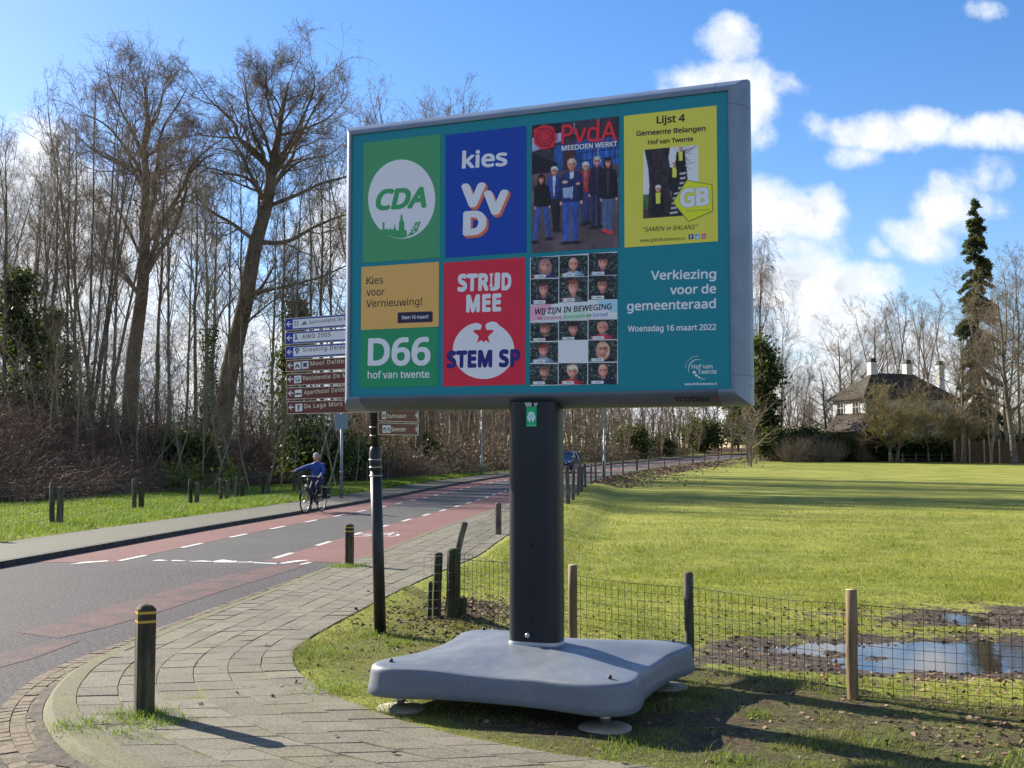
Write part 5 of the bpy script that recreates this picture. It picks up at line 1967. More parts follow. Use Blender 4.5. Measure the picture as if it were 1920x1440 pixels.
def build_fences():
    old = mottled('old_grey_post', (.045, .038, .030), (.140, .122, .095), 6, .9, .6, .008, stretch=(4, 4, .6))
    new = mottled('new_pine_post', (.13, .085, .040), (.25, .165, .080), 5, .8, .4, .006, stretch=(4, 4, .5))
    cut = simple('cut_end', (.46, .36, .22), .8)
    mossy = mottled('mossy_post', (.022, .022, .012), (.065, .07, .028), 7, .9, .6, .01, stretch=(3, 3, .6))
    wire = simple('green_wire', (.008, .016, .011), .5, .2)
    zinc = simple('zinc_wire', (.12, .12, .115), .5, .6)
    # --- mesh fence behind the billboard's base
    pts = [(.50, 9.74), (1.34, 8.97), (2.24, 7.82), (3.75, 7.15), (5.6, 6.5)]
    kinds = [new, old, new, old, old]
    tops = [.68, .70, .70, .68, .68]
    G0 = [Vector((x, y, terr(x, y))) for x, y in pts]
    root = empty('mesh_fence', G0[0])
    tag(root, 'low green wire mesh fence on round wooden posts between verge and muddy field', 'fence')
    for i, (g, mt, h) in enumerate(zip(G0, kinds, tops)):
        m = MB()
        wood_post(m, g, h - g.z, .037, mt, (0.0, 0.01 * (i % 2)), 14, i, mt is old)
        if mt is new:
            m.lathe([(.036, 0), (.036, .0015)], Vector(g) + Vector((0, .01 * (i % 2), h - g.z)), cut, 14)
        m.build('post', root)
    m = MB()
    corner = Vector((-.60, 11.15, terr(-.60, 11.15)))
    wire_mesh(m, [corner] + G0, 0.60, 124, 9, wire, .0019, .02, 3)
    m.build('wire_mesh', root)
    # --- old roadside fence: cluster of corner posts, then a long row up the road
    root = empty('roadside_fence', (-.7, 11.3, 0))
    tag(root, 'old wire fence on uneven grey posts running along the footpath and up the road', 'fence')
    specs = [(818, 1168, 1036, .042, -.01, mossy, (.02, 0)), (848, 1172, 1028, .068, 0, mossy, (.015, 0)), (866, 1170, 1120, .05, 0, mossy, (0, 0)), (805, 1170, 1090, .022, 0, mossy, (.01, 0)),
             (852, 1048, 979, .05, 0, old, (.16, .05)), (934, 1002, 943, .062, 0, old, (0, 0))]
    feet = []
    for i, (px, py, top, r, dz, mt, lean) in enumerate(specs):
        g = G(px, py)
        g.z = terr(g.x, g.y)
        h = CAM_Z + ray(px, top).z * (g.y / ray(px, top).y) - g.z
        m = MB()
        wood_post(m, g, h, r, mt, lean, 10, i)
        m.build('post', root)
        feet.append((g, h))
    row = [(1072, 925, 892), (1087, 922, 893), (1100, 912, 884), (1110, 909, 878), (1115, 907, 879), (1124, 900, 876), (1142, 894, 870), (1157, 889, 871), (1175, 885, 868), (1190, 882, 867), (1206, 879, 863), (1228, 877, 860), (1250, 877, 855), (1266, 871, 853), (1286, 871, 855), (1301, 868, 852), (1314, 870, 849), (1336, 863, 848), (1356, 861, 848), (1367, 860, 848), (1379, 859, 846), (1395, 857, 846)]
    yrow = np.concatenate([[27], np.array([38, 41, 45.5, 49, 50.5, 56, 61, 66, 71, 76, 82, 88, 93, 99, 105, 111, 116, 122, 128, 133, 138, 145])])
    F0 = []
    rng = random.Random(4)
    for i, y in enumerate(yrow):
        x, yy = road_pt(np.array([y]), HALF + 1.95 if y > 30 else HALF + 1.8)
        x, yy = float(x[0]), float(yy[0])
        g = Vector((x, yy, terr(x, yy)))
        m = MB()
        big = i in (1, 12, 16)
        wood_post(m, g, rng.uniform(1.0, 1.15) + (.2 if big else 0), .075 if big else rng.uniform(.045, .06), old, (rng.uniform(-.04, .04), 0), 7, i)
        m.build('post', root)
        F0.append(g)
    m = MB()
    wp = [feet[4][0] + Vector((.1, 0, 0)), feet[5][0], F0[0]]
    wire_mesh(m, wp, .62, 60, 6, zinc, .0014, .12, 8)
    wp = [feet[3][0] + Vector((-.05, -.03, 0)), feet[1][0] + Vector((-.02, -.1, 0)), feet[2][0] + Vector((.1, -.05, 0))]
    wire_mesh(m, wp, .56, 6, 7, zinc, .0016, 0, 8)
    for z in (.3, .6, .9):
        m.tube([feet[5][0] + UP * z * .8] + [g + UP * z for g in F0], .004, zinc, 3, False, False)
    m.build('wire_mesh', root)
    # --- fence behind the far footpath
    root = empty('meadow_fence', (-10, 26, 0))
    tag(root, 'wire fence on paired wooden posts between the far footpath and green grass strip', 'fence')
    prev = []
    mid = mottled('weathered_post', (.040, .036, .026), (.13, .115, .08), 6, .9, .5, .008, stretch=(4, 4, .6))
    for i, (px, py, top) in enumerate(((-60, 1012, 925), (104, 985, 905), (257, 958, 898), (362, 948, 901), (419, 942, 896), (448, 936, 894), (497, 929, 882), (555, 928, 880), (590, 915, 872), (683, 905, 850), (722, 902, 850), (790, 893, 862), (850, 885, 856))):
        g = G(px, py, -.01)
        g.z = terr(g.x, g.y)
        h = max(.8, min(1.25, CAM_Z + ray(px, top).z * (g.y / ray(px, top).y) - g.z))
        for k in (0, 1):
            m = MB()
            wood_post(m, g + Vector((.22 * k - .08, -.12 * k, 0)), h * (1 - .10 * k), .075 if k else .062, mid if (i + k) % 3 else mossy, (.03 * (k - .5), 0), 9, i * 2 + k)
            m.build('post', root)
        prev.append(g)
    m = MB()
    for z in (.15, .35, .55, .75, .92):
        m.tube([g + UP * z for g in prev], .004, zinc, 3, False, False)
    for a, b in zip(prev, prev[1:]):
        n = max(4, int((b - a).length / .35))
        for i in range(n):
            q = a.lerp(b, i / n)
            m.tube([q + UP * .1, q + UP * .92], .003, zinc, 3, False, False)
    m.build('wire_mesh', root)


# ------------------------------------------------------------------ poles
def build_poles():
    galv = mottled('galvanised_steel', (.24, .27, .30), (.34, .37, .40), 5, .5, .1, .003, .5)
    g = G(640, 933, .02)
    root = empty('traffic_sign', (g.x, g.y, g.z))
    tag(root, 'grey square traffic sign seen from behind on a galvanised pole by the footpath', 'traffic sign')
    m = MB()
    top = at_depth(641, 770, g.y)
    m.tube([g - UP * .1, top], [.055, .05], galv, 12)
    m.tube([g + UP * .9, g + UP * .93], [.075, .075], galv, 12)
    m.build('pole', root)
    a, b = at_depth(628, 776, g.y), at_depth(653, 805, g.y)
    m = MB()
    m.box(((a.x + b.x) / 2, g.y - .09, (a.z + b.z) / 2), (b.x - a.x, .025, a.z - b.z), simple('sign_back_blue', (.17, .22, .29), .5, .2), bev=.008)
    m.box(((a.x + b.x) / 2, g.y - .06, a.z - .1), (.16, .05, .04), galv)
    m.build('sign_plate', root)
    # lamp posts
    for px, py, top, off, lab in ((903, 890, 300, 0, 'slim grey lamp post on the far footpath seen between signpost and billboard column'), (1133, 897, 500, 0, 'slim grey lamp post beside the roadside fence right of the column')):
        g = G(px, py, .0)
        g.z = terr(g.x, g.y)
        root = empty('street_lamp', tuple(g))
        tag(root, lab, 'street lamp', 'lamp posts along the road')
        m = MB()
        H = 6.2
        m.tube([g - UP * .1, g + UP * 1.2, g + UP * 1.25, g + UP * H], [.085, .085, .06, .04], galv, 10)
        m.build('pole', root)
        m = MB()
        s = 1 if px < 1000 else -1
        m.tube([g + UP * (H - .02), g + UP * (H + .25) + Vector((.35 * s, 0, 0)), g + UP * (H + .3) + Vector((.8 * s, 0, 0))], .03, galv, 8)
        m.build('arm', root)
        m = MB()
        m.box(g + UP * (H + .28) + Vector((1.05 * s, 0, 0)), (.6, .22, .12), galv, bev=.03)
        m.build('lamp_head', root)
    # blue round sign far up the road
    q = at_depth(1402, 798, 142)
    root = empty('blue_sign', (q.x, q.y, float(rise(q.y))))
    tag(root, 'small blue traffic sign far up the road beside the ivy clad tree', 'traffic sign')
    m = MB()
    m.tube([(q.x, q.y, float(rise(q.y)) - .2), (q.x, q.y, q.z + .3)], .04, galv, 8)
    m.build('pole', root)
    m = MB()
    m.lathe([(.42, -.01), (.42, .02)], (q.x, q.y - .06, q.z), simple('sign_blue', (.05, .16, .50), .4), 20, (0, -1, 0))
    m.lathe([(.46, -.02), (.46, -.012)], (q.x, q.y - .06, q.z), simple('sign_white', (.7, .7, .7), .4), 20, (0, -1, 0))
    m.build('sign_plate', root)


# ------------------------------------------------------------------ trees
def polyline_tubes(P, R, sides):
    """P (M,N,3), R (M,N) -> verts, quads"""
    M, N, _ = P.shape
    T = np.empty_like(P)
    T[:, 1:-1] = P[:, 2:] - P[:, :-2]
    T[:, 0] = P[:, 1] - P[:, 0]
    T[:, -1] = P[:, -1] - P[:, -2]
    T /= np.maximum(np.linalg.norm(T, axis=2, keepdims=True), 1e-9)
    ref = np.where(np.abs(T[:, :1, 2:3]) < .9, np.array([0, 0, 1.0]), np.array([1.0, 0, 0]))
    A = np.cross(T, np.broadcast_to(ref, T.shape))
    A /= np.maximum(np.linalg.norm(A, axis=2, keepdims=True), 1e-9)
    B = np.cross(A, T)
    th = 2 * np.pi * np.arange(sides) / sides
    V = P[:, :, None, :] + R[:, :, None, None] * (A[:, :, None, :] * np.cos(th)[None, None, :, None] + B[:, :, None, :] * np.sin(th)[None, None, :, None])
    i = np.arange(M * N * sides).reshape(M, N, sides)
    a, b = i[:, :-1, :], i[:, 1:, :]
    F = np.stack([a, np.roll(a, -1, 2), np.roll(b, -1, 2), b], -1).reshape(-1, 4)
    return V.reshape(-1, 3), F


def join_tubes(parts):
    Vs, Fs, o = [], [], 0
    for P, R, s in parts:
        V, F = polyline_tubes(np.asarray(P, float), np.asarray(R, float), s)
        Vs.append(V)
        Fs.append(F + o)
        o += len(V)
    return np.concatenate(Vs), np.concatenate(Fs)


def spawn(rng, P, R, k, t0, t1, ang, lenf, npts, up=.1, wig=.15, rf=.6, rmin=.006, lmin=0.0, taper=.25, tpow=.6):
    """k side branches on every polyline"""
    M, N, _ = P.shape
    seg = np.linalg.norm(np.diff(P, axis=1), axis=2)
    PL = seg.sum(1)
    idx = np.repeat(np.arange(M), k)
    t = t0 + (t1 - t0) * ((np.tile(np.arange(k), M) + rng.random(M * k)) / k)
    f = t * (N - 1)
    i = np.minimum(f.astype(int), N - 2)
    w = (f - i)[:, None]
    p0 = P[idx, i] * (1 - w) + P[idx, i + 1] * w
    r0 = R[idx, i] * (1 - w[:, 0]) + R[idx, i + 1] * w[:, 0]
    T = P[idx, i + 1] - P[idx, i]
    T /= np.maximum(np.linalg.norm(T, axis=1, keepdims=True), 1e-9)
    Q = rng.normal(size=T.shape)
    Q -= (Q * T).sum(1, keepdims=True) * T
    Q /= np.maximum(np.linalg.norm(Q, axis=1, keepdims=True), 1e-9)
    a = np.radians(ang[0] + (ang[1] - ang[0]) * rng.random(len(idx)))[:, None]
    D = np.cos(a) * T + np.sin(a) * Q
    L = np.maximum(PL[idx] * lenf * (1 - tpow * t) * (.6 + .8 * rng.random(len(idx))), lmin)
    step = L / (npts - 1)
    pts = [p0]
    for j in range(npts - 1):
        D = D + np.array([0, 0, up]) + rng.normal(size=D.shape) * wig
        D /= np.linalg.norm(D, axis=1, keepdims=True)
        pts.append(pts[-1] + D * step[:, None])
    PP = np.stack(pts, 1)
    rs = np.maximum(r0 * rf, rmin)
    tt = np.linspace(0, 1, npts)[None, :]
    RR = np.maximum(rs[:, None] * (1 - (1 - taper) * tt), rmin * .7)
    return PP, RR


def resample(pts, rads, n):
    P = smooth_line3(np.asarray(pts, float))
    s = np.concatenate([[0], np.cumsum(np.linalg.norm(np.diff(P, axis=0), axis=1))])
    r = np.interp(np.linspace(0, 1, len(P)), np.linspace(0, 1, len(rads)), rads)
    q = np.linspace(0, s[-1], n)
    return np.stack([np.interp(q, s, P[:, k]) for k in range(3)], -1), np.interp(q, s, r)


def smooth_line3(P, n=5):
    out = []
    for i in range(len(P) - 1):
        p0, p1, p2, p3 = P[max(i - 1, 0)], P[i], P[i + 1], P[min(i + 2, len(P) - 1)]
        for k in range(n):
            t = k / n
            out.append(0.5 * ((2 * p1) + (-p0 + p2) * t + (2 * p0 - 5 * p1 + 4 * p2 - p3) * t * t + (-p0 + 3 * p1 - 3 * p2 + p3) * t ** 3))
    out.append(P[-1])
    return np.array(out)


def bark(name, c1, c2):
    m, T, p = nodemat(name)
    co = T.objco()
    n1 = T.noise(co, 1.1, 4, .6)
    n2 = T.noise(T.vmath('MULTIPLY', co, (1, 1, .25)), 9.0, 4, .65)
    c = T.mix(T.ramp(n1, .35, .7), c1, c2)
    c = T.mix(T.math('MULTIPLY', T.ramp(n2, .5, .7), .6), c, tuple(k * .45 for k in c1))
    T.put(p.inputs['Base Color'], c)
    p.inputs['Roughness'].default_value = .9
    p.inputs['Specular IOR Level'].default_value = .2
    bump(T, p, n2, .7, .04)
    return m


BARK = bark('bark_brown', (0.154, 0.122, 0.087), (0.245, 0.212, 0.151))
BARK_G = bark('bark_mossy', (0.154, 0.147, 0.085), (0.271, 0.249, 0.160))
BARK_D = bark('bark_dark', (0.109, 0.089, 0.068), (0.181, 0.151, 0.113))
TWIG = bark('twig_brown', (0.190, 0.144, 0.098), (0.299, 0.240, 0.173))
TWIG_Y = bark('twig_ochre', (.24, .19, .085), (.34, .28, .14))
TWIG_P = bark('twig_pale', (.22, .17, .115), (.33, .26, .18))
IVY = leafmat('ivy_leaf', (.012, .026, .009), (.055, .085, .022), .25, 2.0)
HOLLY = leafmat('evergreen_leaf', (.010, .024, .010), (.045, .075, .022), .25, 1.4)
NEEDLE = leafmat('conifer_needle', (.026, .034, .020), (.085, .092, .052), .25, 1.2)
YELLOWLEAF = leafmat('fresh_leaf', (.09, .13, .02), (.22, .25, .04), .4, 3.0)


def leaves(rng, cen, size, flat=0.0, aspect=1.5):
    """one quad per leaf"""
    n = len(cen)
    a = rng.normal(size=(n, 3))
    a[:, 2] *= (1 - flat)
    a /= np.linalg.norm(a, axis=1, keepdims=True)
    b = rng.normal(size=(n, 3))
    if flat > .6:
        b[:, 2] *= .35
    b -= (a * b).sum(1, keepdims=True) * a
    b /= np.linalg.norm(b, axis=1, keepdims=True)
    s = (size * (.6 + .8 * rng.random(n)))[:, None]
    V = np.stack([cen - a * s * aspect * .5, cen + b * s * .45, cen + a * s * aspect * .5, cen - b * s * .45], 1).reshape(-1, 3)
    return V, np.arange(4 * n).reshape(n, 4)


def make_tree(name, V1, F1, V2, F2, m1, m2, extra=None):
    """Empty root at origin > trunk, crown (> more)"""
    root = bpy.data.objects.new(name, None)
    COL.objects.link(root)
    obj('trunk', mesh_arrays('trunk', V1, [F1], [m1], smooth=True), root)
    obj('crown', mesh_arrays('crown', V2, [F2], [m2], smooth=True), root)
    for nm, V, F, mt in (extra or []):
        obj(nm, mesh_arrays(nm, V, [F], [mt]), root)
    return root


def forest_proto(name, seed, H, r0, crown0, nl, lang, llen, stems=1, up=.10, m1=BARK, m2=TWIG, ivy=0, k2=5, k3=5, k4=4, lean=.03):
    rng = np.random.default_rng(seed)
    tr, cr = [], []
    base = []
    for s in range(stems):
        n = 13
        z = np.linspace(0, 1, n)
        ang = rng.random() * 6.28
        tilt = (.10 + .12 * rng.random()) if stems > 1 else lean * rng.random()
        off = np.stack([np.cos(ang) * tilt * z * H + np.cumsum(rng.normal(0, .012 * H / 13 * 3, n)), np.sin(ang) * tilt * z * H + np.cumsum(rng.normal(0, .012 * H / 13 * 3, n)), z * H * (1 - .08 * rng.random() * s)], -1)
        off[0, :2] = (np.cos(ang) * r0 * .6 * (stems > 1), np.sin(ang) * r0 * .6 * (stems > 1))
        R = r0 * (1 - .25 * (stems > 1)) * (1 - .93 * z ** 1.15) + .012
        R[0] *= 1.25
        base.append((off, R))
    P = np.stack([b[0] for b in base])
    R = np.stack([b[1] for b in base])
    P[:, 0, 2] = -.4
    tr.append((P, R, 9))
    L1, R1 = spawn(rng, P, R, nl, crown0, .97, lang, llen, 8, up, .13, .48, .018, 0, .2, .55)
    tr.append((L1, R1, 5))
    L2, R2 = spawn(rng, L1, R1, k2, .2, .98, (25, 55), .48, 6, up * .7, .18, .55, .011, .4, .3, .4)
    L3, R3 = spawn(rng, L2, R2, k3, .15, .98, (25, 60), .5, 4, up * .5, .2, .6, .0062, .3, .5, .3)
    L4, R4 = spawn(rng, L3, R3, k4, .1, .98, (20, 60), .6, 3, .05, .2, .8, .0048, .22, .6, .3)
    cr += [(L2, R2, 4), (L3, R3, 3), (L4, R4, 3)]
    ex = []
    if ivy:
        n = ivy
        t = rng.random(n) ** 1.2 * .5
        i = rng.integers(0, len(P), n)
        f = t * 12
        k = np.minimum(f.astype(int), 11)
        w = (f - k)[:, None]
        c = P[i, k] * (1 - w) + P[i, k + 1] * w
        rr = (R[i, k] + .05 + .22 * rng.random(n) ** 2)
        th = rng.random(n) * 6.28
        clump = .5 + .5 * np.sin(t * 40 + th * 2)
        c[:, 0] += rr * np.cos(th) * (1 + clump * .5)
        c[:, 1] += rr * np.sin(th) * (1 + clump * .5)
        V, F = leaves(rng, c, .13)
        ex.append(('ivy', V, F, IVY))
    V1, F1 = join_tubes(tr)
    V2, F2 = join_tubes(cr)
    return make_tree(name, V1, F1, V2, F2, m1, m2, ex)


def hero_tree(name, y0, trunk, limbs, r0, seed, label, m1=BARK_D, m2=TWIG, k1=9, dens=(7, 5, 4)):
    """a big tree whose main limbs follow the photographed ones, spread in depth"""
    rng = np.random.default_rng(seed)
    g = at_depth(trunk[0][0], trunk[0][1], y0)
    gz = terr(g.x, g.y)
    root = empty(name, (g.x, g.y, gz))
    tag(root, label, 'tree')

    def world(pts, d0, spread):
        out = []
        dd = d0 * 1.3
        for i, (px, py) in enumerate(pts):
            py = py + max(0, 320 - py) * .17
            out.append(np.array(at_depth(px, py, y0 + dd)) - np.array((g.x, g.y, gz)))
            dd += spread
        return out
    tp = world(trunk, 0, 0)
    tp[0][2] = -.6
    P, R = resample(tp, [r0 * 1.25, r0, r0 * .85, r0 * .62, r0 * .35, r0 * .12], 22)
    tubes = [(P[None], R[None], 14)]
    LP, LR = [], []
    for pts, d0, sp, rl in limbs:
        w = world(pts, d0, sp)
        # root the limb on the trunk
        j = int(np.argmin(np.linalg.norm(P - w[0], axis=1)))
        w[0] = P[j]
        p, r = resample(w, [min(rl * .85, R[j] * .85), rl * .66, rl * .45, rl * .26, .02], 16)
        LP.append(p)
        LR.append(r)
    # extra limbs towards and away from the camera so the crown has depth
    ex, er = spawn(rng, P[None, 8:], R[None, 8:], 7, .05, .95, (35, 65), .34, 16, .07, .10, .36, .03, 3.0, .2, .4)
    keep = np.abs((ex[:, -1] - ex[:, 0])[:, 1]) > np.abs((ex[:, -1] - ex[:, 0])[:, 0]) * .7
    ex, er = ex[keep], er[keep]
    LP = np.concatenate([np.array(LP), ex])
    LR = np.concatenate([np.array(LR), er])
    tubes.append((LP, LR, 7))
    top = P[None, 13:]
    topR = R[None, 13:]
    n = 16
    TP = np.stack([np.interp(np.linspace(0, 1, n), np.linspace(0, 1, top.shape[1]), top[0, :, k]) for k in range(3)], -1)[None]
    TR = np.interp(np.linspace(0, 1, n), np.linspace(0, 1, top.shape[1]), topR[0])[None]
    B1, BR1 = spawn(rng, LP, LR, k1, .16, .99, (28, 62), .44, 9, .05, .17, .5, .020, 1.8, .2, .35)
    Bt, BRt = spawn(rng, TP, TR, 9, .1, .98, (30, 65), .65, 9, .05, .15, .5, .022, 1.8, .2, .35)
    B1, BR1 = np.concatenate([B1, Bt]), np.concatenate([BR1, BRt])
    B2, BR2 = spawn(rng, B1, BR1, dens[0], .15, .98, (28, 62), .50, 6, .05, .2, .55, .014, .6, .3, .4)
    B3, BR3 = spawn(rng, B2, BR2, dens[1], .1, .98, (25, 65), .5, 4, .04, .22, .6, .0075, .5, .5, .3)
    B4, BR4 = spawn(rng, B3, BR3, dens[2], .1, .98, (25, 65), .6, 3, .03, .2, .8, .0058, .36, .6, .3)
    V1, F1 = join_tubes(tubes)
    V2, F2 = join_tubes([(B1, BR1, 5), (B2, BR2, 4), (B3, BR3, 3), (B4, BR4, 3)])
    obj('trunk', mesh_arrays('trunk', V1, [F1], [m1], smooth=True), root)
    obj('crown', mesh_arrays('crown', V2, [F2], [m2], smooth=True), root)
    return root


def build_heroes():
    oak = [(405, 818), (432, 690), (458, 575), (479, 457), (500, 387), (510, 318), (521, 248), (528, 196), (541, 120)]
    limbs = [([(510, 328), (486, 283), (448, 248), (413, 245), (368, 238)], 0, .5, .20),
             ([(495, 300), (448, 248), (444, 220), (417, 186), (389, 154), (366, 112)], 0, .35, .17),
             ([(505, 345), (496, 293), (469, 214), (462, 144), (456, 96)], 0, -.7, .16),
             ([(512, 315), (528, 285), (542, 262), (573, 186), (590, 127), (580, 76)], 0, -.4, .20),
             ([(500, 390), (555, 366), (608, 342), (656, 330), (690, 318)], 0, -.5, .17),
             ([(486, 455), (538, 453), (590, 425), (653, 401), (700, 392)], 0, .3, .20),
             ([(498, 395), (469, 338), (427, 325), (392, 314), (366, 330)], 0, -.6, .15),
             ([(484, 450), (434, 418), (392, 394), (361, 356), (350, 330)], 0, .7, .17),
             ([(465, 545), (520, 540), (590, 523), (649, 498), (690, 480)], 0, -.3, .15),
             ([(520, 250), (560, 230), (610, 205), (640, 170), (652, 140)], 0, .8, .13),
             ([(507, 340), (560, 300), (615, 285), (650, 250)], 0, .9, .13),
             ([(524, 230), (505, 180), (498, 130), (500, 90)], 0, -.9, .10),
             ([(447, 620), (480, 590), (520, 560), (560, 555)], 0, -.9, .11)]
    hero_tree('oak_tree', 72.0, oak, limbs, .50, 11, 'tallest spreading bare oak with a leaning trunk left of the direction boards')
    lime = [(240, 782), (248, 690), (258, 610), (267, 540), (271, 457), (272, 387), (274, 335), (271, 248), (277, 196), (270, 130)]
    limbs = [([(272, 430), (281, 404), (295, 311), (302, 235), (333, 172), (351, 132)], 0, -.4, .22),
             ([(273, 345), (262, 318), (243, 283), (208, 227), (174, 200), (150, 196)], 0, .4, .18),
             ([(268, 520), (285, 480), (305, 415), (340, 359), (358, 311), (392, 269), (424, 244)], 0, .2, .24),
             ([(268, 530), (300, 470), (326, 432), (347, 370), (354, 328), (392, 286), (420, 280)], 0, -.5, .20),
             ([(297, 300), (315, 262), (333, 248), (368, 238)], 0, .5, .12),
             ([(266, 545), (240, 520), (215, 502), (194, 488), (170, 470)], 0, -.5, .13),
             ([(275, 300), (252, 240), (226, 180), (222, 120)], 0, -.6, .13),
             ([(272, 240), (296, 180), (306, 140), (300, 100)], 0, .6, .10),
             ([(268, 480), (240, 430), (215, 380), (190, 350)], 0, .9, .12),
             ([(262, 320), (225, 300), (180, 275), (140, 290)], 0, -.7, .12)]
    hero_tree('lime_tree', 73.0, lime, limbs, .42, 12, 'broad bare tree with a straight thick trunk and forked crown left of the leaning oak')


PROTOS = {}


def clear_of_road(px, y, lat=4.6):
    """move a plant back along its line of sight until it stands off the carriageway"""
    u = ray(px, 850).x / ray(px, 850).y
    while y < 240 and left_lat(np.array([u * y]), np.array([y]))[0] < lat:
        y += 1.0
    return y


def plant(proto, px, y, top=None, h=None, rz=None, name=None, label=None, group=None, zoff=0.0, rng=random.Random(77), first=set(), wide=1.0):
    src = PROTOS[proto]
    x = ray(px, 850).x / ray(px, 850).y * y
    z = terr(x, y) - .05 + zoff
    if top is not None:
        h = CAM_Z + ray(px, top).z / ray(px, top).y * y - z
    s = h / src['h']
    if proto in first:
        o = copy_tree(src['o'])
    else:
        first.add(proto)
        o = src['o']
    o.name = name or src['o'].name.split('.')[0]
    o.location = (x, y, z)
    o.rotation_euler = (0, 0, rng.uniform(0, 6.28) if rz is None else rz)
    o.scale = (s * wide, s * wide, s)
    tag(o, label, src['cat'], group)
    return o


def build_forest():
    def proto(key, cat, h, o):
        h = max(max(v.co.z for v in ch.data.vertices) for ch in o.children)
        PROTOS[key] = {'o': o, 'h': h * .985, 'cat': cat}
    proto('slim1', 'tree', 18, forest_proto('bare_tree', 1, 18, .115, .38, 20, (22, 42), .26, up=.16))
    proto('slim2', 'tree', 18, forest_proto('bare_tree', 2, 18, .10, .30, 22, (25, 50), .24, up=.12, m1=BARK_G))
    proto('slim3', 'tree', 18, forest_proto('bare_tree', 3, 18, .13, .45, 18, (18, 38), .32, up=.16, m1=BARK_D))
    proto('fork', 'tree', 18, forest_proto('bare_tree', 4, 18, .13, .35, 13, (20, 42), .26, stems=3, up=.14))
    proto('fan', 'tree', 18, forest_proto('bare_tree', 5, 18, .105, .25, 11, (15, 38), .24, stems=5, up=.16, k3=5, m1=BARK_D))
    proto('ivy', 'tree', 18, forest_proto('ivy_clad_tree', 6, 18, .16, .42, 18, (25, 50), .28, up=.12, ivy=1500, m1=BARK_G))
    proto('round', 'tree', 18, forest_proto('bare_tree', 7, 18, .22, .28, 26, (30, 62), .36, up=.10, k2=8, m1=BARK_D))
    proto('pole', 'sapling', 9, forest_proto('sapling', 8, 9, .06, .25, 12, (18, 45), .22, up=.1, k2=4, k3=3, k4=2, m1=BARK_G, lean=.3))
    proto('pale', 'sapling', 9, forest_proto('sapling', 9, 9, .07, .2, 9, (18, 40), .3, stems=4, up=.05, k2=4, k3=3, k4=2, m1=TWIG_P, m2=TWIG_P))
    L1 = 'slender bare tree in the wood left of the two big crowns'
    g1 = 'slender trees left of the big crowns'
    rng = random.Random(3)
    K = ('slim1', 'slim2', 'slim3')
    for px, y, top, k in ((-30, 60, 250, 'slim1'), (6, 55, 215, 'slim3'), (35, 58, 225, 'fork'), (80, 57, 290, 'slim1'), (98, 64, 215, 'slim3'), (122, 60, 225, 'slim2'), (50, 76, 300, 'slim1'), (-60, 70, 230, 'fork'), (140, 72, 180, 'slim1')):
        plant(k, px, y, top, label=L1, group=g1)
    plant('fan', 160, 58, 118, label='many stemmed bare tree fanning up left of the straight thick trunk', rz=.4, wide=.9)
    plant('fork', 186, 62, 138, label='triple stemmed bare tree just left of the straight thick trunk')
    L2 = 'slender bare tree in the wood between the two big trunks'
    for px, y, top, k in ((205, 66, 240, 'slim1'), (292, 62, 230, 'slim3'), (318, 68, 250, 'slim1'), (350, 60, 330, 'slim2'), (366, 72, 250, 'slim3'), (386, 64, 340, 'slim1'), (428, 70, 300, 'slim2')):
        plant(k, px, y, top, label=L2, group='slender trees between the big trunks')
    plant('ivy', 378, 58, 300, label='ivy clad trunk left of the leaning oak trunk')
    plant('ivy', 402, 63, 330, label='second ivy clad trunk close behind the leaning oak trunk')
    plant('ivy', 66, 59, 330, label='ivy clad trunk beside the dark evergreen on the left')
    L3 = 'slender bare tree in the wood between the oak trunk and the billboard'
    for px, y, top, k in ((455, 66, 260, 'slim1'), (508, 64, 330, 'slim2'), (545, 62, 280, 'slim1'), (583, 66, 300, 'slim2'), (604, 72, 240, 'slim3'), (625, 64, 270, 'slim1'), (532, 84, 260, 'slim3')):
        plant(k, px, y, top, label=L3, group='slender trees between oak and billboard')
    for px, y, top, k, lab in ((705, 74, 172, 'round', 'bare crown rising above the left part of the billboard nearest its corner'), (782, 80, 158, 'round', 'tallest twiggy crown peeking above the billboard top edge'), (850, 92, 196, 'round', 'low twiggy crown at the right end above the billboard top edge'), (745, 86, 180, 'fan', 'many stemmed crown between two round crowns above the billboard'), (805, 84, 165, 'fan', 'many stemmed crown right of the tallest twiggy crown above the billboard'), (722, 82, 176, 'fork', 'forked crown second from the left above the billboard top edge'), (768, 88, 170, 'fork', 'forked crown just left of the tallest twiggy crown above the billboard'), (876, 96, 205, 'fan', 'last low twigs above the billboard top edge on the right')):
        plant(k, px, y, top, label=lab)
    L4 = 'thin bare tree on the far roadside seen under the billboard left of its column'
    for px, y, h, k in ((672, 80, 14, 'slim1'), (690, 76, 13, 'slim2'), (742, 84, 14, 'slim3'), (768, 78, 12, 'slim1'), (800, 84, 14, 'slim2'), (822, 90, 13, 'fork'), (862, 94, 14, 'slim1'), (884, 98, 13, 'slim3'), (925, 96, 13, 'slim2'), (945, 106, 14, 'slim1')):
        plant(k, px, y, h=h, label=L4, group='roadside trees left of the column')
    L5 = 'thin bare tree on the far roadside right of the billboard column'
    for px, y, h, k in ((1075, 112, 15, 'slim3'), (1098, 108, 13, 'slim2'), (1120, 116, 15, 'fork'), (1148, 114, 14, 'slim1'), (1180, 122, 15, 'slim2'), (1205, 126, 14, 'slim3'), (1236, 124, 14, 'slim1'), (1262, 132, 15, 'fork'), (1290, 130, 14, 'slim2'), (1322, 136, 15, 'slim1'), (1346, 140, 15, 'slim3'), (1372, 144, 14, 'slim2')):
        y = clear_of_road(px, y)
        plant(k, px, y, h=h, label=L5, group='roadside trees right of the column')
    rng = random.Random(9)
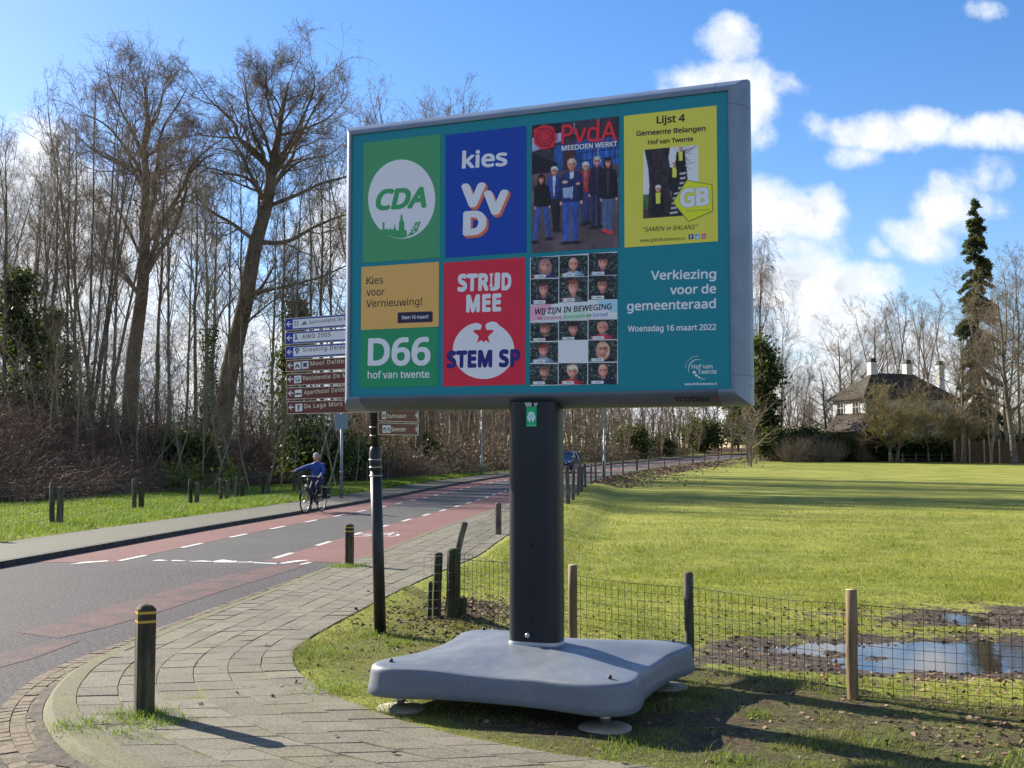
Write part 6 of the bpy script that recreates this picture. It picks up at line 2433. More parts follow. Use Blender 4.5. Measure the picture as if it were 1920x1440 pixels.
    for i in range(24):
        px = 60 + i * 26 + rng.uniform(-8, 8)
        plant('pole', px, rng.uniform(49, 56), h=rng.uniform(4.5, 8), label='thin leaning sapling growing on the brown bramble bank', group='saplings on the bramble bank')
    rng = random.Random(10)
    for i in range(22):
        px = 690 + i * 33 + rng.uniform(-12, 12)
        if 950 < px < 1062:
            continue
        lo = np.interp(px, [680, 800, 960, 1100, 1200, 1400], [72, 82, 92, 104, 116, 148])
        if px > 1385:
            continue
        plant('pale', px, clear_of_road(px, lo + rng.uniform(0, 5), 3.2), h=rng.uniform(3.5, 7.5), label='pale many stemmed hazel thicket clump along the far roadside', group='hazel clumps along the far roadside', wide=1.3)


def leaf_bush(name, seed, rx, ry, h, n, size, mat, clumps=26, stemm=BARK_D, shape='round', flat=.2):
    rng = np.random.default_rng(seed)
    k = clumps
    u = rng.normal(size=(k, 3))
    u /= np.linalg.norm(u, axis=1, keepdims=True)
    rad = rng.random(k) ** .45
    C = u * rad[:, None]
    if shape == 'cone':
        z = rng.random(k) ** 1.3
        th = rng.random(k) * 6.28
        rr = (1 - z) ** .8 * (.55 + .45 * rng.random(k))
        C = np.stack([rr * np.cos(th), rr * np.sin(th), z * 2 - 1], -1)
    C = C * np.array([rx, ry, h / 2]) * .86 + np.array([0, 0, h / 2])
    C[:, 2] = np.maximum(C[:, 2], .15)
    w = rng.random(k) + .4
    i = rng.choice(k, n, p=w / w.sum())
    sg = np.array([rx, ry, h * .5]).min() * .26 * (.6 + .8 * rng.random(k))
    if shape == 'cone':
        sg = sg * (1.3 - C[:, 2] / h)
    P = C[i] + rng.normal(size=(n, 3)) * sg[i][:, None] * np.array([1.2, 1.2, .75])
    P[:, 2] = np.abs(P[:, 2])
    V, F = leaves(rng, P, size, flat)
    m = 9
    th = rng.random(m) * 6.28
    S = np.zeros((m, 5, 3))
    for j in range(5):
        t = j / 4
        S[:, j, 0] = np.cos(th) * rx * .5 * t
        S[:, j, 1] = np.sin(th) * ry * .5 * t
        S[:, j, 2] = h * .8 * t - .1
    if shape == 'cone':
        S[:, :, :2] *= .15
    R = np.repeat(np.linspace(.05, .012, 5)[None], m, 0) * (h / 3) ** .5
    V1, F1 = polyline_tubes(S, R, 5)
    root = bpy.data.objects.new(name, None)
    COL.objects.link(root)
    obj('trunk' if shape == 'cone' else 'stems', mesh_arrays('stems', V1, [F1], [stemm], smooth=True), root)
    obj('foliage', mesh_arrays('foliage', V, [F], [mat]), root)
    return root


def twig_bush(name, seed, rx, h, n, mat, up=.1, spread=1.0):
    rng = np.random.default_rng(seed)
    th, rr = rng.random(n) * 6.28, rng.random(n) ** .5 * rx * .5
    P0 = np.stack([np.cos(th) * rr, np.sin(th) * rr, np.full(n, -.05)], -1)
    D = np.stack([np.cos(th) * spread * rng.random(n), np.sin(th) * spread * rng.random(n), np.ones(n)], -1) + rng.normal(size=(n, 3)) * .25
    D /= np.linalg.norm(D, axis=1, keepdims=True)
    L = h * (.6 + .6 * rng.random(n)) / 5
    pts = [P0]
    for j in range(5):
        D = D + rng.normal(size=D.shape) * .12 + np.array([0, 0, up * .3])
        D /= np.linalg.norm(D, axis=1, keepdims=True)
        pts.append(pts[-1] + D * L[:, None])
    P = np.stack(pts, 1)
    R = np.repeat(np.linspace(.02, .007, 6)[None], n, 0)
    P2, R2 = spawn(rng, P, R, 5, .2, .95, (20, 55), .45, 4, up * .3, .2, .6, .007, .2, .5, .3)
    V, F = join_tubes([(P, R, 3), (P2, R2, 3)])
    o = obj(name, mesh_arrays(name, V, [F], [mat]))
    return o


def build_bushes():
    def put(o, px, y, s, label, cat='bush', group=None, rz=0, zoff=-.05):
        x = ray(px, 850).x / ray(px, 850).y * y
        o.location = (x, y, terr(x, y) + zoff)
        o.rotation_euler = (0, 0, rz)
        o.scale = (s[0], s[0], s[1]) if isinstance(s, tuple) else (s, s, s)
        tag(o, label, cat, group)
        return o
    con = leaf_bush('evergreen_tree', 1, 2.3, 2.3, 9.0, 8500, .16, HOLLY, 60, shape='cone')
    put(con, 25, 56, 1.0, 'dark evergreen tree at the left edge of the picture', 'tree')
    put(copy_tree(con), 98, 60, (.75, .85), 'smaller dark evergreen tree just right of the one at the left edge', 'tree', rz=1)
    put(copy_tree(con), 556, 72, (.8, 1.15), 'dark evergreen tree behind the stacked direction boards', 'tree', rz=2)
    b = leaf_bush('evergreen_bush', 2, 1.7, 1.5, 2.6, 5200, .13, IVY, 30)
    put(b, 352, 55, 1.0, 'green ivy bush on the bank between the two big trunks', rz=.5)
    for px, y, s, lab in ((595, 58, 1.25, 'dark green bush on the bank below the direction boards'), (660, 66, 1.0, 'dark green bush behind the grey traffic sign'), (785, 82, .9, 'green ivy bush on the roadside right of the brown boards')):
        put(copy_tree(b), px, y, s, lab, rz=px * .1)
    for px, y, s, lab in ((1185, 120, 1.5, 'dark evergreen bush behind the roadside fence right of the car'), (1320, 132, 1.9, 'tall dark evergreen bush near the far road bend'), (1238, 126, 1.1, 'dark green bush between two taller evergreens on the roadside')):
        put(copy_tree(b), px, clear_of_road(px, y, 4.2), s, lab, rz=px * .1)
    fr = leaf_bush('leafy_shrub', 3, 1.0, .9, 1.5, 420, .14, YELLOWLEAF, 14, flat=.5)
    put(fr, 345, 49, .9, 'shrub of fresh yellow green leaves at the bank foot left of the other leafy shrub')
    put(copy_tree(fr), 430, 50, .85, 'larger shrub of fresh yellow green leaves at the bank foot', rz=2)
    # brown bushes by the far hedge
    t = twig_bush('bare_shrub', 4, 1.6, 2.6, 130, TWIG, .1, .8)
    put(t, 1485, 126, 1.0, 'reddish bare shrub in front of the dark hedge near the road bend')
    for px, y, s, lab in ((1560, 127, .9, 'bare brown shrub before the dark hedge left of the garden house'), (1522, 128, 1.1, 'taller bare brown shrub before the hedge')):
        put(copy_tree(t), px, y, s, lab, rz=px)
    # dark hedge across the far side of the field, with gaps and uneven top
    rng = np.random.default_rng(8)
    hb = leaf_bush('hedge_bush', 9, 2.3, 1.9, 3.3, 6000, .17, HOLLY, 34)
    for i, (px, y, s, sz) in enumerate(((1452, 131, .95, 1.15), (1478, 133, .9, 1.0), (1508, 131, 1.0, 1.15), (1540, 132, 1.0, 1.1), (1572, 131, .95, .95), (1600, 130, .9, .85), (1632, 131, 1.0, .9), (1662, 130, .9, .85), (1692, 131, 1.0, .9), (1722, 130, .95, .85), (1752, 131, 1.0, .9), (1780, 132, .95, .9), (1812, 134, .9, .8), (1850, 135, .9, .85), (1890, 136, .95, .9), (1925, 136, .9, .85))):
        o = hb if i == 0 else copy_tree(hb)
        put(o, px, y, (s * 1.15, sz), 'dark evergreen bush in the long hedge across the far end of the field', 'hedge', 'bushes of the hedge across the field', rz=i * 1.3)
    # ivy column and birch by the board's right edge
    iv = leaf_bush('ivy_tree', 12, 2.2, 2.0, 15.5, 12000, .26, IVY, 70)
    put(iv, 1425, 134, (1.0, 1.0), 'tall ivy covered tree just right of the billboard at the road bend', 'tree')
    put(copy_tree(iv), 1384, clear_of_road(1384, 160, 4.5), (1.0, .75), 'shorter ivy covered tree partly under the right end of the billboard', 'tree', rz=2)


def build_right_trees():
    def proto(key, cat, h, o):
        h = max(max(v.co.z for v in ch.data.vertices) for ch in o.children)
        PROTOS[key] = {'o': o, 'h': h * .985, 'cat': cat}
    rng = np.random.default_rng(21)
    # weeping birch
    P = np.zeros((1, 13, 3))
    z = np.linspace(0, 1, 13)
    P[0, :, 2] = z * 22
    P[0, :, 0] = np.sin(z * 3) * .5
    R = (.30 * (1 - .92 * z) + .02)[None]
    L1, R1 = spawn(rng, P, R, 22, .25, .98, (25, 48), .30, 8, .14, .1, .45, .02, 0, .2, .5)
    L2, R2 = spawn(rng, L1, R1, 8, .3, .98, (25, 60), .45, 6, -.02, .18, .5, .012, .6, .3, .3)
    L3, R3 = spawn(rng, L2, R2, 8, .2, .98, (30, 70), .9, 6, -.38, .08, .6, .009, 1.0, .5, .2)
    L4, R4 = spawn(rng, L3, R3, 3, .1, .8, (10, 30), .7, 4, -.4, .06, .8, .008, .6, .7, .2)
    V1, F1 = join_tubes([(P, R, 9), (L1, R1, 5)])
    V2, F2 = join_tubes([(L2, R2, 4), (L3, R3, 3), (L4, R4, 3)])
    proto('birch', 'tree', 22, make_tree('weeping_birch', V1, F1, V2, F2, BARK_D, TWIG))
    plant('birch', 1434, 139, 428, label='tall weeping birch with drooping twigs right beside the billboard', wide=.85)
    plant('round', 1462, 140, 560, label='bare round tree right of the weeping birch', wide=.8)
    plant('fork', 1495, 138, 640, label='low bare forked tree left of the house', wide=1.0)
    plant('slim2', 1518, 145, 690, label='short thin bare tree between the birch and the house')
    for px, y, top, k, lab in ((1582, 150, 585, 'round', 'bare tree with a bent trunk at the left end of the villa roof'), (1640, 158, 545, 'round', 'bare tree rising behind the left chimney'), (1668, 162, 540, 'fork', 'forked bare tree behind the middle of the villa roof'), (1716, 160, 548, 'fan', 'fan shaped bare tree behind the second chimney'), (1738, 164, 552, 'slim3', 'slender bare tree behind the right chimney'), (1605, 170, 600, 'round', 'faint bare tree far behind the villa left half'),
                               (1775, 140, 530, 'fork', 'bare tree between the villa and the tall conifer'), (1795, 146, 560, 'round', 'wide bare tree just left of the tall conifer'), (1868, 126, 520, 'slim3', 'bare tree just right of the tall conifer'), (1886, 122, 470, 'fork', 'forked bare tree near the right picture edge'), (1912, 128, 440, 'slim1', 'tallest bare tree at the right picture edge'), (1945, 132, 480, 'round', 'bare tree cut off by the right picture edge'), (1830, 150, 600, 'slim2', 'thin bare tree behind the tall conifer'), (1858, 121, 640, 'pale', 'pale leaning stems before the conifer foot')):
        plant(k, px, y, top, label=lab, wide=1.35 if k in ('round', 'fork', 'fan') else 1.1)
    # domed ochre tree in the garden
    rng = np.random.default_rng(5)
    n = 10
    P = np.zeros((2, n, 3))
    z = np.linspace(0, 1, n)
    for i in range(2):
        P[i, :, 0] = (.18 if i else -.15) * (1 + z * 2)
        P[i, :, 2] = z * 3.0 - .2
    R = np.repeat((.14 * (1 - .5 * z))[None], 2, 0)
    L1, R1 = spawn(rng, P, R, 11, .45, 1, (30, 62), 1.5, 8, .05, .12, .55, .03, 2.0, .3, .15)
    L2, R2 = spawn(rng, L1, R1, 9, .2, .98, (25, 60), .55, 6, .10, .16, .5, .016, .8, .3, .3)
    L3, R3 = spawn(rng, L2, R2, 7, .2, .98, (25, 60), .5, 4, .10, .2, .6, .011, .5, .5, .2)
    L4, R4 = spawn(rng, L3, R3, 4, .2, .98, (20, 55), .6, 3, .05, .2, .8, .010, .35, .7, .2)
    V1, F1 = join_tubes([(P, R, 8), (L1, R1, 5)])
    V2, F2 = join_tubes([(L2, R2, 4), (L3, R3, 3), (L4, R4, 3)])
    proto('dome', 'tree', 8.2, make_tree('garden_tree', V1, F1, V2, F2, BARK_D, TWIG_Y))
    plant('dome', 1676, 124, 700, label='domed tree with ochre twigs in front of the white villa', wide=1.5, rz=.3)
    plant('dome', 1790, 127, 728, label='smaller ochre twigged tree right of the domed one', wide=1.2)
    for px, y, top, lab in ((1742, 128, 690, 'low spreading bare tree screening the right half of the villa'), (1806, 122, 610, 'broad bare tree left of the conifer foot before the reed fence'), (1902, 117, 500, 'broad bare tree in front of the reed fence at the right edge'), (1556, 136, 660, 'spreading bare tree left of the villa behind the hedge')):
        plant('round', px, y, top, label=lab, wide=1.55)
    # tall narrow conifer: drooping boughs with gaps
    H = 27.0
    z = np.linspace(0, 1, 14)
    P = np.zeros((1, 14, 3))
    P[0, :, 2] = z * H - .3
    R = (.34 * (1 - .95 * z) + .015)[None]
    nb = 210
    t = np.sort(rng.random(nb) ** .85) * .97 + .02
    th = rng.random(nb) * 6.28
    prof = np.interp(t, [0, .12, .3, .5, .62, .8, .93, 1], [3.2, 3.0, 2.6, 2.1, 2.0, 1.35, .8, .2]) * (.50 + .62 * rng.random(nb))
    B = np.zeros((nb, 6, 3))
    for j in range(6):
        f = j / 5
        B[:, j, 0] = np.cos(th) * prof * f
        B[:, j, 1] = np.sin(th) * prof * f
        B[:, j, 2] = t * H - .25 * prof * f - .35 * prof * f * f + .12 * f
    BR = np.repeat(np.linspace(.04, .01, 6)[None], nb, 0)
    dens = np.where(t > .42, 1.0, .75)
    m = 260
    i = rng.choice(nb, nb * m, p=dens * prof / (dens * prof).sum())
    f = .12 + .88 * rng.random(nb * m)
    k = np.minimum((f * 5).astype(int), 4)
    w = (f * 5 - k)[:, None]
    c = B[i, k] * (1 - w) + B[i, k + 1] * w + rng.normal(size=(nb * m, 3)) * np.array([.13, .13, .06])
    c[:, 2] -= .28 * rng.random(nb * m) ** 1.5
    V, F = leaves(rng, c, .14, 0, 2.2)
    V1, F1 = join_tubes([(P, R, 9)])
    V2, F2 = join_tubes([(B, BR, 4)])
    o = make_tree('conifer', V1, F1, V2, F2, BARK_D, BARK_D, [('foliage', V, F, NEEDLE)])
    proto('conifer', 'tree', H, o)
    plant('conifer', 1838, 131, 378, label='very tall narrow dark conifer right of the villa', wide=1.0)


build_bollards()
build_fences()
build_poles()
build_heroes()
build_forest()
build_bushes()
build_right_trees()

# ------------------------------------------------------------------ grass, leaves, brambles
def blade_mesh(name, P, h, w, rng, mat, lean=.45, tint=None):
    """one tapering bent blade (two faces) per point"""
    n = len(P)
    th = rng.random(n) * 6.283
    d = np.stack([np.cos(th), np.sin(th), np.zeros(n)], -1)
    s = np.stack([-np.sin(th), np.cos(th), np.zeros(n)], -1) * (w * .5)[:, None]
    ln = (lean * (.3 + rng.random(n)))[:, None]
    up = np.array([0, 0, 1.0])
    m = P + d * ln * h[:, None] * .35 + up * h[:, None] * .6
    t = P + d * ln * h[:, None] * 1.1 + up * h[:, None]
    V = np.stack([P - s, P + s, m + s * .7, m - s * .7, t], 1).reshape(-1, 3)
    o = np.arange(n)[:, None] * 5
    tint = np.repeat(rng.random(n) if tint is None else np.clip(tint, 0, 1), 5)
    return mesh_arrays(name, V, [o + np.array([[0, 1, 2, 3]]), o + np.array([[3, 2, 4]])], [mat], attrs={'tint': tint})


def build_grass():
    rng = np.random.default_rng(31)
    gm = leafmat('grass_blade', (.150, .185, .027), (.36, .365, .062), .42, .7, 'tint')
    lush = leafmat('lush_grass_blade', (.085, .175, .022), (.22, .31, .045), .4, .5, 'tint')
    dry = leafmat('verge_blade', (.105, .150, .024), (.33, .29, .11), .35, 1.5, 'tint')
    fence = fence_y
    # --- field: density falls with distance
    n = 430000
    y = 7.0 * (48 / 7.0) ** rng.random(n)
    x = (rng.random(n) * 1.30 - .50) * .9 * y
    z, sd, lat = terr_full(x, y)
    keep = (sd > .15) & (y > fence(x) - .05) & (puddle(x, y) * 1.35 + .5 * (fbm(x, y, 2.0, 40) - .5) < .33)
    keep &= (fbm(x, y, .8, 44) + .5 * fbm(x, y, 5, 45) > .48) | (rng.random(n) < .45)
    keep &= rng.random(n) < np.interp(y, [0, 22, 46], [1, 1, 0])
    keep &= ~((x < .3) & (y > 10.2) & (y < 13.2) & (rng.random(n) < .7))
    x, y, z = x[keep], y[keep], z[keep]
    f = np.maximum(1, y / 9.0)
    h = (.012 + .016 * rng.random(len(x))) * (.75 + 1.6 * np.maximum(0, fbm(x, y, 2.4, 50) - .45) * 3) * np.minimum(f, 1.7)
    tag(obj('meadow_grass', blade_mesh('meadow_grass', np.stack([x, y, z - .004], -1), h, .0042 * f * (.7 + .6 * rng.random(len(x))), rng, gm, 1.6, .45 * rng.random(len(x)) + 1.5 * (.6 * fbm(x, y, .45, 53) + .4 * fbm(x, y, 2.2, 54) - .32))), 'short green grass covering the field', 'grass', kind='stuff')
    # --- verge round the billboard's base: tufts and bare soil
    n = 480000
    y = 4.3 * (17 / 4.3) ** rng.random(n)
    x = -2.4 + rng.random(n) * 7.4
    z, sd, lat = terr_full(x, y)
    patch = fbm(x, y, 1.1, 60) * .6 + fbm(x, y, 4.5, 61) * .4
    edge = np.exp(-(sd / .22) ** 2)
    wear = .40 + .16 * np.exp(-(((x - 1.3) / 1.5) ** 2 + ((y - 6.9) / .8) ** 2)) - .10 * edge - .08 * (x < -.5)
    keep = (sd > -.03) & (y < fence(x) + .1) & (patch > wear - .09 * rng.random(n)) & (np.abs(x) < .5 * y + .3)
    x, y, z, sd, patch = x[keep], y[keep], z[keep], sd[keep], patch[keep]
    tall = np.clip((patch - .5) * 5, 0, 1)
    h = (.014 + .032 * tall) * (.6 + .8 * rng.random(len(x)))
    tag(obj('verge_grass', blade_mesh('verge_grass', np.stack([x, y, z - .004], -1), h, .0034 * (.7 + .6 * rng.random(len(x))) * np.maximum(1, y / 8), rng, dry, .9)), 'patchy short grass on the worn verge around the billboard base', 'grass', kind='stuff')
    # --- taller tufts: bollard feet, fence line, post foot
    pts = []
    for cx_, cy_, r, k in ((-2.28, 7.26, .22, 520), (-2.05, 7.1, .16, 200), (-2.52, 7.0, .2, 240), (-2.2, 6.85, .25, 160), (-2.33, 16.75, .30, 900), (-1.2, 10.4, .18, 220), (-.95, 10.0, .16, 260), (-1.5, 9.6, .2, 260), (-1.2, 8.1, .25, 320), (2.6, 6.1, .3, 420), (3.1, 5.9, .35, 520), (1.15, 6.25, .2, 200), (.6, 6.5, .25, 220), (2.0, 6.6, .16, 160), (1.5, 7.3, .12, 120), (-.75, 7.45, .16, 180)):
        q = rng.normal(size=(k, 2)) * r * .5 + np.array([cx_, cy_])
        pts.append(q)
    q = np.concatenate(pts)
    z, sd, _ = terr_full(q[:, 0], q[:, 1])
    z = np.where(sd < 0, 0.0, z)
    h = .018 + .05 * rng.random(len(q)) ** 1.6
    tag(obj('grass_tuft', blade_mesh('grass_tuft', np.column_stack([q, z - .004]), h, np.full(len(q), .005), rng, lush, .9)), 'longer grass tufts round the bollard feet and on the verge', 'grass', kind='stuff')
    # --- moss and tiny weeds in the paving joints near the bollard
    # --- lush strip beyond the far footpath
    n = 260000
    y = 18 + 62 * rng.random(n) ** .8
    lat = 2.0 + 11 * rng.random(n)
    s = road_slope(y)
    L = np.sqrt(1 + s * s)
    x = road_x(y) - (HALF + lat) * L
    l0 = np.interp(y, [0, 50, 60, 72, 400], [11.8, 11.8, 9.8, 5.0, 4.4])
    keep = (lat < l0 + rng.random(n) * .8) & (x > -.50 * y)
    x, y, lat = x[keep], y[keep], lat[keep]
    z, _, _ = terr_full(x, y)
    f = y / 22.0
    rough = np.exp(-((lat - 3.2) / 1.3) ** 2) * fbm(x, y, .7, 70)
    h = (.035 + .04 * rng.random(len(x)) + .16 * rough) * np.minimum(np.maximum(f, 1), 1.4)
    tag(obj('strip_grass', blade_mesh('strip_grass', np.stack([x, y, z - .01], -1), h, .011 * f * (.6 + .8 * rng.random(len(x))), rng, lush, .7)), 'lush green grass strip beyond the far footpath', 'grass', kind='stuff')


def build_litter():
    rng = np.random.default_rng(41)
    m, T, p = nodemat('dead_leaf')
    c = T.mix(T.attr('tint'), (.07, .04, .022), (.26, .155, .08))
    T.put(p.inputs['Base Color'], c)
    p.inputs['Roughness'].default_value = .8
    Q = []
    for cx_, cy_, sx, sy, k in ((-.55, 11.2, .45, .8, 1700), (-.3, 12.2, .5, 1.0, 700), (2.6, 7.9, .7, .7, 260), (3.3, 7.2, .7, .6, 420), (3.9, 8.6, 1.4, .4, 420), (2.6, 10.9, 1.6, .7, 500), (3.6, 9.8, 1.5, .8, 1500), (4.6, 12.0, 1.4, .5, 700), (.9, 6.9, 1.2, .7, 130), (2.2, 6.6, .9, .5, 160), (-1.35, 9.2, .4, .8, 70), (3.0, 6.6, .35, .3, 220), (-1.9, 8.0, 1.0, 1.4, 24)):
        Q.append(rng.normal(size=(k, 2)) * np.array([sx, sy]) + np.array([cx_, cy_]))
    k = 3800
    y = rng.uniform(62, 122, k)
    x, yy = road_pt(y, HALF + 2.3 + rng.exponential(1.0, k) - .4)
    far = np.column_stack([x, yy])
    q = np.concatenate(Q)
    z, sd, _ = terr_full(q[:, 0], q[:, 1])
    z = np.where(sd < .02, 0.004, z)
    ok = ((sd > .02) | (rng.random(len(sd)) < .3)) & (np.abs(q[:, 0]) < q[:, 1] * .5 + .3) & (z > WATER_Z - .040)
    q, z = q[ok], z[ok]
    V, F = leaves(rng, np.column_stack([q, z + .007]), .028, .8, 1.35)
    zf, _, _ = terr_full(far[:, 0], far[:, 1])
    V2, F2 = leaves(rng, np.column_stack([far, zf + .03]), .13, .7, 1.4)
    tint = np.concatenate([np.repeat(rng.random(len(F)), 4), np.repeat(.4 + .6 * rng.random(len(F2)), 4)])
    tag(obj('fallen_leaves', mesh_arrays('fallen_leaves', np.concatenate([V, V2]), [np.concatenate([F, F2 + len(V)])], [m], attrs={'tint': tint})), 'brown fallen leaves on the verge and along the roadside fence', 'leaves', kind='stuff')
    # bramble bank: arching canes and dead leaves over the whole bank
    n = 21000
    y = rng.uniform(38, 74, n)
    l0 = np.interp(y, [0, 50, 60, 72, 400], [10.6, 10.6, 8.6, 4.0, 3.6])
    lat = l0 + rng.random(n) ** 1.2 * 9.0
    s = road_slope(y)
    x = road_x(y) - (HALF + lat) * np.sqrt(1 + s * s)
    ok = x > -.52 * y
    x, y, lat, l0 = x[ok], y[ok], lat[ok], l0[ok]
    n2 = 9000
    y2 = rng.uniform(72, 150, n2)
    l2 = np.interp(y2, [72, 400], [4.0, 3.6]) + rng.random(n2) ** 1.3 * 6
    s2 = road_slope(y2)
    x2 = road_x(y2) - (HALF + l2) * np.sqrt(1 + s2 * s2)

    def canes(x, y, hmax, rad):
        k = len(x)
        z, _, _ = terr_full(x, y)
        th = rng.random(k) * 6.28
        D = np.stack([np.cos(th) * .6, np.sin(th) * .6, .5 + rng.random(k)], -1)
        D /= np.linalg.norm(D, axis=1, keepdims=True)
        L = hmax * (.35 + .65 * rng.random(k)) / 5
        pts = [np.stack([x, y, z - .05], -1)]
        for j in range(5):
            D = D + rng.normal(size=D.shape) * .25 + np.array([0, 0, -.22])
            D /= np.linalg.norm(D, axis=1, keepdims=True)
            pts.append(pts[-1] + D * L[:, None])
        P = np.stack(pts, 1)
        R = np.repeat(np.linspace(1, .5, 6)[None], k, 0) * (rad * (.6 + .8 * rng.random(k)))[:, None]
        return P, R
    P, R = canes(x, y, 2.3, .0105)
    V1, F1 = polyline_tubes(P, R, 3)
    brm = bark('bramble_cane', (.130, .078, .055), (.27, .185, .13))
    # leaves on the canes
    i = rng.integers(0, len(P), 26000)
    j = rng.integers(1, 6, 26000)
    c = P[i, j] + rng.normal(size=(26000, 3)) * .12
    V2, F2 = leaves(rng, c, .075, 0, 1.4)
    lm, T, p = nodemat('bramble_leaf')
    n1 = T.noise(T.pos(), .7, 4, .65)
    T.put(p.inputs['Base Color'], T.mix(T.ramp(n1, .38, .66), (.105, .058, .036), (.24, .145, .082)))
    p.inputs['Roughness'].default_value = .85
    me = mesh_arrays('bramble_undergrowth', np.concatenate([V1, V2]), [np.concatenate([F1, F2 + len(V1)])], [brm, lm], fmat=[0] * len(F1) + [1] * len(F2))
    tag(obj('bramble_undergrowth', me), 'tangled brown brambles covering the bank under the left trees', 'undergrowth', kind='stuff')
    P, R = canes(x2, y2, 3.0, .017)
    V1, F1 = polyline_tubes(P, R, 3)
    i = rng.integers(0, len(P), 26000)
    j = rng.integers(1, 6, 26000)
    c = P[i, j] + rng.normal(size=(26000, 3)) * .2
    V2, F2 = leaves(rng, c, .15, 0, 1.4)
    pale = bark('pale_cane', (.24, .165, .10), (.42, .32, .21))
    lm2, T, p = nodemat('tan_leaf')
    n1 = T.noise(T.pos(), .5, 4, .65)
    T.put(p.inputs['Base Color'], T.mix(T.ramp(n1, .36, .66), (.12, .10, .045), (.30, .20, .11)))
    p.inputs['Roughness'].default_value = .85
    me = mesh_arrays('roadside_undergrowth', np.concatenate([V1, V2]), [np.concatenate([F1, F2 + len(V1)])], [pale, lm2], fmat=[0] * len(F1) + [1] * len(F2))
    tag(obj('roadside_undergrowth', me), 'pale tangled dry undergrowth along the far side of the road', 'undergrowth', kind='stuff')


def build_thicket():
    """young stems and dead branches crossing under the tall trees"""
    rng = np.random.default_rng(61)
    n = 420
    px = rng.uniform(-110, 700, n)
    y = rng.uniform(50, 76, n)
    x = (px - 960) / FPX * y
    ok = left_lat(x, y) > np.interp(y, [0, 50, 60, 72, 400], [12.5, 12.5, 10.5, 6.0, 5.0])
    x, y = x[ok], y[ok]
    z, _, _ = terr_full(x, y)
    n = len(x)
    h = 2.0 + 7.5 * rng.random(n) ** 1.7
    lean = rng.normal(0, .35, (n, 2)) * (rng.random((n, 1)) ** .6)
    P = np.zeros((n, 7, 3))
    D = np.concatenate([lean, np.ones((n, 1))], 1)
    P[:, 0] = np.stack([x, y, z - .1], -1)
    for j in range(1, 7):
        D = D + rng.normal(size=D.shape) * np.array([.12, .12, .03])
        P[:, j] = P[:, j - 1] + D * (h / 6)[:, None]
    R = np.linspace(1, .3, 7)[None] * (.012 + .035 * rng.random(n) ** 2)[:, None]
    B, BR = spawn(rng, P, R, 9, .08, .98, (30, 75), .38, 6, .03, .2, .55, .008, .5, .4, .3)
    C, CR = spawn(rng, B, BR, 6, .15, .98, (25, 65), .5, 4, .02, .2, .7, .006, .3, .5, .3)
    V, F = join_tubes([(P, R, 5), (B, BR, 3), (C, CR, 3)])
    tag(obj('thicket', mesh_arrays('thicket', V, [F], [TWIG])), 'tangled thicket of young stems and dead branches on the bank', 'thicket', kind='stuff')


# ------------------------------------------------------------------ far wood behind everything
def build_far_wood():
    rng = np.random.default_rng(51)
    n = 1500
    px = np.concatenate([rng.uniform(-120, 660, 70), rng.uniform(640, 1420, 700), rng.uniform(1400, 2050, 300)])
    n = len(px)
    y = np.where(px < 1420, rng.uniform(105, 190, n), rng.uniform(185, 240, n))
    u = np.array([ray(p, 850).x / ray(p, 850).y for p in px])
    x = u * y
    lat = left_lat(x, y)
    ok = (px > 1400) | (lat > 8)
    x, y = x[ok], y[ok]
    z, _, _ = terr_full(x, y)
    n = len(x)
    h = np.where(x / y > -.13, rng.uniform(5, 11, n), rng.uniform(4, 9, n))
    P = np.zeros((n, 6, 3))
    for j in range(6):
        P[:, j] = np.stack([x, y, z + h * j / 5], -1) + rng.normal(size=(n, 3)) * .14 * j
    R = np.linspace(1, .25, 6)[None] * rng.uniform(.06, .16, n)[:, None]
    B, BR = spawn(rng, P, R, 9, .15, .98, (25, 60), .3, 5, .1, .2, .5, .02, 0, .4, .3)
    C, CR = spawn(rng, B, BR, 5, .2, .98, (25, 60), .5, 3, .05, .2, .7, .017, .4, .6, .3)
    V, F = join_tubes([(P, R, 4), (B, BR, 3), (C, CR, 3)])
    tag(obj('far_wood', mesh_arrays('far_wood', V, [F], [TWIG])), 'hazy mass of bare trees closing the view far behind', 'wood', kind='stuff')


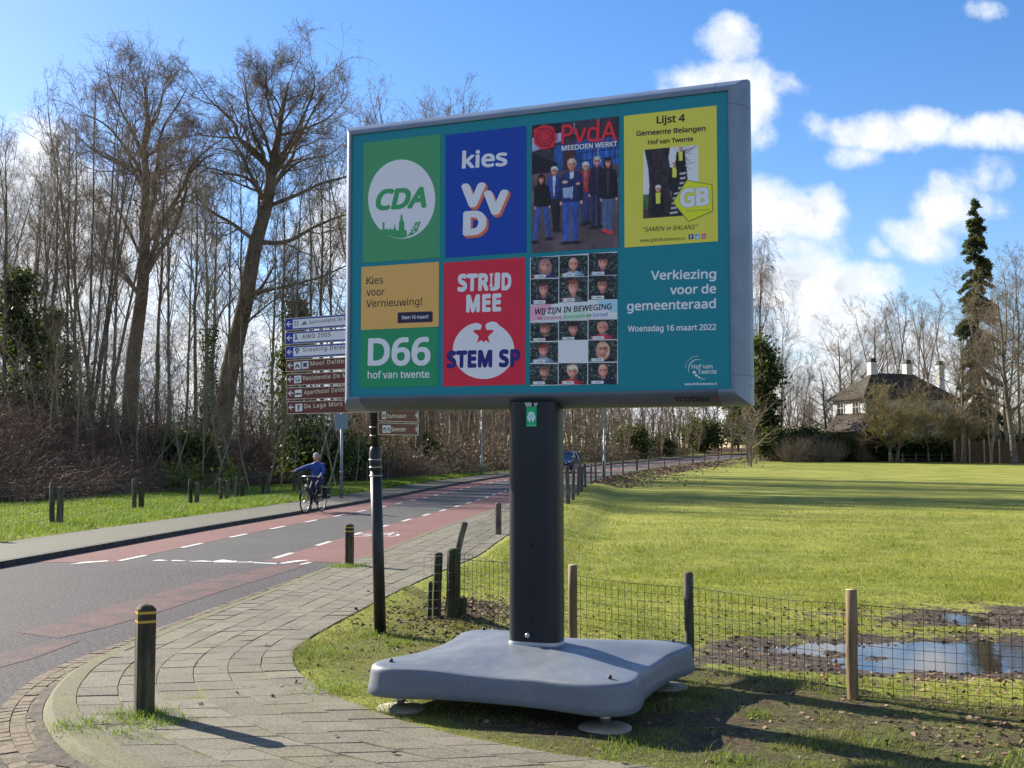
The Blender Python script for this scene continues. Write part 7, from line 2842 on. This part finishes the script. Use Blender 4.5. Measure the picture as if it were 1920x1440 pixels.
# ------------------------------------------------------------------ villa, garden house, garden fence
def build_villa():
    D0 = 137.0
    white, T, p = nodemat('white_render')
    n = T.noise(T.objco(), .8, 5, .6)
    T.put(p.inputs['Base Color'], T.mix(T.ramp(n, .35, .7), (.72, .70, .66), (.60, .58, .54)))
    p.inputs['Roughness'].default_value = .85
    roofm = mottled('dark_thatch', (.032, .025, .019), (.060, .048, .037), 1.5, .95, .6, .05)
    glass = simple('window_glass', (.03, .035, .045), .1, 0, .6)
    frame = simple('window_frame', (.70, .70, .68), .5)
    dark = simple('chimney_cap', (.05, .045, .04), .8)
    c0 = at_depth(1624, 850, D0)
    gz = float(rise(D0)) - .3
    rz = math.radians(16)
    U, W = Vector((math.cos(rz), math.sin(rz), 0)), Vector((-math.sin(rz), math.cos(rz), 0))
    C0 = Vector((c0.x, c0.y, gz))
    root = empty('villa', C0, 0)
    tag(root, 'white villa with a dark hipped roof and three chimneys beyond the field', 'house')
    LU, LW, HE = 12.0, 7.0, CAM_Z + ray(1624, 742).z * D0 - gz
    m = MB()
    P = lambda a, b, h: C0 + U * a + W * b + UP * h
    m.add([P(0, 0, 0), P(LU, 0, 0), P(LU, LW, 0), P(0, LW, 0), P(0, 0, HE), P(LU, 0, HE), P(LU, LW, HE), P(0, LW, HE)], [[0, 1, 5, 4], [1, 2, 6, 5], [2, 3, 7, 6], [3, 0, 4, 7], [4, 5, 6, 7]], white)
    m.build('wall', root)
    HR = CAM_Z + ray(1690, 700).z * (D0 + 5) - gz
    o = .55
    m = MB()
    e = [P(-o, -o, HE - .15), P(LU + o, -o, HE - .15), P(LU + o, LW + o, HE - .15), P(-o, LW + o, HE - .15)]
    r1, r2 = P(3.2, LW / 2, HR), P(LU - 3.2, LW / 2, HR)
    e2 = [v - UP * .2 for v in e]
    m.add(e + [r1, r2] + e2, [[0, 1, 5, 4], [1, 2, 5], [2, 3, 4, 5], [3, 0, 4], [0, 6, 7, 1], [1, 7, 8, 2], [2, 8, 9, 3], [3, 9, 6, 0], [6, 9, 8, 7]], roofm)
    roof = m.build('roof', root, True)
    for a, b, h, w in ((3.4, LW / 2 + .2, HR + 1.35, .85), (LU - 3.6, LW / 2 + .3, HR + 1.25, .85), (LU - .6, 1.6, HR + 1.0, .75)):
        m = MB()
        base = HE - .5
        m.box(P(a, b, (base + h) / 2), (w, w, h - base), white, Matrix.Rotation(rz, 3, 'Z'))
        m.box(P(a, b, h + .06), (w * 1.15, w * 1.15, .14), dark, Matrix.Rotation(rz, 3, 'Z'))
        m.box(P(a, b, h + .3), (w * .8, w * .8, .34), dark, Matrix.Rotation(rz, 3, 'Z'))
        m.build('chimney', roof)

    def window(a, b, h, w, hh, face):
        d = W if face == 'left' else U
        nrm = -U if face == 'left' else -W
        q = P(a, b, h)
        m = MB()
        R = Matrix.Rotation(rz + (math.pi / 2 if face == 'left' else 0), 3, 'Z')
        t = .09
        for s in (-1, 1):
            m.box(q + d * (s * (w / 2 + t / 2)) + nrm * .03, (t, .14, hh + 2 * t), frame, R)
            m.box(q + UP * (s * (hh / 2 + t / 2)) + nrm * .03, (w, .14, t), frame, R)
        m.box(q + nrm * .03, (.05, .1, hh), frame, R)
        m.box(q + nrm * .03 + UP * hh * .15, (w, .09, .05), frame, R)
        f = m.build('window', root)
        m = MB()
        m.box(q + nrm * .005, (w, .06, hh), glass, R)
        m.build('pane', f)
    for b in (1.9, 5.2):
        window(0, b, HE - 1.5, 1.3, 1.7, 'left')
        window(0, b, HE - 4.4, 1.4, 2.0, 'left')
    for a in (1.8, 5.0, 8.4):
        window(a, 0, HE - 1.5, 1.3, 1.7, 'front')
        window(a, 0, HE - 4.4, 1.5, 2.0, 'front')
    # garden house with a steep gable
    brown = mottled('brown_shingle', (.060, .042, .032), (.10, .072, .052), 3, .9, .5, .03)
    brick = mottled('brown_boards', (.085, .055, .038), (.13, .09, .06), 4, .9)
    D = 129.0
    q = at_depth(1636, 850, D)
    G0 = Vector((q.x, D, float(rise(D)) - .1))
    root = empty('garden_house', G0)
    tag(root, 'small brown garden house with a steep gabled roof before the white villa', 'garden house')
    rz2 = math.radians(35)
    U, W = Vector((math.cos(rz2), math.sin(rz2), 0)), Vector((-math.sin(rz2), math.cos(rz2), 0))
    P2 = lambda a, b, h: G0 + U * a + W * b + UP * h
    zE = CAM_Z + ray(1600, 805).z * D - G0.z
    zA = CAM_Z + ray(1600, 777).z * D - G0.z
    m = MB()
    w, l = 1.7, 4.6
    m.add([P2(-w, 0, 0), P2(w, 0, 0), P2(w, l, 0), P2(-w, l, 0), P2(-w, 0, zE), P2(w, 0, zE), P2(w, l, zE), P2(-w, l, zE), P2(0, 0, zA), P2(0, l, zA)], [[0, 1, 5, 8, 4], [1, 2, 6, 5], [2, 3, 7, 9, 6], [3, 0, 4, 7]], brick)
    m.build('wall', root)
    m = MB()
    k = 1.22
    dz = (zA - zE) * (k - 1)
    a0 = [P2(-w * k, -.25, zE - dz + .06), P2(0, -.25, zA + .06), P2(w * k, -.25, zE - dz + .06)]
    a1 = [v + W * (l + .5) for v in a0]
    b0, b1 = [v + UP * .12 for v in a0], [v + UP * .12 for v in a1]
    m.add(a0 + a1 + b0 + b1, [[6, 7, 10, 9], [7, 8, 11, 10], [0, 3, 4, 1], [1, 4, 5, 2], [0, 1, 7, 6], [1, 2, 8, 7], [3, 9, 10, 4], [4, 10, 11, 5], [0, 6, 9, 3], [2, 5, 11, 8]], brown)
    m.build('roof', root, True)
    m = MB()
    for s in (-1, 1):
        m.extrude([P2(0, -.3, zA + .16), P2(0, -.3, zA - .02), P2(s * w * k, -.3, zE - dz - .02), P2(s * w * k, -.3, zE - dz + .16)], -W * .04, frame)
    m.build('verge_board', root, True)
    # woven garden fence at the right
    pm = mottled('reed_panel', (.085, .050, .030), (.150, .095, .058), 3.0, .9, .6, .02, stretch=(6, 6, .4))
    post = simple('pale_fence_post', (.34, .27, .17), .8)
    A, B = at_depth(1790, 850, 124), at_depth(1990, 850, 118)
    root = empty('reed_fence', (A.x, A.y, float(rise(A.y))))
    tag(root, 'brown reed garden fence with pale posts at the right end of the hedge', 'fence')
    n = 7
    for i in range(n):
        p0, p1 = A.lerp(B, i / n), A.lerp(B, (i + 1) / n)
        z0 = terr(p0.x, p0.y) - .1
        m = MB()
        m.box((p0.x, p0.y - .05, z0 + 1.25), (.14, .14, 2.7), post)
        m.build('post', root)
        rngp = random.Random(i)
        m = MB()
        d = (p1 - p0).normalized()
        k = 16
        for j in range(k):
            a, b = p0.lerp(p1, j / k), p0.lerp(p1, (j + .93) / k)
            zz = z0 + 2.35 + rngp.uniform(-.08, .08)
            m.extrude([(a.x, a.y, z0), (b.x, b.y, z0), (b.x, b.y, zz), (a.x, a.y, zz)], (0, .05, 0), pm)
        m.build('panel', root, True)
    # low rails along the field end
    A, B = at_depth(1668, 850, 122), at_depth(1790, 850, 121)
    root = empty('rail_fence', (A.x, A.y, float(rise(A.y))))
    tag(root, 'low weathered post and wire fence at the far end of the field', 'fence')
    om = MATS['old_grey_post']
    prev = None
    m2 = MB()
    for i in range(6):
        q = A.lerp(B, i / 5)
        q.z = terr(q.x, q.y)
        m = MB()
        wood_post(m, q, 1.1, .06, om, (.03 * (i % 3 - 1), 0), 7, i)
        m.build('post', root)
        if prev is not None:
            for z in (.45, .85):
                m2.tube([prev + UP * z, q + UP * z], .018, om, 4, False)
        prev = q
    m2.build('rail', root)


# ------------------------------------------------------------------ cyclist, bicycle, car
def skin_body(name, verts, edges, radii, mat, parent, loc, sub=2, root_i=0):
    me = bpy.data.meshes.new(name)
    me.from_pydata([tuple(v) for v in verts], edges, [])
    o = bpy.data.objects.new(name, me)
    COL.objects.link(o)
    me.materials.append(mat)
    sk = o.modifiers.new('skin', 'SKIN')
    sk.use_smooth_shade = True
    for i, r in enumerate(radii):
        me.skin_vertices[0].data[i].radius = r if hasattr(r, '__len__') else (r, r)
        me.skin_vertices[0].data[i].use_root = (i == root_i)
    sb = o.modifiers.new('sub', 'SUBSURF')
    sb.levels = sb.render_levels = sub
    if parent is not None:
        o.parent = parent
    else:
        o.location = loc
    return o


def build_bicycle(name, loc, rz, label, group, frame_col=(.015, .015, .018), bag=True, crate=None):
    """local +X is forward; built around the rear axle ground point"""
    black = simple('bike_black', frame_col, .35)
    rub = simple('tyre_rubber', (.02, .02, .02), .8)
    alu = simple('bike_alloy', (.55, .55, .56), .3, .8)
    bagm = simple('pannier_cloth', (.012, .012, .014), .8)
    root = empty(name, loc, rz)
    tag(root, label, 'bicycle', group)
    M = root.matrix_basis

    def T(p):
        return M @ Vector(p)
    Rw = .345
    wb = 1.12
    for x in (0, wb):
        m = MB()
        N = 36
        m.tube([T((x + (Rw - .02) * math.cos(2 * math.pi * i / N), 0, Rw + (Rw - .02) * math.sin(2 * math.pi * i / N))) for i in range(N)], .021, rub, 8, False, True, True)
        w = m.build('wheel', root)
        m = MB()
        m.tube([T((x + (Rw - .048) * math.cos(2 * math.pi * i / N), 0, Rw + (Rw - .048) * math.sin(2 * math.pi * i / N))) for i in range(N)], .012, alu, 6, False, True, True)
        m.tube([T((x, -.05, Rw)), T((x, .05, Rw))], .025, alu, 8)
        for i in range(14):
            a = 2 * math.pi * i / 14
            m.tube([T((x, .02 * (1 if i % 2 else -1), Rw)), T((x + (Rw - .05) * math.cos(a), 0, Rw + (Rw - .05) * math.sin(a)))], .0016, alu, 3, False)
        m.build('rim', w)
        m = MB()
        N = 14
        for i in range(N):
            a0, a1 = math.radians(5 + 165 * i / N), math.radians(5 + 165 * (i + 1) / N)
            q = [T((x - (Rw + .03) * math.cos(a) * (1 if x else 1), y, Rw + (Rw + .03) * math.sin(a))) for a in (a0, a1) for y in (-.03, .03)]
            m.add(q, [[0, 1, 3, 2]], black)
        m.build('mudguard', root)
    m = MB()
    bb, st, hd, fk = (.45, 0, .29), (.28, 0, .82), (.98, 0, .88), (wb, 0, Rw)
    m.tube([T(bb), T(st)], .019, black, 8)
    m.tube([T((.95, 0, .78)), T((.6, 0, .5)), T(bb)], .024, black, 8)
    m.tube([T((.96, 0, .70)), T((.62, 0, .44)), T((.36, 0, .58))], .016, black, 8)
    for y in (-.06, .06):
        m.tube([T(bb), T((0, y, Rw))], .011, black, 6)
        m.tube([T((.3, 0, .75)), T((0, y, Rw))], .010, black, 6)
        m.tube([T((.99, 0, .72)), T((1.02, y, .66)), T((wb, y, Rw))], .013, black, 6)
    m.tube([T((1.0, 0, .66)), T(hd), T((.93, 0, 1.08))], .02, black, 8)
    m.build('frame', root)
    m = MB()
    m.tube([T((.72, -.29, 1.04)), T((.86, -.22, 1.07)), T((.94, -.06, 1.08)), T((.94, .06, 1.08)), T((.86, .22, 1.07)), T((.72, .29, 1.04))], .013, alu, 8)
    m.tube([T((.70, -.295, 1.035)), T((.80, -.255, 1.06))], .019, rub, 8)
    m.tube([T((.70, .295, 1.035)), T((.80, .255, 1.06))], .019, rub, 8)
    m.build('handlebar', root)
    m = MB()
    m.tube([T((.28, 0, .82)), T((.26, 0, .93))], .014, alu, 8)
    m.ball(T((.22, 0, .95)), (.13, .10, .04), rub)
    m.build('saddle', root)
    m = MB()
    m.lathe([(.03, 0), (.045, .03), (.045, .05)], T((1.03, 0, .80)), simple('headlight', (.7, .7, .68), .2), 12, (M.to_3x3() @ Vector((1, 0, 0))))
    m.build('headlight', root)
    m = MB()
    m.lathe([(.09, -.006), (.09, .006)], T((.45, .07, .29)), black, 20, M.to_3x3() @ Vector((0, 1, 0)))
    for s in (-1, 1):
        m.tube([T((.45, .06 * s, .29)), T((.45 + .02 * s, .09 * s, .29 - .17 * s))], .009, alu, 6)
        m.box(T((.45 + .03 * s, .14 * s, .29 - .17 * s)), (.09, .09, .025), rub, M.to_3x3())
    m.build('crank', root)
    if bag:
        for s in (-1, 1):
            m = MB()
            m.box(T((-.02, .15 * s, .56)), (.34, .13, .34), bagm, M.to_3x3(), .03)
            m.box(T((-.02, (.15 + .066) * s, .50)), (.16, .006, .02), simple('reflector', (.5, .5, .5), .3), M.to_3x3())
            m.build('pannier', root)
        m = MB()
        m.box(T((-.02, 0, .76)), (.36, .12, .02), black, M.to_3x3())
        m.build('carrier', root)
    if crate:
        m = MB()
        c = T((1.45, 0, .55))
        for y in (-.3, .3):
            m.box(T((1.45, y, .5)), (.75, .025, .5), simple('cargo_dark', (.02, .02, .022), .7), M.to_3x3())
        for x in (1.08, 1.82):
            m.box(T((x, 0, .5)), (.025, .575, .5), simple('cargo_dark', (.02, .02, .022), .7), M.to_3x3())
        m.box(T((1.45, 0, .27)), (.72, .57, .025), simple('cargo_dark', (.02, .02, .022), .7), M.to_3x3())
        for y in (-.3, .3):
            m.box(T((1.45, y, .77)), (.8, .05, .05), simple('cargo_rim', (.72, .72, .72), .5), M.to_3x3())
        for x in (1.08, 1.82):
            m.box(T((x, 0, .77)), (.05, .56, .05), simple('cargo_rim', (.72, .72, .72), .5), M.to_3x3())
        m.build('cargo_box', root)
    return root


def build_rider(name, loc, rz, label, coat, trousers, hairc, signal=True):
    """rider on the bicycle, same local frame (+X forward, +Y to the rider's left)"""
    skin = simple('skin', (.50, .29, .22), .5, 0, .35)
    coatm = simple('coat_%s' % name, coat, .7)
    trom = simple('trousers_%s' % name, trousers, .8)
    shoe = simple('shoe', (.03, .028, .028), .6)
    hip, chest, neck = Vector((.24, 0, .99)), Vector((.33, 0, 1.34)), Vector((.37, 0, 1.50))
    head = Vector((.41, 0, 1.61))
    # body: one continuous skinned figure
    V, E, Rr = [], [], []

    def v(p, r, link=None):
        V.append(Vector(p))
        Rr.append(r)
        if link is not None:
            E.append((link, len(V) - 1))
        return len(V) - 1
    h = v(hip, (.15, .12))
    s1 = v((.27, 0, 1.14), (.13, .11), h)
    c1 = v(chest, (.15, .115), s1)
    n0 = v((.36, 0, 1.46), (.062, .062), c1)
    n1 = v((.385, 0, 1.525), (.052, .052), n0)
    jaw = v((.425, 0, 1.575), (.066, .072), n1)
    hd = v((.425, 0, 1.65), (.082, .092), jaw)
    tp = v((.415, 0, 1.70), (.062, .070), hd)
    arms = {}
    for s in (-1, 1):
        sh = v((.34, .17 * s, 1.40), (.062, .062), c1)
        if s == -1 and signal:
            el = v((.42, -.43, 1.30), (.042, .042), sh)
            wr = v((.46, -.66, 1.22), (.030, .030), el)
            hnd = v((.47, -.74, 1.215), (.032, .018), wr)
        else:
            el = v((.46, .27 * s, 1.20), (.042, .042), sh)
            wr = v((.70, .285 * s, 1.085), (.030, .030), el)
            hnd = v((.76, .275 * s, 1.075), (.034, .024), wr)
        arms[s] = (sh, el, wr, hnd)
        d = (V[hnd] - V[wr]).normalized()
        side = d.cross(Vector((0, 0, 1))).normalized()
        for k, (o, ln) in enumerate(((-.022, .055), (-.007, .065), (.008, .062), (.022, .05))):
            f1 = v(V[hnd] + side * o + d * .03, (.0085, .0085), hnd)
            curl = Vector((0, 0, -.030)) if not (s == -1 and signal) else Vector((0, 0, -.004))
            f2 = v(V[f1] + d * ln * .5 + curl * .5, (.0078, .0078), f1)
            v(V[f2] + d * ln * (.5 if (s == -1 and signal) else -.1) + curl, (.0066, .0066), f2)
        t1 = v(V[wr] + d * .03 + side * .035 * (-s), (.010, .010), hnd)
        v(V[t1] + d * .035 + side * .012 * (-s), (.008, .008), t1)
    feet = {}
    for s, fx, fz in ((-1, .47, .16), (1, .42, .48)):
        hp = v((.26, .10 * s, .93), (.095, .095), h)
        kn = v((.56, .12 * s, .56 + (fz - .16) * .85), (.062, .062), hp)
        an = v((fx - .03, .13 * s, fz + .02), (.042, .042), kn)
        v((fx + .13, .135 * s, fz - .03), (.034, .028), an)
        feet[s] = (hp, kn, an, Vector((fx + .13, .135 * s, fz - .03)))
    body = skin_body(name, V, E, Rr, skin, None, loc)
    body.rotation_euler = (0, 0, rz)
    tag(body, label, 'person')
    # coat
    cv, ce, cr = [], [], []

    def cvx(p, r, link=None):
        cv.append(Vector(p))
        cr.append(r)
        if link is not None:
            ce.append((link, len(cv) - 1))
        return len(cv) - 1
    a = cvx((.25, 0, .93), (.185, .155))
    b = cvx((.27, 0, 1.12), (.178, .145), a)
    c = cvx((.33, 0, 1.33), (.195, .15), b)
    d_ = cvx((.36, 0, 1.45), (.10, .10), c)
    cvx((.375, 0, 1.505), (.078, .078), d_)
    for s in (-1, 1):
        sh, el, wr, hn = arms[s]
        q = cvx(V[sh], (.088, .088), c)
        q = cvx(V[el], (.064, .064), q)
        cvx(V[wr] + (V[el] - V[wr]) * .08, (.047, .047), q)
    skin_body('coat', cv, ce, cr, coatm, body, None)
    cv, ce, cr = [], [], []
    a = cvx((.25, 0, .97), (.155, .14))
    for s in (-1, 1):
        hp, kn, an, ft = feet[s]
        q = cvx(V[hp], (.112, .112), a)
        q = cvx(V[kn], (.080, .080), q)
        cvx(V[an] + (V[kn] - V[an]) * .12, (.062, .062), q)
    skin_body('trousers', cv, ce, cr, trom, body, None)
    Mx = Matrix()
    for s in (-1, 1):
        ft = feet[s][3]
        m = MB()
        m.ball(ft + Vector((-.05, 0, .0)), (.135, .05, .045), shoe, 12, 8)
        o = m.build('shoe')
        o.parent = body
    m = MB()
    hr = simple('hair_%s' % name, hairc, .8)
    vs, fs = [], []
    n, k = 18, 9
    for i in range(k + 1):
        for j in range(n):
            ph = math.pi * .60 * i / k
            th = 2 * math.pi * j / n
            lim = .62 if math.cos(th) > .45 else (1.0 if math.cos(th) < -.2 else .85)
            ph *= lim
            vs.append((.41 + .108 * math.sin(ph) * math.cos(th) - .012, .094 * math.sin(ph) * math.sin(th), 1.655 + .118 * math.cos(ph)))
    for i in range(k):
        for j in range(n):
            fs.append([i * n + j, (i + 1) * n + j, (i + 1) * n + (j + 1) % n, i * n + (j + 1) % n])
    m.add(vs, fs, hr, True)
    o = m.build('hair')
    o.parent = body
    m = MB()
    for s in (-1, 1):
        m.ball((.505, .034 * s, 1.655), (.012, .016, .009), simple('eye_dark', (.03, .025, .02), .3), 8, 6)
        m.ball((.512, .034 * s, 1.676), (.008, .022, .006), hr, 8, 5)
    m.ball((.520, 0, 1.628), (.020, .014, .026), skin, 8, 6)
    m.ball((.500, 0, 1.586), (.012, .026, .007), simple('lips', (.36, .15, .13), .5), 8, 5)
    for s in (-1, 1):
        m.ball((.415, .092 * s, 1.635), (.022, .012, .034), skin, 8, 6)
    o = m.build('face')
    o.parent = body
    return body


def build_people():
    g = G(572, 963, -.065)
    f = Vector((-.27, -.96, 0)).normalized()
    rz = math.atan2(f.y, f.x)
    s = .95
    x0, y0 = g.x - f.x * 1.12 * s, g.y - f.y * 1.12 * s
    z = float(rise(y0)) - .062
    b = build_bicycle('bicycle', (x0, y0, z), rz, 'black city bicycle with panniers ridden in the far red lane', None)
    r = build_rider('person', (x0, y0, z), rz, 'person in a bright blue jacket cycling with one arm stretched out', (.008, .055, .26), (.012, .018, .05), (.42, .40, .37))
    b.scale = r.scale = (s, s, s)
    # second rider far up the road, with a box in front
    q = at_depth(1417, 856, 148)
    f = Vector((-.2, -.98, 0)).normalized()
    rz = math.atan2(f.y, f.x)
    x0, y0 = q.x, q.y
    z = float(rise(y0)) - .04
    build_bicycle('cargo_bicycle', (x0, y0, z), rz, 'distant cargo bicycle with a dark white rimmed box near the road bend', None, bag=False, crate=True)
    build_rider('person', (x0, y0, z), rz, 'distant person in a red coat riding near the road bend', (.36, .03, .035), (.10, .10, .12), (.25, .15, .09), False)
    # oncoming car, half hidden by the column
    build_car()


def build_car():
    paintm = simple('car_paint', (.010, .018, .055), .22, .1, .6)
    glass = simple('car_glass', (.02, .028, .035), .06, 0, .8)
    black = simple('car_trim', (.012, .012, .013), .6)
    lamp = simple('car_lamp', (.75, .75, .74), .15, 0, .8)
    rub = simple('tyre_rubber', (.02, .02, .02), .8)
    alloy = simple('wheel_alloy', (.45, .45, .46), .35, .8)
    yel = simple('number_plate', (.62, .44, .03), .5)
    y = 87.0
    q = at_depth(1061, 860, y)
    f = Vector((-float(road_slope(y)) - .0, -1, 0)).normalized()
    rz = math.atan2(f.y, f.x)
    z = float(rise(y)) - .062
    root = empty('hatchback_car', (q.x, q.y, z), rz)
    tag(root, 'dark blue hatchback car driving towards us behind the billboard column', 'car')
    M = root.matrix_basis
    T = lambda p: M @ Vector(p)
    # stations along x (front = +2.0): z of sill, belt; half widths
    st = [(2.02, .34, .60, .62, .66), (1.95, .24, .74, .76, .80), (1.55, .22, .86, .83, .80), (1.0, .2, .96, .85, .80), (.2, .2, .97, .86, .81), (-.9, .2, .98, .86, .80), (-1.75, .25, .98, .82, .76), (-1.95, .36, .9, .74, .68)]
    m = MB()
    vs, n = [], 8
    for x, z0, z1, w, wt in st:
        zm = z0 + (z1 - z0) * .55
        vs += [T((x, -w * .9, z0)), T((x, -w, zm)), T((x, -wt, z1)), T((x, -wt * .5, z1 + .05)), T((x, wt * .5, z1 + .05)), T((x, wt, z1)), T((x, w, zm)), T((x, w * .9, z0))]
    fs = [[i * n + j, i * n + (j + 1) % n, (i + 1) * n + (j + 1) % n, (i + 1) * n + j] for i in range(len(st) - 1) for j in range(n)]
    fs += [list(range(n)), [(len(st) - 1) * n + j for j in range(n)][::-1]]
    m.add(vs, fs, paintm, False)
    m.build('body', root, True)
    # cabin: glass house and roof
    m = MB()
    bot = [(1.0, .80, .98), (-1.85, .74, .98)]
    cab = [T((1.02, -.78, .97)), T((1.02, .78, .97)), T((-1.88, .72, .97)), T((-1.88, -.72, .97)), T((.28, -.60, 1.46)), T((.28, .60, 1.46)), T((-1.5, .57, 1.45)), T((-1.5, -.57, 1.45))]
    m.add(cab, [[0, 1, 5, 4], [1, 2, 6, 5], [2, 3, 7, 6], [3, 0, 4, 7]], glass)
    m.build('window', root, True)
    m = MB()
    m.add([T((.32, -.62, 1.455)), T((.32, .62, 1.455)), T((-1.54, .59, 1.445)), T((-1.54, -.59, 1.445)), T((.1, -.5, 1.53)), T((.1, .5, 1.53)), T((-1.35, .48, 1.52)), T((-1.35, -.48, 1.52))], [[0, 1, 5, 4], [1, 2, 6, 5], [2, 3, 7, 6], [3, 0, 4, 7], [4, 5, 6, 7], [3, 2, 1, 0]], paintm)
    for s in (-1, 1):
        m.tube([T((1.02, .78 * s, .97)), T((.28, .605 * s, 1.47))], .035, paintm, 6)
        m.tube([T((-.5, .80 * s, .97)), T((-.55, .60 * s, 1.46))], .04, black, 6)
        m.tube([T((-1.88, .73 * s, .97)), T((-1.5, .58 * s, 1.46))], .05, paintm, 6)
    m.build('roof', root, True)
    for s in (-1, 1):
        m = MB()
        m.add([T((2.0, .36 * s, .60)), T((1.93, .70 * s, .66)), T((1.62, .80 * s, .86)), T((1.80, .62 * s, .84)), T((2.035, .38 * s, .72))], [[0, 1, 2, 3, 4]], lamp)
        m.ball(T((1.86, .62 * s, .74)), (.10, .10, .075), lamp)
        m.build('headlight', root, True)
        m = MB()
        m.box(T((.78, .92 * s, 1.03)), (.12, .2, .13), paintm, M.to_3x3(), .03)
        m.build('mirror', root)
    m = MB()
    m.box(T((2.02, 0, .42)), (.06, 1.0, .16), black, M.to_3x3(), .02)
    m.box(T((2.0, 0, .63)), (.06, .6, .06), black, M.to_3x3(), .01)
    m.build('grille', root)
    m = MB()
    m.box(T((2.055, 0, .44)), (.015, .52, .11), yel, M.to_3x3())
    m.build('number_plate', root)
    for x in (1.28, -1.28):
        for s in (-1, 1):
            m = MB()
            m.lathe([(.22, -.1), (.30, -.095), (.315, -.05), (.315, .05), (.30, .095), (.2, .1)], T((x, .76 * s, .315)), rub, 22, M.to_3x3() @ Vector((0, s, 0)))
            w = m.build('wheel', root)
            m = MB()
            m.lathe([(.2, .085), (.2, .104), (.12, .098), (.05, .108)], T((x, .76 * s, .315)), alloy, 18, M.to_3x3() @ Vector((0, s, 0)))
            m.build('rim', w)


build_villa()
build_people()
build_thicket()
build_far_wood()
build_litter()
build_grass()
